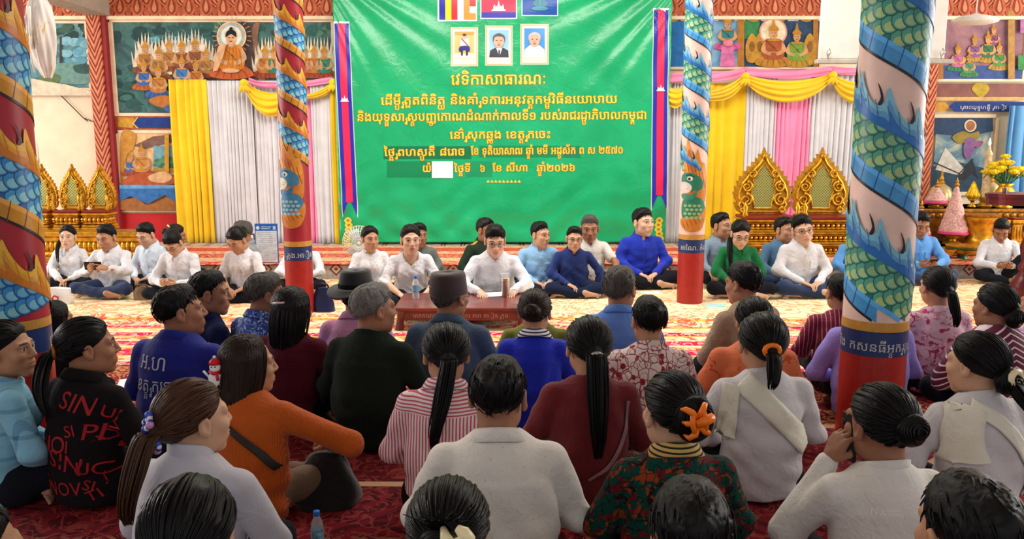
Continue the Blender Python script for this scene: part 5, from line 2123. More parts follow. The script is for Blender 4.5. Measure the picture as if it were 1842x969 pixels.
def hair_mat(name, c0, c1, rough=.38):
    if name in MATS:
        return MATS[name]
    m, nt, b = _new(name)
    at = N(nt, 'ShaderNodeAttribute', attribute_name='flow')
    mp = N(nt, 'ShaderNodeMapping')
    mp.inputs['Scale'].default_value = (1, 1, 1)
    nt.links.new(at.outputs['Vector'], mp.inputs[0])
    n1 = noise(nt, mp.outputs[0], 1.0, 4, .65)
    nt.links.new(ramp(nt, n1.outputs[0], [(.32, c0), (.70, c1)]), b.inputs['Base Color'])
    b.inputs['Roughness'].default_value = rough
    b.inputs['Specular IOR Level'].default_value = .17
    bump(nt, b, n1.outputs[0], .55, .004)
    MATS[name] = m
    return m


HB = hair_mat('black_hair', C(7, 6, 7), C(20, 18, 18))
HBR = hair_mat('brown_hair', C(38, 24, 18), C(96, 62, 42))
HDB = hair_mat('dark_brown_hair', C(18, 12, 11), C(50, 32, 26))
HGR = hair_mat('grey_hair', C(66, 64, 62), C(150, 146, 140), .5)
HSG = hair_mat('greying_hair', C(36, 34, 33), C(104, 98, 92), .48)


def flow_of(V, tie, c=(0, -.012, .03)):
    """streak coordinates: angle round the line to the tie point, distance from it"""
    a = np.asarray(tie, float) - np.asarray(c)
    a /= np.linalg.norm(a)
    t = np.array([1.0, 0, 0]) if abs(a[0]) < .8 else np.array([0, 1.0, 0])
    u = np.cross(a, t)
    u /= np.linalg.norm(u)
    w = np.cross(a, u)
    d = V - np.asarray(c)
    ang = np.arctan2(d @ w, d @ u)
    dist = np.linalg.norm(V - np.asarray(tie), axis=1)
    return np.stack([np.cos(ang) * 26, np.sin(ang) * 26, dist * 9], 1)


_hairc = {}


def hair_cap(style):
    """hair over the skull, in the head frame"""
    if style in _hairc:
        return _hairc[style]
    lo, hi = (-.15, -.19, -.20), (.15, .13, .165)
    h = .0046
    P = gridP(lo, hi, h)
    x, y, z = P
    ax = np.abs(x)
    skull = f_ell(P, (0, -.012, .03), (.073, .093, .081))
    wob = .0022 * np.sin(70 * x + 40 * z) * np.sin(55 * y - 30 * z + 1) + .0015 * np.sin(130 * x - 60 * y)
    tie = (0, -.04, .11)
    if style in ('short', 'crop', 'side', 'bald'):
        sd_, tp_ = {'short': (.0055, .0135), 'crop': (.0045, .0085), 'side': (.0065, .0165), 'bald': (.004, .003)}[style]
        up = np.clip((z - .015) / .085, 0, 1)
        up = up * up * (3 - 2 * up)
        line = .011 if style != 'bald' else .03
        if style == 'side':
            line = .004
        edge = np.clip((-.62 * y + .78 * z - line) / .030, .12, 1)
        d = skull - ((sd_ + (tp_ - sd_) * up) * edge + wob * edge)
        cut = (-.62 * y + .78 * z) * -1 + line                     # below the hair line -> outside
        nape = -(z + .070 + .15 * np.abs(x))                       # neck line
        cut = cut + .004 * np.sin(160 * x + 3 * np.sin(60 * x)) + .003 * np.sin(90 * y + 50 * z)
        d = smin(d, f_ell(P, (0, .026, .100), (.044, .030, .017)), .03) if style in ('short', 'side') else d
        d = smax(d, cut, .006)
        d = smax(d, nape, .006)
        d = smax(d, -f_ell((ax, y, z), (.083, -.006, -.008), (.018, .024, .036)), .004)   # clear of the ears
        if style != 'bald':                                        # sideburns
            d = smin(d, f_ell((ax, y, z), (.0640, .012, .016), (.0075, .008, .018)), .010)
        # locks
        d = d - .0016 * np.sin(90 * np.arctan2(x, y + .04) + 60 * z)
    else:
        th = .015
        edge = np.clip((-.60 * y + .80 * z - .004) / .032, .15, 1)
        d = skull - (th + wob * .6 + .003 * np.sin(34 * np.arctan2(x, z - .0)) * .4) * edge
        cut = -(-.60 * y + .80 * z) + .006
        cut = cut + .006 * np.cos(ax * 55)                         # slight widow's peak
        if style in ('pony', 'bun', 'lowbun', 'claw', 'sidepony'):
            d = smax(d, cut, .006)
            nape = -(z + .078)
            d = smax(d, nape, .01)
            tie = {'pony': (0, -.118, .0), 'bun': (0, -.115, .03), 'lowbun': (0, -.115, -.03), 'claw': (.02, -.115, .035), 'sidepony': (-.01, -.118, -.03)}[style]
            if style == 'bun':
                d = smin(d, f_ell(P, (0, -.120, .025), (.040, .034, .040)) - .002 * np.sin(60 * x + 50 * z), .014)
            if style == 'lowbun':
                d = smin(d, f_ell(P, (0, -.118, -.035), (.052, .036, .044)) - .002 * np.sin(60 * x + 50 * z), .016)
            if style == 'claw':
                d = smin(d, f_ell(P, (.012, -.112, .015), (.055, .038, .062)) - .003 * np.sin(60 * x + 30 * z), .02)
            if style in ('pony', 'sidepony'):
                d = smin(d, f_cap(P, (tie[0] * .6, -.085, tie[2]), tie, .045, .022), .025)
        else:                                                      # long / bob: falls over ears and neck
            tie = (0, .0, .125)
            fall = f_cap((x * .92, y * 1.05, z), (0, -.03, .03), (0, -.055, -.17 if style == 'long' else -.12), .094, .088 if style == 'long' else .098)
            fall = smax(fall, -f_cap(P, (0, .10, .06), (0, .09, -.25), .085, .095), .02)
            d = smin(d, fall, .025)
            d = smax(d, (y - .055) + .6 * np.clip(.05 - z, 0, 1) * 1.0, .01)
            d = d - .0022 * np.sin(60 * np.arctan2(x, -y - .0) + 4 * z)
            d = smax(d, -f_ell(P, (0, .075, -.02), (.064, .07, .085)), .006)
    V, Q = snets(d, lo, h)
    _hairc[style] = (V, Q, flow_of(V, tie), tie)
    return _hairc[style]


def strand_tube(paths, r0, r1, n=5, seg=None):
    """many thin locks as one set of vertices and quads, with flow coordinates"""
    Vs, Qs, Fs, off = [], [], [], 0
    for ip, pth in enumerate(paths):
        pth = np.asarray(pth, float)
        m = len(pth)
        T = np.gradient(pth, axis=0)
        T /= np.linalg.norm(T, axis=1)[:, None] + 1e-9
        up = np.array([.31, .9, .3])
        Aa = np.cross(T, up)
        Aa /= np.linalg.norm(Aa, axis=1)[:, None] + 1e-9
        Bb = np.cross(T, Aa)
        t = np.linspace(0, 1, m)
        rad = (r0[ip] if hasattr(r0, '__len__') else r0) * (1 - t) + (r1[ip] if hasattr(r1, '__len__') else r1) * t
        an = 2 * PI * np.arange(n) / n
        V = pth[:, None, :] + rad[:, None, None] * (Aa[:, None, :] * np.cos(an)[None, :, None] + Bb[:, None, :] * np.sin(an)[None, :, None])
        V = V.reshape(-1, 3)
        i, k = np.meshgrid(np.arange(m - 1), np.arange(n), indexing='ij')
        k2 = (k + 1) % n
        Q = np.stack([i * n + k, i * n + k2, (i + 1) * n + k2, (i + 1) * n + k], -1).reshape(-1, 4)
        Vs.append(V)
        Qs.append(Q + off)
        fl = np.zeros((len(V), 3))
        fl[:, 0] = ip * 1.7 + np.tile(an, m) * .4
        fl[:, 1] = ip * .9
        fl[:, 2] = np.repeat(t, n) * 3
        Fs.append(fl)
        off += len(V)
    return np.concatenate(Vs), np.concatenate(Qs).astype(np.int32), np.concatenate(Fs)


def bez(pts, n):
    return np.array(smooth_loop([tuple(p) for p in pts], max(1, n // (len(pts) - 1)), False))


def tail_paths(pts, width, n, seed, spread=1.0, tip=.35):
    r = np.random.default_rng(seed)
    base = bez(pts, 16)
    m = len(base)
    t = np.linspace(0, 1, m)
    env = np.interp(t, [0, .12, .45, .8, 1], [.5, .9, 1.0, .7, tip * .7]) * width
    out = []
    for k in range(n):
        a, q = r.uniform(0, 2 * PI), r.uniform(0, 1) ** .5
        ph, am = r.uniform(0, 6), r.uniform(.0, .12)
        o = np.stack([np.cos(a) * q * env * spread * (1 + am * np.sin(5 * t + ph)), np.sin(a) * q * env * .7, 0 * t], 1)
        L = int(m * r.uniform(.62, 1.0))
        p = (base + o)[:max(6, L)]
        out.append(p)
    return out


def scalp_locks(tie, n, seed, line=-.002, lift=.0165, low=-.075):
    """locks combed over the skull from the hair line to the tie point"""
    r = np.random.default_rng(seed)
    c = np.array([0, -.012, .03])
    rad = np.array([.073, .093, .081]) + lift
    td = (np.asarray(tie) - c)
    td /= np.linalg.norm(td)
    out = []
    tries = 0
    while len(out) < n and tries < n * 30:
        tries += 1
        v = r.normal(size=3)
        v /= np.linalg.norm(v)
        p = c + v / np.sqrt((v ** 2 / rad ** 2).sum())
        if (-.60 * p[1] + .80 * p[2]) < line + .016 or p[2] < low:
            continue
        ang = math.acos(max(-1, min(1, float(v @ td))))
        if ang < .25:
            continue
        s = np.linspace(0, 1, 12)
        lf = np.clip((s * 5 + .25), 0, 1)
        so = math.sin(ang)
        dirs = (np.sin((1 - s) * ang)[:, None] * v + np.sin(s * ang)[:, None] * td) / so
        pts = c + dirs / np.sqrt((dirs ** 2 / rad ** 2).sum(1))[:, None] * ((1 + .012 * r.uniform(-1, 1)) * (.90 + .10 * lf))[:, None]
        out.append(pts)
    return out


def rot(yaw, pitch=0, roll=0):
    """yaw about z, then nod (positive looks down), then tilt"""
    return np.array(Matrix.Rotation(yaw, 3, 'Z') @ Matrix.Rotation(-pitch, 3, 'X') @ Matrix.Rotation(roll, 3, 'Y'))


def folds(P, amp, seed, k=1.0):
    x, y, z = P
    r = np.random.default_rng(seed)
    d = 0
    for i in range(4):
        w = r.normal(size=3) * np.array([26, 18, 22]) * k
        w2 = r.normal(size=3) * 12
        d = d + np.sin(w[0] * x + w[1] * y + w[2] * z + 1.6 * np.sin(w2[0] * x + w2[1] * y + w2[2] * z + i)) * (amp / (1.3 + i * .5))
    return d


# ------------------------------------------------------------------ garments
def garment(name, col, rough=.82, pattern=None, sheen=.15, bscale=26, bstr=.35, weave=380, **k):
    if name in MATS:
        return MATS[name]
    m, nt, b = _new(name)
    v = coords(nt)
    n1 = noise(nt, v, 7, 4, .6)
    base = ramp(nt, n1.outputs[0], [(.3, tuple(c * .93 for c in col)), (.7, tuple(min(1, c * 1.05) for c in col))])
    s = N(nt, 'ShaderNodeSeparateXYZ')
    nt.links.new(v, s.inputs[0])
    X, Y, Z = s.outputs
    if pattern:
        base = pattern(nt, v, X, Y, Z, base)
    nt.links.new(base, b.inputs['Base Color'])
    b.inputs['Roughness'].default_value = rough
    dk_ = max(col) < .09
    b.inputs['Specular IOR Level'].default_value = .08 if dk_ else .2
    b.inputs['Sheen Weight'].default_value = .02 if dk_ else sheen
    f1 = noise(nt, v, bscale, 4, .55, 1.0)
    f2 = noise(nt, v, weave, 2)
    hsum = math_n(nt, 'MULTIPLY_ADD', f2.outputs[0], .08, f1.outputs[0])
    bump(nt, b, hsum, bstr, .02)
    MATS[name] = m
    return m


def stripes(axis, period, width, col, soft=None, yoke=None, skew=0.0, both=None):
    def f(nt, v, X, Y, Z, base):
        a = {'x': X, 'y': Y, 'z': Z}[axis]
        if skew:
            a = math_n(nt, 'ADD', a, math_n(nt, 'MULTIPLY', Z if axis == 'x' else math_n(nt, 'ABSOLUTE', X), skew))
        k = math_n(nt, 'LESS_THAN', math_n(nt, 'FRACT', math_n(nt, 'DIVIDE', a, period)), width)
        if yoke:
            k2 = math_n(nt, 'LESS_THAN', math_n(nt, 'FRACT', math_n(nt, 'DIVIDE', Z, period)), width)
            sel = math_n(nt, 'GREATER_THAN', Z, yoke)
            k = math_n(nt, 'ADD', math_n(nt, 'MULTIPLY', k2, sel), math_n(nt, 'MULTIPLY', k, math_n(nt, 'SUBTRACT', 1.0, sel)))
        return mixc(nt, k, base, col)
    return f


def blotches(cols, scale, thr=.5, dist=1.0, edges=None, detail=3):
    def f(nt, v, X, Y, Z, base):
        c = base
        for i, cc in enumerate(cols):
            n = noise(nt, math_vec_off(nt, v, i * 3.7), scale * (1 + .25 * i), detail, .5, dist)
            c = mixc(nt, math_n(nt, 'GREATER_THAN', n.outputs[0], thr + .02 * i), c, cc)
        if edges:
            vo = voro(nt, v, edges[0], 'DISTANCE_TO_EDGE', 1)
            c = mixc(nt, math_n(nt, 'LESS_THAN', vo.outputs[0], edges[1]), c, edges[2])
        return c
    return f


def math_vec_off(nt, v, o):
    n = N(nt, 'ShaderNodeVectorMath', operation='ADD')
    nt.links.new(v, n.inputs[0])
    n.inputs[1].default_value = (o, o * .7, o * 1.3)
    return n.outputs[0]


def drops(scale, c_in, c_ring, r_in=.30, r_out=.42, extra=None):
    def f(nt, v, X, Y, Z, base):
        n = noise(nt, v, scale * .6, 2, .5)
        vv = N(nt, 'ShaderNodeVectorMath', operation='MULTIPLY_ADD')
        nt.links.new(n.outputs['Color'], vv.inputs[0])
        vv.inputs[1].default_value = (.03, .03, .03)
        nt.links.new(v, vv.inputs[2])
        vo = voro(nt, vv.outputs[0], scale, 'F1', .9)
        c = mixc(nt, math_n(nt, 'LESS_THAN', vo.outputs[0], r_out), base, c_ring)
        c = mixc(nt, math_n(nt, 'LESS_THAN', vo.outputs[0], r_out - .05), c, base)
        vb = voro(nt, math_vec_off(nt, vv.outputs[0], .012), scale, 'F1', .9)
        c = mixc(nt, math_n(nt, 'LESS_THAN', vb.outputs[0], r_in), c, c_in)
        if extra:
            ed = voro(nt, vv.outputs[0], scale * 1.1, 'DISTANCE_TO_EDGE', .9)
            c = mixc(nt, math_n(nt, 'LESS_THAN', ed.outputs[0], .04), c, extra)
        return c
    return f


def plaid(period, w, col):
    def f(nt, v, X, Y, Z, base):
        k1 = math_n(nt, 'LESS_THAN', math_n(nt, 'FRACT', math_n(nt, 'DIVIDE', X, period)), w)
        k2 = math_n(nt, 'LESS_THAN', math_n(nt, 'FRACT', math_n(nt, 'DIVIDE', Z, period)), w)
        return mixc(nt, math_n(nt, 'MULTIPLY', math_n(nt, 'ADD', k1, k2), .5), base, col)
    return f


# ------------------------------------------------------------------ a seated person
POSE = {   # elbow, wrist, finger direction, palm normal, hand  (x outwards, y forwards, z up)
    'lap': ((.235, .03, .255), (.075, .215, .155), (-.75, .6, -.25), (0, .2, -1), 'rest'),
    'lapw': ((.25, .06, .26), (.12, .25, .17), (-.6, .7, -.3), (0, .2, -1), 'rest'),
    'knee': ((.26, .10, .285), (.24, .30, .205), (.0, .85, -.5), (0, .3, -1), 'rest'),
    'phone': ((.235, .10, .27), (.085, .265, .315), (-.45, .6, .45), (-.6, -.5, .6), 'grip'),
    'low': ((.235, .10, .255), (.07, .27, .235), (-.45, .75, .15), (-.5, -.2, .8), 'grip'),
    'lean': ((.275, .00, .275), (.32, .055, .045), (.25, .95, -.15), (0, 0, -1), 'flat'),
    'write': ((.255, .12, .255), (.13, .33, .235), (-.3, .9, -.25), (0, .2, -1), 'rest'),
    'point': ((.24, .14, .30), (.13, .30, .345), (-.85, .35, .25), (.2, -.5, -.8), 'point'),
    'ear': ((.25, .06, .30), (.155, .075, .535), (-.35, -.15, .9), (-.9, .1, .2), 'grip'),
    'bent': ((.36, .13, .30), (.22, .30, .235), (-.85, .45, -.1), (0, .2, -1), 'rest'),
    'out': ((.30, .16, .30), (.30, .36, .22), (-.55, .8, -.2), (0, .2, -1), 'rest'),
    'beside': ((.26, -.01, .26), (.24, .17, .14), (-.1, .9, -.4), (-.2, .2, -1), 'rest'),
}
PEOPLE = []
PMAT = Matrix.Identity(4)


def person(label, px, py, Z=.78, face='back', turn=0, hyaw=0, hpitch=0, hroll=0, lean=0.0, slide=0.0, W=1.0, hs=1.0, skin=(196, 148, 116), hair='short', hmat=None,
           top=None, legs_m=None, arms=('lap', 'lap'), sleeve='long', legs='cross', near=False, collar=None, female=False, tail=None, grp=None, hide_legs=False,
           bulk=1.0, tuck=False, fy=None, hz=1.0, lips=None, Yfix=None, seed=None, brow=True, hem=.03, neckline=0.0):
    """label: which person; (px, py): picture point of the crown; Z: seated height.  Built in its own frame, then set down."""
    seed = seed if seed is not None else len(PEOPLE) * 17 + 5
    if fy is not None:                      # the floor line is seen: the seated height follows
        Yf = G(px, fy).y
        Z = A(px, py, Yf).z
        Yfix = Yf
    if face == 'back' and legs == 'cross':
        legs = 'hug'
    if legs == 'wide':
        legs = 'cross'
    S = Z / .80
    yaw = (PI if face == 'cam' else 0.0) + math.radians(turn)
    ln = lean
    # joints in the body frame (metres at S = 1)
    pelvis = np.array([0, -.03, .095])
    waist = np.array([0, -.045 + ln * .25, .24])
    chest = np.array([0, -.025 + ln * .62, .40])
    neckb = np.array([0, -.02 + ln, .535])
    if female:
        W *= .94
    shx, shz = .152 * W, .482
    shy = -.02 + ln * .9
    HR = rot(math.radians(hyaw), math.radians(hpitch), math.radians(hroll)) @ np.diag([1 + .035 * math.sin(seed * 2.3), 1, hz * (1 + .02 * math.sin(seed * 1.7))])
    # the head is moved so that the crown lands at Z
    pv = neckb + np.array([0, .02, .055])
    H_ORIG = pv - HR @ (np.array([0, -.012, -.075]) * hs)
    crown = H_ORIG + HR @ (np.array([0, -.01, .122]) * hs)
    dz = .80 - crown[2]
    H_ORIG[2] += dz
    pv[2] += dz
    neckb[2] += dz * .8
    shz += dz * .8
    crown[2] = .80
    chest[2] += dz * .6
    # set down in the hall
    w = G(px, py, Z) if Yfix is None else A(px, py, Yfix)
    cy_, sy_ = math.cos(yaw), math.sin(yaw)
    ox = w.x - S * (cy_ * crown[0] - sy_ * crown[1])
    oy = w.y - S * (sy_ * crown[0] + cy_ * crown[1])
    z0 = .022
    root = thing('person', label, 'person', (ox, oy, z0), yaw, grp)
    root.scale = (S, S, S)
    sk = np.array(C(*skin))
    lipc = np.array(C(*lips)) if lips else sk * np.array([.90, .68, .66])
    I = Isl()
    # head
    HV, HQ, zone = HEAD['fine' if near else 'far']
    pal = np.stack([sk, np.array(C(206, 198, 190)), np.array(C(24, 16, 12)), lipc, np.array(C(34, 26, 24)) if brow else sk * .6, sk * .45])
    I.add((HV * hs) @ HR.T + H_ORIG, HQ, pal[zone])
    # neck, shoulders, trunk under the clothes
    lo, hi = (-.28 * W - .05, -.30, -.02), (.28 * W + .05, .45, .62 + dz)
    h = .018
    P = gridP(lo, hi, h)
    rt = .112 * W * bulk

    def ys(P, k):
        return (P[0], P[1] * k, P[2])
    d = f_cap(ys(P, 1.35), pelvis * (1, 1.35, 1), waist * (1, 1.35, 1), .10 * W, .09 * W)
    d = smin(d, f_cap(ys(P, 1.35), waist * (1, 1.35, 1), chest * (1, 1.35, 1), .09 * W, .11 * W), .05)
    d = smin(d, f_cap(P, (-shx * .8, shy, shz), (shx * .8, shy, shz), .035, .035), .06)
    d = smin(d, f_cap(P, chest, neckb, .06, .045), .05)
    arms_ = []
    for side, nm in zip((1, -1), arms):
        el, wr, fd, pn, hk = POSE[nm]
        f = np.array([side, 1, 1])
        el, wr = np.array(el) * f * (W, 1, 1) + (0, ln * .7, 0), np.array(wr) * f * (W, 1, 1) + (0, ln * .35, 0)
        if nm == 'ear':
            wr = H_ORIG + np.array([side * .135, .06, -.13])
            el = np.array([side * .26, .10, .27])
        sh = np.array([side * shx, shy, shz - .015])
        arms_.append((side, sh, el, wr, np.array(fd) * f, np.array(pn) * f, hk))
        d = smin(d, f_cap(P, sh, el, .030, .028), .02)
        d = smin(d, f_cap(P, el, wr, .024, .014), .02)
    hipx = .085
    knee = {'cross': ((.285, .235, .115), (-.285, .235, .115)), 'side': ((.20, .30, .085), (-.25, .20, .09)), 'hug': ((.15, .25, .14), (-.15, .25, .14)), 'up': ((.26, .24, .12), (-.20, .22, .33))}[legs]
    ank = {'cross': ((-.10, .285, .055), (.10, .245, .055)), 'side': ((.33, .02, .05), (.05, .16, .05)), 'hug': ((-.04, .20, .055), (.04, .16, .055)), 'up': ((-.08, .30, .055), (-.15, .36, .06))}[legs]
    for i, side in enumerate((1, -1)):
        hp = np.array([side * hipx, -.01, .10])
        d = smin(d, f_cap(P, hp, knee[i], .055, .04), .03)
        d = smin(d, f_cap(P, knee[i], ank[i], .04, .03), .02)
    V, Q = snets(d, lo, h)
    I.add(V, Q, sk)
    vn = face == 'cam'
    lo, hi = neckb - (.10, .10, .17), pv + .085
    P = gridP(lo, hi, .0065)
    base = neckb + np.array([0, -.005, -.045])
    top_n = pv + HR @ (np.array([0, .0, .03]))
    dn = f_cap(P, base, top_n, .062, .050 * (.94 if female else 1.02))
    dn = smin(dn, f_cap(P, (-shx * .5, shy, shz + .005), (shx * .5, shy, shz + .005), .036, .036), .045)
    if vn:
        dn = smin(dn, f_cap(P, neckb + (0, .015, -.02), neckb + (0, .035, -.12), .058, .052), .04)
    V, Q = snets(dn, lo, .0065)
    I.add(V, Q, sk)
    # hands and feet
    for (side, sh, el, wr, fd, pn, hk) in arms_:
        HVh, HQh = HAND[hk]
        yv = fd / np.linalg.norm(fd)
        zv = -(pn - yv * (pn @ yv))
        zv /= np.linalg.norm(zv)
        xv = np.cross(yv, zv)
        k = np.array([side, 1, 1]) * .98
        V = (HVh * k) @ np.stack([xv, yv, zv]) + wr
        I.add(V, HQh if side == 1 else HQh[:, ::-1], sk * .97)
        if sleeve != 'long':
            lo, hi = np.minimum(el, wr) - .06, np.maximum(el, wr) + .06
            P = gridP(lo, hi, .008)
            m_ = sh + (el - sh) * .45
            da = smin(f_cap(P, el, wr, .038, .024), f_cap(P, m_, el, .042, .037), .02)
            V, Q = snets(da, lo, .008)
            I.add(V, Q, sk)
    if not hide_legs:
        FV, FQ = FOOT
        for i, side in enumerate((1, -1)):
            a, kn = np.array(ank[i]), np.array(knee[i])
            dr = a - kn
            dr[2] = 0
            dr /= np.linalg.norm(dr)
            up = np.array([dr[1] * .75 * side, -dr[0] * .75 * side, .66])
            if legs == 'up' and i == 1:
                dr, up = np.array([0, 1.0, 0]), np.array([0, 0, 1.0])
            yv = dr
            zv = up - yv * (up @ yv)
            zv /= np.linalg.norm(zv)
            xv = np.cross(yv, zv)
            V = FV @ np.stack([xv, yv, zv]) + a + dr * .01
            V[:, 2] = np.maximum(V[:, 2], .002)
            I.add(V, FQ, sk * .92)
    body = I.build('body', SKINM, root)
    # ---------------- shirt
    h = .0105 if near else .0135
    lo = np.array((-.36 * max(W, 1) - .06, -.34 + min(0, ln), -.012))
    hi = np.array((.36 * max(W, 1) + .06, .44 + max(0, ln), .64 + dz))
    P = gridP(lo, hi, h)
    k = 1.32
    rw, rc = .152 * W * bulk, .152 * W * (1 + (bulk - 1) * .6)
    if female:
        rw *= .95
        rc *= .97
    rp = .166 * (W * .5 + .5) * bulk
    pl = pelvis + (0, 0, 0 if not tuck else .03)
    d = f_cap(ys(P, k), (pl + (0, 0, -.02)) * (1, k, 1), waist * (1, k, 1), rp, rw)
    d = smin(d, f_cap(ys(P, k), waist * (1, k, 1), chest * (1, k, 1), rw, rc), .06)
    d = smin(d, f_cap(ys(P, k), chest * (1, k, 1), (np.array([0, shy, shz - .05])) * (1, k, 1), rc * .97, .11 * W), .05)
    d = smin(d, f_cap(P, (-shx, shy, shz - .012), (shx, shy, shz - .012), .047, .047), .05)
    d = smin(d, f_cap(P, (0, shy - .01, shz), neckb + (0, -.008, -.02), .082, .064), .07)
    if female:
        d = smin(d, f_ell((np.abs(P[0]), P[1], P[2]), (.062 * W, chest[1] + .085, chest[2] - .03), (.055, .05, .06)), .05)
    # cut open at the neck
    d = smax(d, -f_cap(P, neckb + (0, .012 + neckline, -.03 - neckline * .8), neckb + (0, .03, .12), .058 + neckline * .4, .075), .012)
    vneck = face == 'cam' and collar and collar[0] == 'shirt'
    if vneck:
        d = smax(d, -f_cap(P, neckb + (0, .075, .02), neckb + (0, .125, -.085), .030, .006), .008)
    for (side, sh, el, wr, fd, pn, hk) in arms_:
        m_ = sh + (el - sh) * .62
        u = (wr - el) / (np.linalg.norm(wr - el) + 1e-9)
        if sleeve == 'long':
            da = smin(f_cap(P, sh, el, .056 * (.5 + .5 * W), .053), f_cap(P, el, wr - u * .016, .052, .036), .03)
        elif sleeve == 'half':
            da = smin(f_cap(P, sh, el, .060, .052), f_cap(P, el, el + (wr - el) * .15, .05, .046), .02)
        else:
            da = f_cap(P, sh, m_, .060, .056)
        d = smin(d, da, .022)
    z_ = P[2]
    d = d + folds(P, .0055 if face == 'back' else .0075, seed, 1.0 if face == 'back' else 1.35) * np.clip((shz + .02 - z_) / .15, .25, 1)
    # creases across the back and waist
    d = d + .0035 * np.sin(z_ * 62 + 4 * np.sin(9 * P[0] + seed) + seed) * np.clip((.33 - z_) / .2, 0, 1)
    d = smax(d, hem - .02 - z_ + .012 * np.sin(7 * P[0] + seed) * np.cos(5 * P[1]), .012) if not tuck else smax(d, .13 - z_, .02)
    V, Q = snets(d, lo, h)
    shirt = mk('shirt', V, [Q], top, root)
    # ---------------- trousers or skirt
    if not hide_legs:
        h = .0135 if near else .016
        lo, hi = np.array((-.42, -.28, -.012)), np.array((.42, .48, .46 if legs == 'up' else .26))
        P = gridP(lo, hi, h)
        d = f_cap(ys(P, 1.2), (-.06, -.03 * 1.2, .085), (.06, -.03 * 1.2, .085), .118 * bulk, .118 * bulk)
        for i, side in enumerate((1, -1)):
            hp = np.array([side * hipx, .0, .098])
            kn, an = np.array(knee[i]), np.array(ank[i])
            d = smin(d, f_cap(P, hp, kn, .088, .066), .04)
            d = smin(d, f_cap(P, kn, an, .066, .042), .025)
        if legs == 'side':
            d = smin(d, f_ell(P, (0, .14, .05), (.22, .16, .085)), .06)
        d = d + folds(P, .005, seed + 3)
        d = smax(d, .004 - P[2], .008)
        V, Q = snets(d, lo, h)
        mk('trousers' if legs != 'side' else 'skirt', V, [Q], legs_m, root)
    # ---------------- hair
    if hair:
        hm = hmat or HB
        V, Q, fl, tie = hair_cap(hair)
        I2 = Isl()
        T = lambda A_: (A_ * hs) @ HR.T + H_ORIG
        I2.add(T(V), Q, None, fl)
        if hair in ('pony', 'bun', 'lowbun', 'claw', 'sidepony') and near:
            lk = scalp_locks(tie, 150, seed)
            Vl, Ql, Fl = strand_tube(lk, .0034, .0022)
            I2.add(T(Vl), Ql, None, Fl)
        if hair in ('short', 'side', 'crop') and near:
            r = np.random.default_rng(seed)
            paths = []
            c = np.array([0, -.012, .03])
            rad = np.array([.073, .093, .081]) + {'short': .012, 'side': .015, 'crop': .008}[hair]
            for _ in range(260):
                v = r.normal(size=3)
                v /= np.linalg.norm(v)
                p = c + v / np.sqrt((v ** 2 / rad ** 2).sum())
                ed_ = max(.12, min(1, (-.62 * p[1] + .78 * p[2] - .011) / .03))
                if -.62 * p[1] + .78 * p[2] < .022 or p[2] < -.045 or (abs(p[0]) > .06 and abs(p[1]) < .03 and p[2] < .03):
                    continue
                g = np.array([.25 * r.normal(), .35 - 1.2 * (p[1] < 0), -1.0])
                g -= v * (g @ v)
                g /= np.linalg.norm(g) + 1e-9
                s = np.linspace(0, .034, 5)[:, None]
                q = p + g * s
                qd = (q - c)
                qd /= np.linalg.norm(qd, axis=1)[:, None]
                q = c + qd / np.sqrt((qd ** 2 / rad ** 2).sum(1))[:, None] * (1 + .02 * np.linspace(0, 1, 5)[:, None]) * (.88 + .12 * ed_)
                paths.append(q)
            if paths:
                Vl, Ql, Fl = strand_tube(paths, .0030, .0008, 4)
                I2.add(T(Vl), Ql, None, Fl)
        if hair in ('short', 'side', 'crop'):
            # locks falling unevenly over the forehead
            r = np.random.default_rng(seed + 1)
            paths = []
            sd = 1 if seed % 2 else -1
            thk = {'short': .010, 'side': .012, 'crop': .006}[hair]
            ln_ = {'short': .011, 'side': .004, 'crop': .011}[hair]
            for x_ in np.linspace(-.062, .062, 64):
                x_ += r.uniform(-.002, .002)
                f_ = math.sqrt(max(.05, 1 - (x_ / .076) ** 2))
                ph_ = np.linspace(0, PI / 2 + .4, 90)
                yy, zz = -.012 + .093 * f_ * np.sin(ph_), .03 + .081 * f_ * np.cos(ph_)
                k_ = int(np.argmax((-.62 * yy + .78 * zz) < ln_))
                p0 = ph_[k_]
                t = np.linspace(0, 1, 7)
                over = r.uniform(-.16, .05 if hair != 'crop' else .0) + .05 * math.exp(-((x_ - sd * .02) / .03) ** 2) * (hair == 'side')
                pp_ = p0 - r.uniform(.35, .6) + t * (r.uniform(.35, .55) + over)
                xs = x_ + sd * t * r.uniform(.004, .022)
                f2 = np.sqrt(np.clip(1 - (xs / .078) ** 2, .05, 1))
                lift = thk * (1 - .8 * t ** 2) * (1 - .45 * (xs / .062) ** 2) + .001
                paths.append(np.stack([xs, -.012 + (.093 + lift) * f2 * np.sin(pp_), .03 + (.081 + lift) * f2 * np.cos(pp_)], 1))
            Vl, Ql, Fl = strand_tube(paths, .0036, .0010, 4)
            I2.add(T(Vl), Ql, None, Fl)
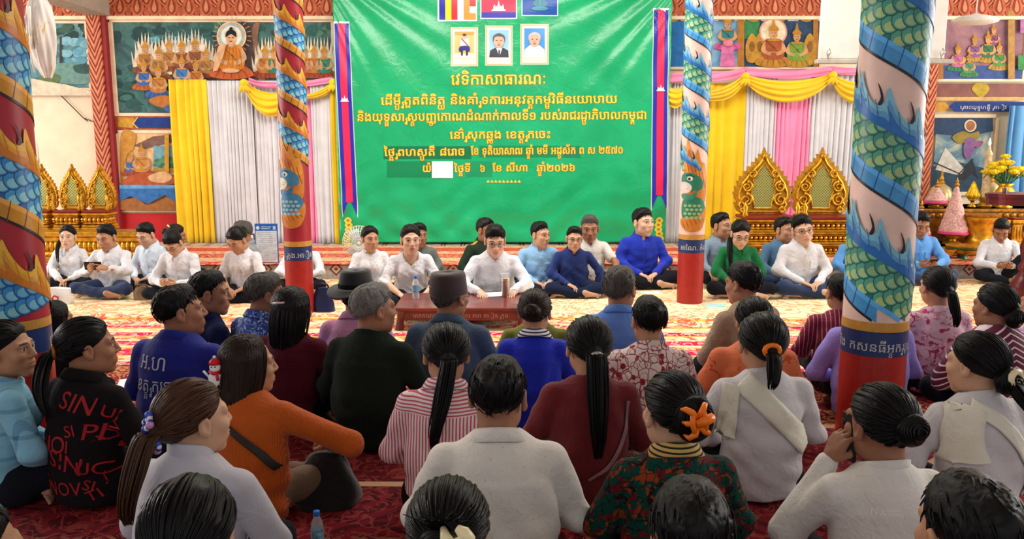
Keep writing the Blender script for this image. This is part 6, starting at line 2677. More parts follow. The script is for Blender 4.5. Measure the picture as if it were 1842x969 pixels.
        if hair in ('bun', 'lowbun', 'claw') and near:
            r = np.random.default_rng(seed + 2)
            cb_, rb_ = {'bun': ((0, -.120, .025), (.043, .036, .043)), 'lowbun': ((0, -.118, -.035), (.055, .038, .047)), 'claw': ((.012, -.112, .015), (.058, .040, .064))}[hair]
            paths = []
            for q_ in np.linspace(-.5, .95, 15):
                a = np.linspace(0, 2 * PI, 22) + r.uniform(0, 6)
                w_ = math.sqrt(max(.02, 1 - q_ * q_))
                wv_ = 1 + .03 * np.sin(3 * a + q_ * 9)
                paths.append(np.stack([cb_[0] + rb_[0] * w_ * np.cos(a) * wv_, cb_[1] - rb_[1] * q_ + .004 * np.sin(2 * a + 5 * q_), cb_[2] + rb_[2] * w_ * np.sin(a) * wv_], 1))
            Vl, Ql, Fl = strand_tube(paths, .0042, .0036)
            I2.add(T(Vl), Ql, None, Fl)
        if hair in ('long', 'bob') and near:
            r = np.random.default_rng(seed)
            paths = []
            for _ in range(110):
                a = r.uniform(.75, 2 * PI - .75) + PI / 2
                x_, y_ = math.cos(a), math.sin(a)
                zb = -.20 if hair == 'long' else -.15
                paths.append(bez([(x_ * .03, y_ * .03 - .01, .122), (x_ * .082, y_ * .09 - .012, .075), (x_ * .101, y_ * .106 - .03, -.02), (x_ * .098, y_ * .098 - .045, -.10), (x_ * .092, y_ * .086 - .05, zb + r.uniform(0, .05))], 16))
            Vl, Ql, Fl = strand_tube(paths, .0042, .0020)
            I2.add(T(Vl), Ql, None, Fl)
        ho = I2.build('hair', hm, root)
        if tail:
            t0_ = T(np.array([tie]))[0]
            if 'pts' in tail:
                tp = [t0_] + [np.array(q) for q in tail['pts']]
            else:
                o_ = HR @ np.array([0, -1.0, -.15])
                L_, dx_ = tail['L'], tail.get('dx', 0)
                yb_ = chest[1] - .150 * bulk - tail.get('w', .03) * .6
                p1 = t0_ + o_ * .035 + (0, 0, -.012)
                tp = [t0_, p1, (p1[0] + dx_ * .35, min(p1[1] - .004, yb_ + .02), p1[2] - L_ * .4), (p1[0] + dx_ * .75, yb_ if p1[2] - L_ * .7 > .3 else yb_ - .01, p1[2] - L_ * .72), (p1[0] + dx_, yb_ + .01, p1[2] - L_)]
                tp = [np.array(q) for q in tp]
            Vl, Ql, Fl = strand_tube(tail_paths(tp, tail.get('w', .03), tail.get('n', 60), seed, tail.get('sp', 1.0), tail.get('tip', .35)), .0052, .0020, 5)
            I3 = Isl()
            I3.add(Vl, Ql, None, Fl)
            I3.build(tail.get('name', 'ponytail'), hm, ho)
    R = dict(root=root, body=body, hair=ho if hair else None, tie=tie if hair else None, S=S, HR=HR, H=H_ORIG, hs=hs, neck=neckb, shirt=shirt, sh=(shx, shy, shz), W=W, arms=arms_, ln=ln, dz=dz, yaw=yaw, o=np.array([ox, oy, z0]))
    if collar:
        add_collar(R, collar[0], collar[1], **(collar[2] if len(collar) > 2 else {}))
    PEOPLE.append(R)
    return R


def to_world(R, p):
    c, s = math.cos(R['yaw']), math.sin(R['yaw'])
    p = np.asarray(p, float) * R['S']
    return Vector((R['o'][0] + c * p[0] - s * p[1], R['o'][1] + s * p[0] + c * p[1], R['o'][2] + p[2]))


def add_collar(R, kind, m, h=.036, r=.069, n=40, tilt=.42, name='collar'):
    """turned-down shirt collar, stand-up band or flat rim round the neck"""
    nb = R['neck']
    gap = .5 if kind == 'shirt' else .0
    prof = {'shirt': [(-.001, -.012), (-.001, h * .9), (.004, h + .004), (.010, h * .9), (.032, -.006), (.028, -.012), (.006, h * .7), (.004, -.01)],
            'band': [(0, -.012), (0, h * .8), (.004, h * .85), (.008, h * .8), (.010, -.012)],
            'turtle': [(-.003, -.02), (-.004, h * 1.5), (.002, h * 1.75), (.010, h * 1.5), (.012, h * .6), (.018, -.02)]}[kind]
    vs, fs = [], []
    a0, a1 = -PI / 2 + 2 * PI + gap * .5 - PI * 0, 0
    k = len(prof)
    full = gap == 0
    for i in range(n + (0 if full else 1)):
        t = i / n
        a = PI / 2 + gap / 2 + (2 * PI - gap) * t
        e = abs(t - .5) * 2
        for j, (dr, dzz) in enumerate(prof):
            rr = r + dr
            x, y = rr * math.cos(a) * 1.04, rr * math.sin(a) * .98
            zz = dzz
            if kind == 'shirt' and j in (4, 5):
                zz -= .028 * max(0, e - .7) / .3           # collar points
                x *= 1 + .05 * max(0, e - .7) / .3
                y += .012 * max(0, e - .7) / .3
            z = nb[2] + .004 + zz - tilt * (y + .01) * 1.0
            vs.append((nb[0] + x, nb[1] + .006 + y, z))
    m_ = n if full else n + 1
    for i in range(n):
        i2 = (i + 1) % m_
        for j in range(k - 1):
            fs.append((i * k + j, i2 * k + j, i2 * k + j + 1, i * k + j + 1))
        fs.append((i * k + k - 1, i2 * k + k - 1, i2 * k, i * k))
    if not full:
        fs += [tuple(range(k)), tuple(n * k + j for j in reversed(range(k)))]
    return mk(name, vs, fs, m, R['root'])


def head_part(R, mb, name, m, smooth=True, parent=None, auto=None, cols=False):
    """a part modelled in the head frame, carried by the head"""
    hs, HR, H = R['hs'], R['HR'], R['H']
    mb.v = [tuple(HR @ (np.array(p) * hs) + H) for p in mb.v]
    return mb.build(name, m, parent or R['root'], smooth=smooth, auto=auto, cols=cols)


def glasses(R, m):
    g = MB()
    for sx in (-1, 1):
        pts = [(sx * .032 + .021 * math.cos(a), .100 - .012 * (abs(.032 + sx * 0 + .021 * math.cos(a) * sx) / .06) ** 2, .004 + .0155 * math.sin(a)) for a in np.linspace(0, 2 * PI, 17)[:-1]]
        g.tube(pts, .0016, 6, closed=True)
        g.tube([(sx * .053, .095, .008), (sx * .074, .07, .008), (sx * .080, .0, .006), (sx * .080, -.015, -.004)], .0016, 6)
    g.tube([(-.011, .100, .006), (0, .103, .009), (.011, .100, .006)], .0016, 6)
    return head_part(R, g, 'glasses', m)


def wrap_tree(R, which='shirt'):
    o = R[which]
    me = o.data
    vs = np.empty(len(me.vertices) * 3, np.float32)
    me.vertices.foreach_get('co', vs)
    return BVHTree.FromPolygons([Vector(v) for v in vs.reshape(-1, 3)], [tuple(p.vertices) for p in me.polygons])


def on_cloth(R, from_back=True, off=.002):
    """place(x, z, layer) on the back (or front) of the shirt"""
    t = R.setdefault('bvh', wrap_tree(R))

    def place(x, z, l=0):
        o = Vector((x, -1.0 if from_back else 1.0, z))
        hit, nrm, _, _ = t.ray_cast(o, Vector((0, 1.0 if from_back else -1.0, 0)))
        if hit is None:
            hit, nrm, _, _ = t.find_nearest(Vector((x, -.12 if from_back else .12, z)))
        return tuple(hit + nrm * (off + .0006 * l))
    return place


def cloth_strip(R, path, width, m, name, from_back=True, thick=.006, n=40, off=.004, parent=None, ends=None):
    """a band of cloth lying over the shirt along path [(x, z), ...]"""
    pl_ = on_cloth(R, from_back, off)
    P2 = smooth_loop(path, max(2, n // (len(path) - 1)), False)
    vs, fs = [], []
    k = 7
    N_ = len(P2)
    for i, p in enumerate(P2):
        a, b = P2[max(0, i - 1)], P2[min(N_ - 1, i + 1)]
        d = Vector((b[0] - a[0], b[1] - a[1])).normalized()
        nn = Vector((-d.y, d.x))
        w = width if not callable(width) else width(i / (N_ - 1))
        for j in range(k):
            q = (j / (k - 1) - .5) * w
            vs.append(pl_(p[0] + nn.x * q, p[1] + nn.y * q, 2 + 2 * math.sin(j * 2.1 + .2 * i)))
    for i in range(N_ - 1):
        for j in range(k - 1):
            fs.append((i * k + j, i * k + j + 1, (i + 1) * k + j + 1, (i + 1) * k + j))
    o = mk(name, vs, fs, m, parent or R['root'])
    o.modifiers.new('thickness', 'SOLIDIFY').thickness = thick
    return o
# ------------------------------------------------------------------ garments used in the hall
WS = garment('white_shirt', C(228, 229, 234), bstr=.7, bscale=20)
WS2 = garment('off_white_shirt', C(226, 222, 214))
LACE = garment('white_lace', C(232, 230, 232), pattern=blotches([C(214, 212, 216)], 46, .52), bstr=.5)
PBS = garment('pale_blue_white_shirt', C(214, 226, 240))
LBS = garment('light_blue_shirt', C(136, 184, 226))
SBS = garment('sky_blue_shirt', C(96, 160, 226))
NVS = garment('navy_shirt', C(24, 44, 104))
RBS = garment('royal_blue_shirt', C(30, 54, 180))
GRY = garment('grey_shirt', C(138, 142, 146))
GRJ = garment('grey_jacket', C(104, 110, 108))
SLB = garment('grey_blue_shirt', C(128, 148, 168))
STB = garment('steel_blue_shirt', C(78, 112, 144))
GRN = garment('green_shirt', C(16, 112, 62))
ARM = garment('army_green', C(36, 52, 40))
DRS = garment('dark_red_shirt', C(84, 26, 32), pattern=plaid(.03, .2, C(60, 18, 24)))
JEANS = garment('blue_jeans', C(36, 52, 88), bscale=40)
DKT = garment('dark_trousers', C(26, 28, 36))
NVT = garment('navy_trousers', C(26, 36, 62))
KHT = garment('khaki_trousers', C(112, 92, 72))
BLT = garment('black_cloth', C(16, 16, 20))
MAR = garment('maroon_knit', C(78, 22, 34))
DKG = garment('dark_green_cloth', C(26, 34, 28))
SLJ = garment('slate_jacket', C(62, 80, 104), bscale=34)
PNK = garment('pink_shirt', C(206, 146, 186))
ORG_ = garment('orange_knit', C(196, 92, 24), pattern=stripes('x', .006, .4, C(170, 74, 18)), bscale=30)
LGT = garment('light_grey_knit', C(196, 194, 204), bscale=14, weave=260)
RED_ = garment('dark_red_top', C(108, 30, 36))
CBL = garment('cornflower_shirt', C(92, 132, 206))
TAN = garment('tan_shirt', C(158, 134, 110), bscale=34, bstr=.6)
OLV = garment('olive_shirt', C(112, 116, 40))
PUR = garment('lilac_shirt', C(150, 136, 216))
LIL = garment('lilac_blouse', C(206, 160, 210))
POLO = garment('royal_polo', C(24, 34, 132))
BLU2 = garment('bright_blue_polo', C(28, 46, 190))
PSTR = garment('pink_striped_shirt', C(240, 226, 228), pattern=stripes('x', .0135, .42, C(206, 84, 104), yoke=.455))
BLKR = garment('black_shirt', C(24, 20, 22))
BATIK = garment('blue_batik', C(40, 66, 150), pattern=blotches([C(86, 122, 196), C(170, 196, 230)], 22, .55, 2.5))
RWP = garment('red_drop_print', C(226, 210, 206), pattern=drops(19, C(156, 24, 44), C(150, 40, 56), .28, .46, C(150, 60, 70)))
FLG = garment('green_floral_print', C(10, 66, 56), pattern=blotches([C(110, 24, 34), C(150, 62, 30), C(40, 14, 20)], 11, .56, 2.2, (26, .03, C(24, 40, 34))))
PFL = garment('pink_floral_print', C(222, 186, 200), pattern=blotches([C(196, 130, 156), C(178, 54, 100)], 14, .57, 1.6))
MST = garment('maroon_striped_top', C(112, 22, 50), pattern=stripes('x', .026, .18, C(206, 130, 150)))
MST2 = garment('maroon_white_striped_top', C(96, 26, 52), pattern=stripes('z', .034, .24, C(224, 206, 214), skew=.55))
BLB = garment('blue_plaid_blouse', C(132, 190, 216), pattern=plaid(.11, .16, C(70, 130, 170)))
ORF = garment('orange_print_blouse', C(222, 118, 76), pattern=blotches([C(190, 80, 40)], 16, .62))
SHEER = garment('sheer_white_blouse', C(204, 200, 202), bscale=18)
NAVST = garment('navy_white_polo', C(24, 32, 70), pattern=None)
CREAMD = garment('cream_dotted_shirt', C(228, 222, 212), pattern=drops(40, C(206, 198, 188), C(222, 216, 206), .12, .14))
COLW = garment('white_collar', C(236, 236, 238))
STRC = garment('striped_knit_collar', C(236, 236, 240), pattern=stripes('z', .017, .4, C(20, 24, 60)))
YEC = garment('yellow_striped_collar', C(214, 176, 100), pattern=stripes('z', .015, .4, C(40, 40, 30)))
SASH = garment('cream_sash', C(228, 224, 206), bscale=16)
STRAP = mat('leather_strap', C(40, 34, 30), rough=.5)
ORP = mat('orange_plastic', C(250, 120, 20), rough=.3)
CRP = mat('cream_plastic', C(236, 222, 176), rough=.3)
REDP = mat('red_plastic', C(210, 30, 40), rough=.35)
FRAME = mat('black_frame', C(20, 20, 24), rough=.3, bstr=0)
SK1, SK2, SK3, SK4 = (206, 160, 130), (186, 136, 104), (160, 110, 82), (222, 180, 152)


def buttons(R, m=None):
    """button strip down the front of a shirt"""
    m = m or R['shirt'].data.materials[0]
    top_z = R['neck'][2] - .03
    o = cloth_strip(R, [(0, top_z - .06), (0, top_z - .1), (0, .14)], .026, m, 'button_strip', from_back=False, thick=.003, n=14, off=.001, parent=R['shirt'])
    b = MB()
    pl_ = on_cloth(R, False, .004)
    for k in range(5):
        b.sphere(pl_(0, top_z - .08 - .068 * k, 0), (.005, .003, .005), 8, 5)
    b.build('button', m, R['shirt'], smooth=True)


def pocket(R, sx=-1):
    pl_ = on_cloth(R, False, .0015)
    m = MB()
    zc = R['neck'][2] - .16
    m.grid(lambda u, v: pl_(sx * (.045 + .075 * u), zc - .085 * v, 1), 8, 8)
    m.build('pocket', R['shirt'].data.materials[0], R['shirt'], smooth=True).modifiers.new('thickness', 'SOLIDIFY').thickness = .003


OFF = dict(face='cam', hs=1.16, hz=1.06)

# ------------------------------------------------------------------ the officials facing the audience
R = person('woman in white shirt with long ponytail over her shoulder, sitting by the left gold thrones', 121, 408, fy=522, turn=8, hyaw=4, female=True, skin=SK4, hair='pony', top=WS, legs_m=DKT,
           arms=('lap', 'lap'), legs='side', collar=('shirt', WS), lips=(200, 132, 120), **OFF,
           tail=dict(pts=[(.09, -.03, .62), (.115, .06, .50), (.10, .115, .40), (.10, .12, .32)], w=.026, n=50))
buttons(R)
R = person('man in white shirt holding a dark phone sideways and pointing', 188, 408, fy=536, turn=-4, hyaw=-8, hpitch=14, W=1.08, skin=SK2, hair='short', top=WS, legs_m=JEANS,
           arms=('phone', 'point'), collar=('shirt', WS), **OFF)
buttons(R)
pocket(R)
phoneR = R
R = person('person in pale blue shirt looking down right of the phone-holding man', 256, 406, fy=524, turn=-12, hyaw=-10, hpitch=24, W=1.0, skin=SK1, hair='short', top=PBS, legs_m=DKT,
           arms=('lap', 'lap'), collar=('shirt', PBS), **OFF)
buttons(R)
R = person('man in white shirt with glasses and lowered head beside the blue jeans man', 302, 424, fy=550, turn=-6, hyaw=-6, hpitch=42, lean=.05, W=1.12, skin=SK1, hair='side', top=WS, legs_m=DKT,
           arms=('low', 'low'), collar=('shirt', WS), **OFF)
glasses(R, FRAME)
buttons(R)
R = person('person in dark red checked shirt turned away behind the man with lowered head', 318, 407, fy=516, turn=95, hyaw=20, hpitch=10, skin=SK3, hair='bun', hmat=HDB, top=DRS, legs_m=DKT, arms=('lap', 'lap'), female=True, **OFF)
head_part(R, MB().tube([(-.05, -.085, .085), (0, -.10, .098), (.05, -.085, .085)], .008, 8), 'hair_band', CRP)
R = person('woman in white lace blouse looking down before the man in grey', 417, 416, fy=546, turn=-8, hyaw=-14, hpitch=34, W=1.06, female=True, skin=SK2, hair='bun', top=LACE, legs_m=DKT, arms=('lap', 'lapw'),
           sleeve='half', legs='side', collar=('band', LACE, dict(r=.062)), **OFF)
buttons(R, LACE)
R = person('man in grey shirt turned left behind the woman in lace blouse', 433, 401, fy=520, turn=-58, hyaw=-12, hpitch=10, W=1.05, skin=SK3, hair='short', hmat=HSG, top=GRY, legs_m=DKT, arms=('lap', 'lap'), sleeve='short', collar=('shirt', GRY), **OFF)
R = person('person in white shirt hidden behind the slim red dragon column', 541, 414, fy=527, turn=0, W=1.1, skin=SK2, hair='short', top=WS, legs_m=DKT, arms=('low', 'low'), collar=('shirt', WS), **OFF)
R = person('woman in sheer white blouse in front of the white fan', 665, 410, fy=535, turn=14, hyaw=14, W=1.02, female=True, skin=SK2, hair='bun', top=LACE, legs_m=DKT, arms=('lap', 'lap'), legs='side', collar=('band', WS, dict(r=.060)), lips=(176, 112, 100), **OFF)
buttons(R, LACE)
R = person('woman in white puff-sleeved blouse smiling at the left end of the low table', 738, 408, fy=556, turn=10, hyaw=4, hpitch=2, W=1.08, female=True, skin=SK4, hair='lowbun', top=WS, legs_m=DKT, arms=('lapw', 'lapw'), sleeve='half', legs='side',
           neckline=.03, lips=(200, 120, 112), **OFF)
nk = MB()
nbz = R['neck']
nk.tube([(nbz[0] + .066 * math.cos(a), nbz[1] + .01 + .066 * math.sin(a), nbz[2] - .004 - .42 * .066 * math.sin(a) - .02 * max(0, math.sin(a)) ** 2) for a in np.linspace(0, 2 * PI, 25)[:-1]], .003, 6, closed=True)
nk.sphere((nbz[0], nbz[1] + .105, nbz[2] - .085), (.010, .006, .016), 10, 7)
nk.build('necklace', GOLD, R['root'], smooth=True)
R = person('person in grey jacket half hidden behind the smiling woman in white', 753, 405, fy=522, turn=18, hyaw=10, W=1.05, skin=SK3, hair='side', top=GRJ, legs_m=DKT, arms=('lap', 'lap'), collar=('shirt', GRJ), **OFF)
R = person('soldier in dark green uniform with gold shoulder boards looking right', 874, 394, fy=524, turn=34, hyaw=20, hpitch=4, W=1.1, skin=SK3, hair='crop', top=ARM, legs_m=ARM, arms=('beside', 'lap'), sleeve='half', collar=('shirt', ARM), **OFF)
ep = MB()
tree_ = R.setdefault('bvh', wrap_tree(R))
for sx in (-1, 1):
    def epf(u, v, sx=sx):
        x, y = sx * (.085 + .085 * u), R['sh'][1] - .022 + .044 * v
        hit = tree_.ray_cast(Vector((x, y, 1.2)), Vector((0, 0, -1)))[0]
        return (x, y, (hit.z if hit else .5) + .004)
    ep.grid(epf, 6, 4)
eo = ep.build('shoulder_board', mat('gold_braid', C(196, 158, 40), rough=.5, bs=200, bstr=.5), R['root'], smooth=True)
eo.modifiers.new('thickness', 'SOLIDIFY').thickness = .006
R = person('man in white shirt writing at the low table behind the steel tumbler', 891, 410, fy=564, turn=4, hyaw=2, hpitch=16, W=1.16, skin=SK4, hair='side', top=WS, legs_m=NVT, arms=('write', 'write'), collar=('shirt', WS), lean=.02, **OFF)
glasses(R, FRAME)
buttons(R)
pocket(R)
R = person('man in light blue shirt looking right between the writing man and the navy shirt', 971, 402, fy=530, turn=10, hyaw=34, hpitch=2, W=1.1, skin=SK1, hair='short', top=LBS, legs_m=NVT, arms=('lap', 'lap'), collar=('shirt', LBS), **OFF)
buttons(R)
pocket(R)
R = person('man in navy shirt with glasses leaning on his hand on the cream rug', 1034, 411, fy=534, turn=2, hyaw=2, hpitch=4, hroll=-2, W=1.1, skin=SK1, hair='short', top=NVS, legs_m=NVT, arms=('lap', 'lean'), collar=('shirt', NVS), **OFF)
glasses(R, FRAME)
buttons(R)
R = person('man in short-sleeved white polo behind the navy shirt man', 1061, 390, fy=522, turn=4, hyaw=-6, hpitch=8, W=1.06, skin=SK3, hair='short', hmat=HSG, top=WS2, legs_m=DKT, arms=('lap', 'knee'), sleeve='short', collar=('shirt', WS2), **OFF)
buttons(R)
R = person('man in bright royal blue shirt seated beside the slim pink dragon column', 1155, 378, fy=517, turn=8, hyaw=24, hpitch=-3, W=1.1, skin=SK4, hair='side', top=RBS, legs_m=DKT, arms=('lap', 'lap'), collar=('shirt', RBS), **OFF)
buttons(R)
R = person('man in grey blue shirt looking right just right of the slim pink dragon column', 1296, 386, fy=516, turn=14, hyaw=28, hpitch=-2, W=1.04, skin=SK2, hair='short', top=SLB, legs_m=DKT, arms=('knee', 'lap'), legs='up', collar=('shirt', SLB), **OFF)
buttons(R)
R = person('woman in green shirt with long black hair looking down', 1335, 401, fy=538, turn=-4, hyaw=2, hpitch=24, W=1.04, female=True, skin=SK4, hair='pony', top=GRN, legs_m=DKT, arms=('lap', 'lap'), collar=('shirt', GRN),
           tail=dict(pts=[(.08, -.02, .60), (.10, .06, .48), (.10, .12, .36), (.10, .13, .26)], w=.028, n=50), **OFF)
glasses(R, FRAME)
buttons(R)
R = person('man in steel blue shirt looking right behind the white shirted man with jeans', 1410, 394, fy=522, turn=10, hyaw=24, W=1.1, skin=SK2, hair='short', top=STB, legs_m=JEANS, arms=('lap', 'lap'), collar=('shirt', STB), **OFF)
R = person('man in white shirt and blue jeans with glasses and clasped hands, head tilted', 1440, 390, fy=534, turn=6, hyaw=-6, hpitch=6, hroll=10, W=1.08, skin=SK4, hair='side', top=WS, legs_m=JEANS, arms=('lap', 'lap'), collar=('shirt', WS), **OFF)
glasses(R, FRAME)
buttons(R)
pocket(R)
R = person('person in light blue shirt mostly hidden behind the big pink dragon column', 1546, 400, fy=516, turn=0, W=1.1, skin=SK2, hair='short', top=SBS, legs_m=JEANS, arms=('lap', 'lap'), collar=('shirt', SBS), **OFF)
R = person('man in sky blue shirt looking at a phone in front of the altar', 1660, 385, fy=514, turn=-2, hyaw=-4, hpitch=22, W=1.12, skin=SK3, hair='short', top=SBS, legs_m=JEANS, arms=('low', 'low'), collar=('shirt', SBS), **OFF)
buttons(R)
pocket(R, 1)
pocket(R, -1)
phone2R = R
R = person('man in white shirt looking down by the dark red carved stand', 1803, 400, fy=514, turn=-16, hyaw=-12, hpitch=34, W=1.06, skin=SK3, hair='short', top=WS, legs_m=DKT, arms=('low', 'low'), legs='up', collar=('shirt', WS), **OFF)
buttons(R)

# ------------------------------------------------------------------ the audience seen from behind
AUD = dict(hs=1.08)
R = person('woman in blue plaid blouse in profile at the left edge', 2, 588, .70, turn=-50, hyaw=-38, hpitch=-3, female=True, skin=SK2, hair='pony', top=BLB, legs_m=DKT, near=True, tail=dict(L=.26, w=.032), collar=('band', BLB), **AUD)
cloth_strip(R, [(-.05, .47), (-.07, .35), (-.06, .15)], .03, garment('blue_ribbon', C(80, 160, 210)), 'blue_band', thick=.003)
R = person('dark haired child half hidden behind the left dragon column', 96, 549, .58, turn=-20, hyaw=-10, skin=SK2, hair='bob', top=DKT, legs_m=DKT, female=True, hs=1.1)

R = person('woman in black shirt with red letters and a low black ponytail', 149, 582, .715, turn=-20, hyaw=-38, hpitch=-2, W=1.10, bulk=1.08, female=True, skin=SK3, hair='pony', top=BLKR, legs_m=BLT, near=True, collar=('shirt', BLKR), tail=dict(L=.24, dx=.09, w=.036), **AUD)
pl_ = on_cloth(R, True, .0025)
RL = C(176, 24, 38)
for (s_, x, z, size, ang) in (('SIN', .055, .435, .075, -.25), ('Ul', .165, .40, .06, -.5), ('PI', .12, .315, .075, -.15), ('SI', .045, .33, .055, .2), ('V', .19, .255, .09, .5), ('NO', -.045, .26, .075, .05), ('TOV', -.12, .25, .06, .3), ('I', .035, .265, .055, 0),
                              ('SIN', .01, .185, .085, -.25), ('UC', .12, .17, .06, -.1), ('LO', -.165, .18, .085, .1), ('P', -.155, .34, .07, .1), ('SI', .10, .10, .05, -.3), ('NOV', -.01, .07, .065, .1), ('TI', .13, .06, .05, .4), ('A', -.13, .085, .07, -.2), ('UV', .19, .33, .05, .9), ('S', .20, .12, .06, .2)):
    V_, F_, w_ = text_tris(s_)
    ca, sa = math.cos(ang), math.sin(ang)
    pts = []
    for p in V_:
        a, b_ = (p[0] - w_ / 2) * size * 1.3, p[1] * size * 1.3
        pts.append(pl_(x + a * ca - b_ * sa, z + a * sa + b_ * ca, 1))
    LET = Paint(pl_)
    LET.add(pts, F_, RL)
    LET.build('red_lettering', mat_attr('shirt_print', rough=.7), R['shirt'], cols=True)
HT = R['H'] + R['HR'] @ (np.array([0, -.122, .0]) * R['hs'])
head_part(R, MB().tube([(.026 * math.cos(a), -.122, .004 + .026 * math.sin(a)) for a in np.linspace(0, 2 * PI, 13)[:-1]], .008, 8, closed=True), 'hair_tie', GOLD2)

R = person('man in royal blue polo with white Khmer lettering across the back', 314, 522, .745, turn=-14, hyaw=-46, hpitch=-4, W=1.22, skin=SK3, hair='short', top=POLO, legs_m=NVT, near=True, arms=('lap', 'lap'), collar=('shirt', POLO), **AUD)
P = Paint(on_cloth(R, True, .0025))
P.text('អ.ហ', -.045, .425, .100, C(214, 218, 226), 1, width=.165)
P.text('ខេត្តក្រចេះ', -.03, .325, .085, C(214, 218, 226), 1, width=.25)
P.build('white_lettering', mat_attr('shirt_print', rough=.7), R['shirt'], cols=True)

R = person('man in navy polo with a white shoulder stripe, in profile behind the lettered polo', 374, 494, .72, turn=-44, hyaw=-30, hpitch=2, skin=SK3, hair='short', top=NAVST, legs_m=KHT, near=True, collar=('shirt', NAVST), W=1.04, **AUD)
cloth_strip(R, [(-.17, .40), (-.06, .36), (.06, .355), (.17, .40)], .05, COLW, 'white_stripe', thick=.003)
cloth_strip(R, [(-.17, .33), (-.06, .29), (.06, .285), (.17, .33)], .05, BLT, 'black_stripe', thick=.003)
R = person('man in blue batik shirt beside the navy polo man', 478, 497, .72, turn=-30, hyaw=-30, hpitch=6, W=1.08, skin=SK3, hair='short', hmat=HSG, top=BATIK, legs_m=DKT, near=True, collar=('shirt', BATIK), **AUD)
R = person('woman in maroon top with loose black hair and a pale hair clip', 524, 525, .685, turn=-12, hyaw=-14, W=1.08, female=True, skin=SK2, hair='long', top=MAR, legs_m=BLT, near=True, **AUD)
head_part(R, MB().tube([(-.038, -.112, .055), (0, -.122, .06), (.040, -.110, .064)], [.005, .007, .005], 8), 'hair_clip', mat('rose_gold', C(226, 190, 180), rough=.3, metal=.3), parent=R['hair'])

R = person('person in pink shirt wearing a black brimmed hat', 640, 502, .70, turn=-10, hyaw=-20, W=1.06, skin=SK3, hair='crop', top=PNK, legs_m=DKT, near=True, collar=('shirt', PNK), **AUD)
hat = MB()
hat.lathe((0, -.01, .055), [(.078, -.01), (.092, .0), (.094, .02), (.088, .05), (.082, .085), (.070, .098), (.03, .094), (.001, .09)], 32, sx=.95, sy=1.12, caps=False)
hat.grid(lambda u, v: ((.088 + .062 * v) * .97 * math.cos(2 * PI * u), -.01 + (.098 + .062 * v) * 1.06 * math.sin(2 * PI * u), .052 - .018 * v + .022 * v * math.cos(4 * PI * u)), 40, 5, wrap=True)
ho = head_part(R, hat, 'black_hat', mat('black_felt', C(22, 22, 26), rough=.85, sheen=.3))
ho.modifiers.new('thickness', 'SOLIDIFY').thickness = .004
head_part(R, MB().lathe((0, -.01, .058), [(.0945, .0), (.0965, .012), (.0945, .024)], 32, sx=.95, sy=1.12, caps=False), 'hat_band', BLT, parent=ho)

R = person('grey haired man in dark green shirt looking right', 668, 518, .745, turn=-18, hyaw=-34, W=1.12, bulk=1.05, skin=SK3, hair='short', hmat=HGR, top=DKG, legs_m=BLT, near=True, arms=('lap', 'lap'), collar=('band', DKG), **AUD)
R = person('man in slate blue jacket with a dark brown cap and glasses', 806, 500, .73, turn=-8, hyaw=-26, hpitch=-2, W=1.12, skin=SK3, hair='crop', hmat=HSG, top=SLJ, legs_m=DKT, near=True, collar=('shirt', SLJ), **AUD)
glasses(R, FRAME)
cap = MB()
cap.lathe((0, -.012, .035), [(.086, -.018), (.092, -.005), (.090, .03), (.086, .075), (.080, .092), (.05, .096), (.001, .094)], 32, sx=.96, sy=1.14, caps=False)
co = head_part(R, cap, 'brown_cap', mat('brown_felt', C(58, 42, 42), rough=.85, sheen=.2))
co.modifiers.new('thickness', 'SOLIDIFY').thickness = .004
pin = MB()
for k in range(3):
    pin.sphere((-.045 + .012 * k, -.104, .066 + .002 * k), .0035, 8, 6)
head_part(R, pin, 'cap_stud', STEEL, parent=co)

R = person('woman in pink and white striped shirt with a long black ponytail', 802, 592, .72, turn=-4, hyaw=12, hpitch=6, W=1.06, bulk=1.08, female=True, skin=SK2, hair='pony', top=PSTR, legs_m=BLT, near=True, collar=('shirt', PSTR), tail=dict(L=.34, dx=-.06, w=.034, n=80, tip=.15), **AUD)
R = person('woman in orange knit top with a black bag strap and a snowman hair clip', 442, 614, .675, turn=-14, hyaw=-46, hpitch=0, W=1.26, bulk=1.12, female=True, skin=SK2, hair='bob', hmat=HDB, top=ORG_, legs_m=KHT, near=True, arms=('bent', 'lap'), lean=.02, legs='wide', collar=('band', ORG_), **AUD)
orangeR = R
cloth_strip(R, [(-.08, .50), (.0, .455), (.08, .395), (.15, .33), (.195, .265)], .024, STRAP, 'bag_strap', thick=.004, off=.006)
sn = MB()
q = (-.082, -.075, .005)
sn.sphere((-.078, -.098, -.012), (.021, .012, .022), 14, 9, col=C(240, 240, 240))
sn.sphere((-.078, -.100, .020), (.015, .011, .015), 14, 9, col=C(244, 244, 244))
sn.lathe((-.078, -.100, .028), [(.0155, 0), (.0145, .008), (.006, .016), (.001, .018)], 14, col=C(210, 30, 40))
sn.sphere((-.078, -.101, .047), .0045, 8, 6, col=C(240, 240, 240))
sn.tube([(-.092, -.102, .009), (-.078, -.113, .006), (-.064, -.102, .009)], .0045, 7, col=C(214, 30, 44))
sn.tube([(-.070, -.112, .006), (-.066, -.114, -.012)], .004, 7, col=C(214, 30, 44))
for sx in (-1, 1):
    sn.sphere((-.078 + sx * .005, -.1115, .023), .0018, 7, 5, col=C(20, 20, 20))
sn.tube([(-.096, -.100, -.006), (-.110, -.100, .010)], .003, 6, col=C(240, 240, 240))
sn.v = [tuple(np.array(Matrix.Rotation(1.0, 3, 'Z')) @ (np.array(p) - (-.078, -.1, 0)) * 1.5 + (.030, -.138, -.012)) for p in sn.v]
head_part(R, sn, 'snowman_hair_clip', mat_attr('glazed_clip', rough=.3, var=.02, bstr=0), parent=R['hair'], cols=True)

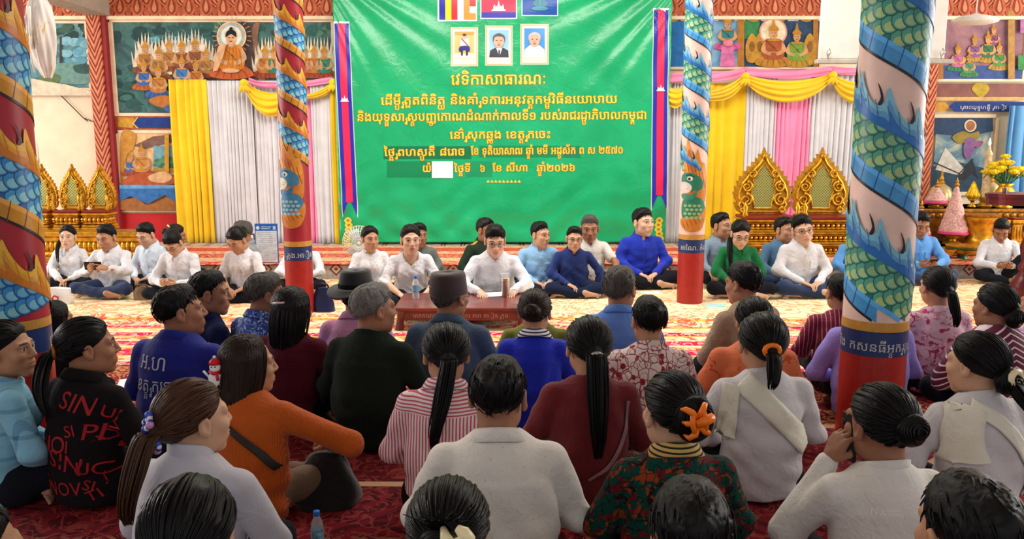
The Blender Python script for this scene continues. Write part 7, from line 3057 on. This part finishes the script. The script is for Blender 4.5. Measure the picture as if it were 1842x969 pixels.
R = person('woman in light grey turtleneck with a long brown ponytail', 338, 698, .70, turn=-14, hyaw=-28, hpitch=-2, W=1.22, bulk=1.08, female=True, skin=SK1, hair='pony', hmat=HBR, top=LGT, legs_m=DKT, near=True, collar=('turtle', LGT, dict(r=.060)), tail=dict(L=.27, dx=-.03, w=.042, n=110), hs=1.14)
bw = MB()
for k in range(16):
    t = k / 15
    bw.sphere((.006 + .022 * math.sin(9 * t), -.132 - .010 * math.sin(5 * t), .055 - .105 * t), .0085 if k % 3 else .012, 8, 6, col=[C(60, 90, 200), C(230, 230, 240), C(40, 60, 160), C(206, 150, 190)][k % 4])
    bw.sphere((-.012 + .022 * math.cos(11 * t), -.130, .05 - .098 * t), .0075, 8, 6, col=[C(240, 240, 250), C(50, 80, 190)][k % 2])
head_part(R, bw, 'beaded_hair_bow', mat_attr('glazed_clip', rough=.3, var=.02, bstr=0), parent=R['hair'], cols=True)
R = person('person with smooth black hair at the bottom left, in front of the grey turtleneck', 335, 880, .70, turn=0, hyaw=0, female=True, skin=SK2, hair='lowbun', top=DKT, legs_m=DKT, near=True, hs=1.16)

R = person('man in cream shirt with short black hair in the middle foreground', 896, 655, .74, turn=2, hyaw=-10, hpitch=4, W=1.12, bulk=1.08, skin=SK3, hair='short', top=CREAMD, legs_m=DKT, near=True, collar=('shirt', CREAMD), **AUD)
R = person('person with black hair held up by a cream claw clip at the bottom', 806, 884, .70, turn=0, hyaw=-4, female=True, skin=SK2, hair='bun', top=DKT, legs_m=DKT, near=True, hs=1.08)


def claw(R, m, c=(.02, -.150, .045), s=1.0, ang=.5, name='claw_clip'):
    """two curved jaws of three prongs each, meeting at a sprung hinge block"""
    g = MB()
    ca, sa = math.cos(ang), math.sin(ang)

    def T(x, y, z):
        return (c[0] + s * (x * ca - z * sa), c[1] + s * y, c[2] + s * (x * sa + z * ca))
    for sx in (-1, 1):
        for zz in (-.036, 0, .036):
            g.tube([T(sx * .003, -.012, zz * .35), T(sx * .014, -.016, zz * .75), T(sx * .026, -.006, zz), T(sx * .030, .012, zz * .9)], [.007 * s, .0085 * s, .007 * s, .003 * s], 8)
        g.tube([T(sx * .014, -.016, -.028), T(sx * .018, -.018, 0), T(sx * .014, -.016, .028)], [.006 * s, .008 * s, .006 * s], 8)
    g.tube([T(-.010, -.020, 0), T(.012, -.026, .004), T(.034, -.022, .006)], [.009 * s, .013 * s, .012 * s], 8)
    return head_part(R, g, name, m, parent=R['hair'])


bc = MB()
def bct(x, y, z, s=1.0):
    ca, sa = math.cos(.42), math.sin(.42)
    return (.045 + s * (x * ca - z * sa), -.150 + y, .052 + s * (x * sa + z * ca))
bc.tube([bct(-.022, .012, .040), bct(-.020, -.006, .026), bct(-.012, -.014, 0), bct(-.004, -.010, -.03), bct(.002, .008, -.05)], [.006, .012, .013, .010, .004], 10)
bc.tube([bct(.010, -.006, .036), bct(.020, -.012, .024), bct(.024, -.010, .006), bct(.020, .004, -.008)], [.008, .014, .013, .006], 10)
bc.tube([bct(-.014, -.016, .014), bct(.006, -.020, .018), bct(.020, -.016, .018)], .006, 8)
bc.tube([bct(.004, -.008, .010), bct(.010, -.006, -.014)], [.004, .002], 6)
head_part(R, bc, 'claw_clip', CRP, parent=R['hair'])
sp_ = []
r_ = np.random.default_rng(5)
for k in range(46):
    a = r_.uniform(-.9, 2.4)
    L_ = r_.uniform(.03, .075)
    st_ = np.array([.0 + r_.uniform(-.02, .02), -.115, .065])
    sp_.append(bez([st_, st_ + (L_ * .5 * math.sin(a), -.02, .028), st_ + (L_ * math.sin(a), -.03, .018 + L_ * .55 * max(-.2, math.cos(a)))], 8))
Vl, Ql, Fl = strand_tube(sp_, .0034, .0010, 4)
I3 = Isl()
I3.add((Vl * R['hs']) @ R['HR'].T + R['H'], Ql, None, Fl)
I3.build('loose_tuft', HB, R['hair'])

R = person('person in olive top hidden behind the woman with a striped blue collar', 964, 531, .60, turn=0, W=1.2, bulk=1.05, skin=SK2, hair='short', top=OLV, legs_m=DKT, hs=1.0)
R = person('woman in bright blue polo with a white striped collar and a loose bun', 962, 529, .685, turn=-3, hyaw=-6, hpitch=0, W=1.02, female=True, skin=SK2, hair='bun', hmat=HDB, top=BLU2, legs_m=BLT, near=True, collar=('shirt', STRC), **AUD)
R = person('woman in dark red top with a long ponytail and silver hair clip', 1059, 580, .72, turn=4, hyaw=4, hpitch=2, W=1.08, bulk=1.04, female=True, skin=SK2, hair='pony', top=RED_, legs_m=BLT, near=True, tail=dict(L=.42, dx=.0, w=.044, n=110, tip=.4), **AUD)
cl = MB()
cl.sphere((.0, -.142, .004), (.020, .010, .010), 12, 8).tube([(-.024, -.140, .0), (0, -.150, .006), (.024, -.140, .0)], .005, 8)
for k in range(5):
    cl.sphere((-.016 + .008 * k, -.152, .006 + .002 * (k % 2)), .0045, 8, 6)
head_part(R, cl, 'silver_hair_clip', STEEL, parent=R['hair'])
cloth_strip(R, [(.155, .46), (.13, .33), (.07, .22), (-.02, .15)], .016, mat('mauve_strap', C(150, 110, 116), rough=.6), 'bag_strap', thick=.004, off=.005)
R = person('man in cornflower blue shirt with thick grey hair', 1115, 487, .73, turn=-6, hyaw=-24, W=1.12, skin=SK3, hair='side', hmat=HSG, top=CBL, legs_m=DKT, near=True, collar=('shirt', CBL), **AUD)
R = person('person in red and white drop-patterned shirt with short black hair', 1169, 542, .70, turn=2, hyaw=4, W=1.08, bulk=1.05, skin=SK2, hair='short', top=RWP, legs_m=DKT, near=True, collar=('band', RWP), **AUD)
R = person('man in crumpled tan shirt leaning left, with dark hair', 1338, 478, .73, turn=28, hyaw=10, hpitch=4, lean=.08, W=1.16, bulk=1.1, skin=SK3, hair='side', top=TAN, legs_m=DKT, near=True, collar=('band', TAN), **AUD)
R = person('woman in orange printed blouse with a brown claw clip', 1358, 543, .68, turn=-8, hyaw=6, W=1.2, female=True, skin=SK2, hair='lowbun', hmat=HB, top=ORF, legs_m=DKT, near=True, **AUD)
claw(R, mat('brown_plastic', C(130, 90, 60), rough=.3), (.0, -.150, .02), .9, .2)
R = person('woman in sheer white blouse with a wide cream sash and an orange hair tie', 1374, 573, .72, turn=2, hyaw=-2, W=1.14, bulk=1.06, female=True, skin=SK2, hair='pony', top=SHEER, legs_m=BLT, near=True, tail=dict(L=.13, dx=-.02, w=.030, n=70), hs=1.14, collar=('band', SHEER))
head_part(R, MB().tube([(.026 * math.cos(a), -.125, .006 + .020 * math.sin(a)) for a in np.linspace(0, 2 * PI, 13)[:-1]], .010, 8, closed=True), 'hair_tie', ORP, parent=R['hair'])
cloth_strip(R, [(-.10, .52), (-.04, .46), (.07, .35), (.165, .255)], lambda t: .10 - .012 * math.sin(t * 3), SASH, 'sash', thick=.005, off=.006)
cloth_strip(R, [(-.15, .50), (-.165, .40), (-.17, .28)], .07, SASH, 'sash_end', thick=.005, off=.008)
R = person('woman in dark green and red floral jacket with an orange claw clip', 1212, 683, .70, turn=4, hyaw=12, hpitch=2, W=1.12, bulk=1.06, female=True, skin=SK1, hair='claw', top=FLG, legs_m=BLT, near=True, collar=('shirt', YEC, dict(h=.040)), hs=1.16)
claw(R, ORP, (-.004, -.152, .022), 1.15, .15)
R = person('person with black hair at the bottom, in front of the floral jacket', 1246, 890, .70, turn=0, hyaw=-4, skin=SK2, hair='side', top=DKT, legs_m=DKT, near=True, hs=1.14)
R = person('person in maroon and pink striped top left of the big pink dragon column', 1514, 500, .65, turn=-10, hyaw=16, W=1.1, female=True, skin=SK3, hair='short', top=MST, legs_m=DKT, near=True, **AUD)
R = person('person in lilac shirt sitting behind the big pink dragon column', 1568, 520, .665, turn=0, hyaw=0, W=1.28, bulk=1.1, skin=SK2, hair='short', top=PUR, legs_m=DKT, near=False, hs=1.0)
R = person('woman in pink floral blouse with a straight black ponytail', 1689, 487, .70, turn=2, hyaw=3, W=1.08, bulk=1.04, female=True, skin=SK2, hair='pony', top=PFL, legs_m=DKT, near=True, tail=dict(L=.20, dx=.01, w=.036, n=80), **AUD)
R = person('woman in maroon top with white diagonal stripes at the right edge', 1794, 518, .70, turn=10, hyaw=14, W=1.26, bulk=1.16, female=True, skin=SK3, hair='lowbun', top=MST2, legs_m=DKT, near=True, **AUD)
head_part(R, MB().tube([(.0, -.115, .05), (.02, -.125, .02)], [.004, .006], 8), 'hair_pin', mat('mint_plastic', C(180, 220, 206), rough=.3), parent=R['hair'])
R = person('person in lilac blouse cut off by the right edge', 1872, 520, .64, turn=10, female=True, skin=SK2, hair='bun', top=LIL, legs_m=DKT, **AUD)
R = person('woman in white blouse with a folded cream sash and a bun with yellow hair tie', 1762, 608, .70, turn=8, hyaw=22, hpitch=2, W=1.18, bulk=1.06, female=True, skin=SK1, hair='lowbun', top=SHEER, legs_m=BLT, near=True, hs=1.12, collar=('band', SHEER),
           tail=dict(L=.13, dx=.04, w=.040, n=70, tip=.7, name='loose_bun_end'))
head_part(R, MB().tube([(.030 * math.cos(a), -.145, -.02 + .024 * math.sin(a)) for a in np.linspace(0, 2 * PI, 13)[:-1]], .012, 8, closed=True), 'hair_tie', CRP, parent=R['hair'])
cloth_strip(R, [(-.09, .52), (.0, .46), (.10, .35), (.16, .24), (.175, .14)], .055, SASH, 'sash', thick=.006, off=.006)
cloth_strip(R, [(-.11, .52), (-.14, .42), (-.12, .30)], .13, SASH, 'sash_end', thick=.008, off=.010)
R = person('woman in embroidered white blouse holding a phone to her ear', 1590, 706, .70, turn=6, hyaw=10, hpitch=2, W=1.14, bulk=1.06, female=True, skin=SK3, hair='bun', top=WS2, legs_m=DKT, near=True, arms=('lap', 'ear'), collar=('band', WS2), hs=1.14)
earR = R
SHP = mat_attr('shirt_print', rough=.7)
for k in range(4):
    for x in (-.085, .06):
        P = Paint(on_cloth(R, True, .002))
        z = .43 - .085 * k
        P.line([(x - .012, z), (x - .008, z + .02), (x, z + .002), (x + .006, z + .018)], .003, C(246, 246, 246), 1)
        P.line([(x + .012, z), (x + .02, z + .014)], .003, C(246, 246, 246), 1)
        P.ell(x + .022, z + .004, .003, .003, C(250, 250, 250), 1, 8)
        P.build('embroidered_motif', SHP, R['shirt'], cols=True)
R = person('person with thick black hair at the bottom right corner', 1756, 880, .70, turn=0, hyaw=4, skin=SK2, hair='side', top=MST, legs_m=DKT, near=True, hs=1.28)
R = person('person cut off by the bottom left corner, only dark hair and a hand in view', -60, 930, .68, turn=-50, hyaw=-20, female=True, skin=SK2, hair='bun', top=DKT, legs_m=DKT, near=True, arms=('out', 'lap'), hs=1.0)

# ------------------------------------------------------------------ things on the floor, the table and in hands
WOOD = mat('red_brown_wood', C(110, 40, 30), rough=.28, var=.25, vscale=5, bs=30, bstr=.15, coat=.3)
yf = G(712, 597, .012).y
zt = A(712, 553, yf).z
x0, x1 = A(712, 575, yf).x, A(945, 575, yf).x
yb = G(760, 527, zt).y
root = thing('low_table', 'low red-brown wooden table with carved lettering in front of the officials', 'table', ((x0 + x1) / 2, (yf + yb) / 2, .022))
wT, dT = x1 - x0, yb - yf
zt -= .022
MB().box((0, 0, zt - .014), (wT + .03, dT + .03, .028), .006).build('tabletop', WOOD, root)
MB().box((0, -dT / 2 + .03, zt - .065), (wT - .06, .02, .075), .003).box((0, dT / 2 - .03, zt - .065), (wT - .06, .02, .075), .003).box((-wT / 2 + .03, 0, zt - .065), (.02, dT - .06, .075), .003).box((wT / 2 - .03, 0, zt - .065), (.02, dT - .06, .075), .003).build('apron', WOOD, root)
for sx in (-1, 1):
    for sy in (-1, 1):
        MB().tube([(sx * (wT / 2 - .035), sy * (dT / 2 - .035), zt - .03), (sx * (wT / 2 - .03), sy * (dT / 2 - .03), zt * .5), (sx * (wT / 2 - .02), sy * (dT / 2 - .02), .0)], [.035, .026, .034], 8).build('leg', WOOD, root)
P = Paint(lambda u, v, l: (u, -dT / 2 + .0185 - .0005 * l, v))
P.text('លោកយាយ ខៀវ កុសល រាមា ខៀង ក្រុង', .0, zt - .078, .042, C(206, 170, 160), 1, width=wT * .74)
P.build('carved_lettering', PAINT, root, cols=True)
tt = .022 + zt


def bottle(label, loc, water=True, s=1.0, rz=0):
    root = thing('water_bottle', label, 'bottle', loc, rz)
    gl = MATS.get('clear_plastic')
    if not gl:
        gl, nt, b = _new('clear_plastic')
        b.inputs['Base Color'].default_value = (.86, .92, .96, 1)
        b.inputs['Transmission Weight'].default_value = .75
        b.inputs['Roughness'].default_value = .12
        b.inputs['IOR'].default_value = 1.2
        MATS['clear_plastic'] = gl
    MB().lathe((0, 0, 0), [(.026 * s, 0), (.031 * s, .006), (.031 * s, .05 * s), (.029 * s, .055 * s), (.031 * s, .06 * s), (.031 * s, .12 * s), (.029 * s, .145 * s), (.016 * s, .175 * s), (.014 * s, .19 * s)], 22).build('bottle_body', gl, root, smooth=True)
    MB().lathe((0, 0, 0), [(.0315 * s, .062 * s), (.0318 * s, .065 * s), (.0318 * s, .115 * s), (.0315 * s, .118 * s)], 22, caps=False).build('label_sleeve', mat('blue_white_label', C(110, 160, 220), rough=.4, var=.5, vscale=50, bstr=0), root, smooth=True)
    MB().lathe((0, 0, 0), [(.0165 * s, .186 * s), (.017 * s, .188 * s), (.017 * s, .206 * s), (.015 * s, .21 * s), (.0, .21 * s)], 20).build('cap', mat('blue_cap', C(30, 110, 210), rough=.35, bstr=0), root, smooth=True)
    return root


p = G(748, 537, tt)
bottle('water bottle with blue label standing on the low table', (p.x, p.y, tt), s=.86)
p = G(572, 990, .02)
bottle('water bottle with blue cap on the dark red rug at the bottom', (p.x, p.y + .0, .022), s=.68)
p = G(909, 533, tt)
root = thing('steel_tumbler', 'brushed steel tumbler standing on the low table', 'tumbler', (p.x, p.y, tt))
MB().lathe((0, 0, 0), [(.026, 0), (.028, .004), (.034, .13), (.035, .135)], 26).build('tumbler_body', STEEL, root, smooth=True)
MB().lathe((0, 0, .135), [(.0355, 0), (.036, .003), (.036, .014), (.03, .017), (.0, .017)], 26).build('lid', mat('champagne_metal', C(200, 180, 150), rough=.3, metal=.8, bstr=0), root, smooth=True)


def sheet_(name, label, px, py, z, w, d, rz, m, cat, t=.004, curl=.006):
    p = G(px, py, z)
    o = MB().grid(lambda u, v: ((u - .5) * w, (v - .5) * d, curl * (u * u + .4 * v) + .0015), 8, 8).build(name, m, smooth=True)
    o.location = (p.x, p.y, z)
    o.rotation_euler = (0, 0, rz)
    o.modifiers.new('thickness', 'SOLIDIFY').thickness = t
    return tag(o, label, cat)


PAPER = mat('white_paper', C(240, 240, 240), rough=.8, var=.02, bstr=.05)
sheet_('paper_sheet', 'white papers under the writing man\'s hands on the low table', 885, 530, tt, .24, .16, .1, PAPER, 'paper')
sheet_('notebook', 'closed white notebook lying in front of the royal blue shirt man', 1172, 526, .026, .17, .12, .2, PAPER, 'notebook', t=.012, curl=.0)
sheet_('face_mask', 'pale cyan face mask lying on the cream rug right of the slim pink column', 1287, 550, .026, .16, .09, -.2, mat('mask_cyan', C(150, 214, 220), rough=.8), 'mask')
sheet_('paper_sheet', 'white paper at the knees of the woman in lace blouse', 428, 541, .03, .10, .12, -.5, PAPER, 'paper', curl=.03)
sheet_('paper_sheet', 'white paper lying beside the lettered blue polo', 236, 690, .025, .14, .16, .3, PAPER, 'paper', curl=.02)


def at_hand(R, i):
    side, sh, el, wr, fd, pn, hk = R['arms'][i]
    fd = fd / np.linalg.norm(fd)
    return wr + fd * .075 + pn / np.linalg.norm(pn) * .035


def phone(R, i, label, up, facing, w=.15, h=.075):
    c = to_world(R, at_hand(R, i))
    root = thing('phone', label, 'phone', c)
    m = MB().box((0, 0, 0), (w, .009, h), .003)
    b = m.build('phone_body', BLACKP, root)
    MB().box((0, -.0052, 0), (w * .93, .001, h * .9)).build('screen', mat('phone_screen', C(40, 48, 60), rough=.12, bstr=0), root)
    MB().sphere((w * .38, .005, h * .28), (.012, .002, .012), 12, 6).build('camera_lens', BLACKP, root, smooth=True)
    root.rotation_euler = facing
    return root


phone(phoneR, 0, 'dark phone held sideways by the white shirted man in jeans', None, (math.radians(-14), 0, PI + .05))
phone(phone2R, 1, 'phone in the hands of the man in sky blue shirt', None, (math.radians(-60), 0, PI), .075, .14)
phone(earR, 1, 'phone pressed to the ear of the woman in embroidered blouse', None, (0, math.radians(10), PI / 2), .07, .14)

# white tote, handbags, cushions
def bag(label, name, px, py, w, d, h, m, strap=True, z=.022, rz=0.0, slump=.2):
    p = G(px, py, z)
    root = thing(name, label, 'bag', (p.x, p.y, z), rz)

    def fn(u, v):
        a = 2 * PI * u
        cx_, cy_ = math.cos(a), math.sin(a)
        e = (abs(cx_) ** 3 + abs(cy_) ** 3) ** (-1 / 3)
        k = 1 - slump * v * v + .05 * math.sin(6 * v + 3 * a)
        return (w / 2 * cx_ * e * k, d / 2 * cy_ * e * (k - .35 * v), h * v * (1 - .06 * math.cos(2 * a)))
    mb = MB().grid(fn, 32, 12, wrap=True)
    n = 32
    mb.add([fn(i / n, 0) for i in range(n)], [tuple(range(n - 1, -1, -1))])
    mb.add([fn(i / n, 1) for i in range(n)], [tuple(range(n))])
    mb.build('bag_body', m, root, smooth=True, auto=.8)
    if strap:
        MB().tube([(-w * .3, 0, h * .97), (-w * .22, -.02, h * 1.2), (0, -.05, h * 1.28), (w * .22, -.02, h * 1.2), (w * .3, 0, h * .97)], .008, 8).build('handle', m, root, smooth=True)
    return root


bag('white tote bag with a red emblem left of the jeans man', 'tote_bag', 103, 545, .26, .14, .13, mat('white_canvas', C(226, 224, 222), rough=.8), False, slump=.1)
b_ = [o for o in bpy.data.objects if o.name.startswith('tote_bag')][0]
P = Paint(lambda u, v, l: (u, -.0735 - .001 * l, v))
P.poly([(-.01, .02), (.05, .02), (.06, .07), (.02, .085), (-.005, .06)], C(190, 60, 60), 1).poly([(.005, .03), (.04, .03), (.045, .06), (.02, .07)], C(226, 224, 222), 2)
P.build('red_emblem', PAINT, b_, cols=True)
bag('dark blue handbag beside the slim red dragon column', 'handbag', 583, 560, .17, .10, .19, mat('navy_leather', C(24, 36, 84), rough=.35), True, slump=.25)
bag('small brown handbag with gold clasp behind the lowered-head man', 'handbag', 258, 538, .16, .1, .11, mat('brown_leather', C(120, 90, 60), rough=.5, var=.2), True)
p = to_world(orangeR, (.20, .20, .0))
b2 = bag('black furry bag at the side of the woman in orange knit', 'shoulder_bag', 921, 800, .25, .20, .19, mat('black_fur', C(16, 16, 18), rough=.95, sheen=.4, bs=60, bstr=1.0), False, slump=.5)
b2.location = (p.x + .06, p.y - .02, .022)
q = garment('maroon_cushion_cloth', C(110, 50, 52), bscale=14)
p = G(88, 520, .02)
root_c = MB().grid(lambda u, v: ((u - .5) * .34, .03 * math.sin(PI * u) * math.sin(PI * v) * 0 + (v - .5) * .26, .02 + .09 * (max(0, math.sin(PI * u) * math.sin(PI * v)) ** .5)), 16, 12).build('cushion', q, smooth=True)
root_c.location = (p.x, p.y + .1, .02)
root_c.modifiers.new('thickness', 'SOLIDIFY').thickness = .02
tag(root_c, 'maroon cushion behind the white tote bag at left', 'cushion')

# notice board on the dais
Yn = 8.3
p = A(482, 478, Yn)
root = thing('notice_board', 'white notice board with a blue printed header leaning on the dais', 'board', (p.x, Yn, DZ + .012))
w, hN = A(502, 440, Yn).x - A(461, 440, Yn).x, A(482, 402, Yn).z - DZ - .012
MB().box((0, 0, hN / 2), (w, .014, hN), .003).build('board_panel', mat('blue_frame', C(40, 90, 170), rough=.5), root)
P = Paint(lambda u, v, l: (u, -.0072 - .0008 * l, v))
P.rect(-w * .46, hN * .03, w * .46, hN * .82, C(226, 230, 236), 1)
P.rect(-w * .46, hN * .82, w * .46, hN * .97, C(30, 100, 190), 1)
P.ell(-w * .36, hN * .895, w * .08, w * .08, C(220, 230, 240), 2)
P.line([(-w * .2, hN * .92), (w * .22, hN * .92)], .008, C(200, 220, 240), 2).line([(-w * .2, hN * .875), (w * .16, hN * .875)], .008, C(200, 220, 240), 2)
P.rect(w * .30, hN * .85, w * .42, hN * .94, C(190, 210, 236), 2)
for k in range(14):
    P.line([(-w * .40, hN * (.78 - .052 * k)), (w * (.40 - .1 * (k % 3 == 2)), hN * (.78 - .052 * k))], .003, C(170, 176, 190), 2)
P.build('printed_face', PAINT, root, cols=True)
MB().tube([(-w * .3, .10, 0), (0, .012, hN * .9), (w * .3, .10, 0)], .006, 6).build('rear_prop', BLACKP, root)
p = A(449, 470, 8.5)
root = thing('picture_frame', 'small dark framed picture standing left of the notice board', 'frame', (p.x, 8.5, DZ + .012))
hF = A(449, 420, 8.5).z - DZ - .012
MB().box((0, 0, hF / 2), (.13, .02, hF), .004).build('frame', mat('navy_frame', C(40, 44, 80), rough=.4), root)
MB().box((0, -.011, hF / 2), (.11, .002, hF * .9)).build('picture', PAPER, root)

# electric fan behind the woman in sheer white
Yf_ = G(648, 530, 0).y + .25
p = A(648, 436, Yf_)
root = thing('electric_fan', 'white electric fan behind the woman in sheer white blouse', 'fan', (p.x, Yf_, .022))
zc, rf_ = p.z - .022, 31 / F_PX * Yf_
MB().lathe((0, 0, 0), [(.13, 0), (.135, .01), (.12, .025), (.03, .04), (.018, .06), (.016, zc - .05), (.02, zc)], 24).build('stand', WHITE_P, root, smooth=True)
cg = MB()
for k in range(36):
    a = 2 * PI * k / 36
    cg.tube([(.03 * math.cos(a), -.085, zc + .03 * math.sin(a)), (rf_ * .7 * math.cos(a), -.075, zc + rf_ * .7 * math.sin(a)), (rf_ * math.cos(a), -.035, zc + rf_ * math.sin(a)), (rf_ * .7 * math.cos(a), .02, zc + rf_ * .7 * math.sin(a))], .0024, 5)
for rr_ in (.4, .7, 1.0):
    cg.tube([(rf_ * rr_ * math.cos(a), -.082 + .047 * rr_ ** 4, zc + rf_ * rr_ * math.sin(a)) for a in np.linspace(0, 2 * PI, 33)[:-1]], .003, 5, closed=True)
cg.build('wire_cage', WHITE_P, root, smooth=True)
bl_ = MB()
for k in range(3):
    a0 = 2 * PI * k / 3
    bl_.grid(lambda u, v: (((.03 + (rf_ * .82 - .03) * u) * math.cos(a0 + (v - .5) * (1.2 - .3 * u))), -.03 + .03 * (v - .5), zc + ((.03 + (rf_ * .82 - .03) * u) * math.sin(a0 + (v - .5) * (1.2 - .3 * u)))), 8, 6)
bo = bl_.build('blades', mat('pale_plastic', C(206, 214, 222), rough=.3), root, smooth=True)
bo.modifiers.new('thickness', 'SOLIDIFY').thickness = .003
MB().lathe((0, 0, 0), [(.0, 0), (.03, .004), (.035, .03), (.045, .06), (.045, .12), (.02, .14)], 18).build('motor', WHITE_P, root, smooth=True)
mo = [c for c in root.children if c.name.startswith('motor')][0]
mo.rotation_euler = (-PI / 2, 0, 0)
mo.location = (0, -.085, zc)

bpy.data.objects.remove(_fo)
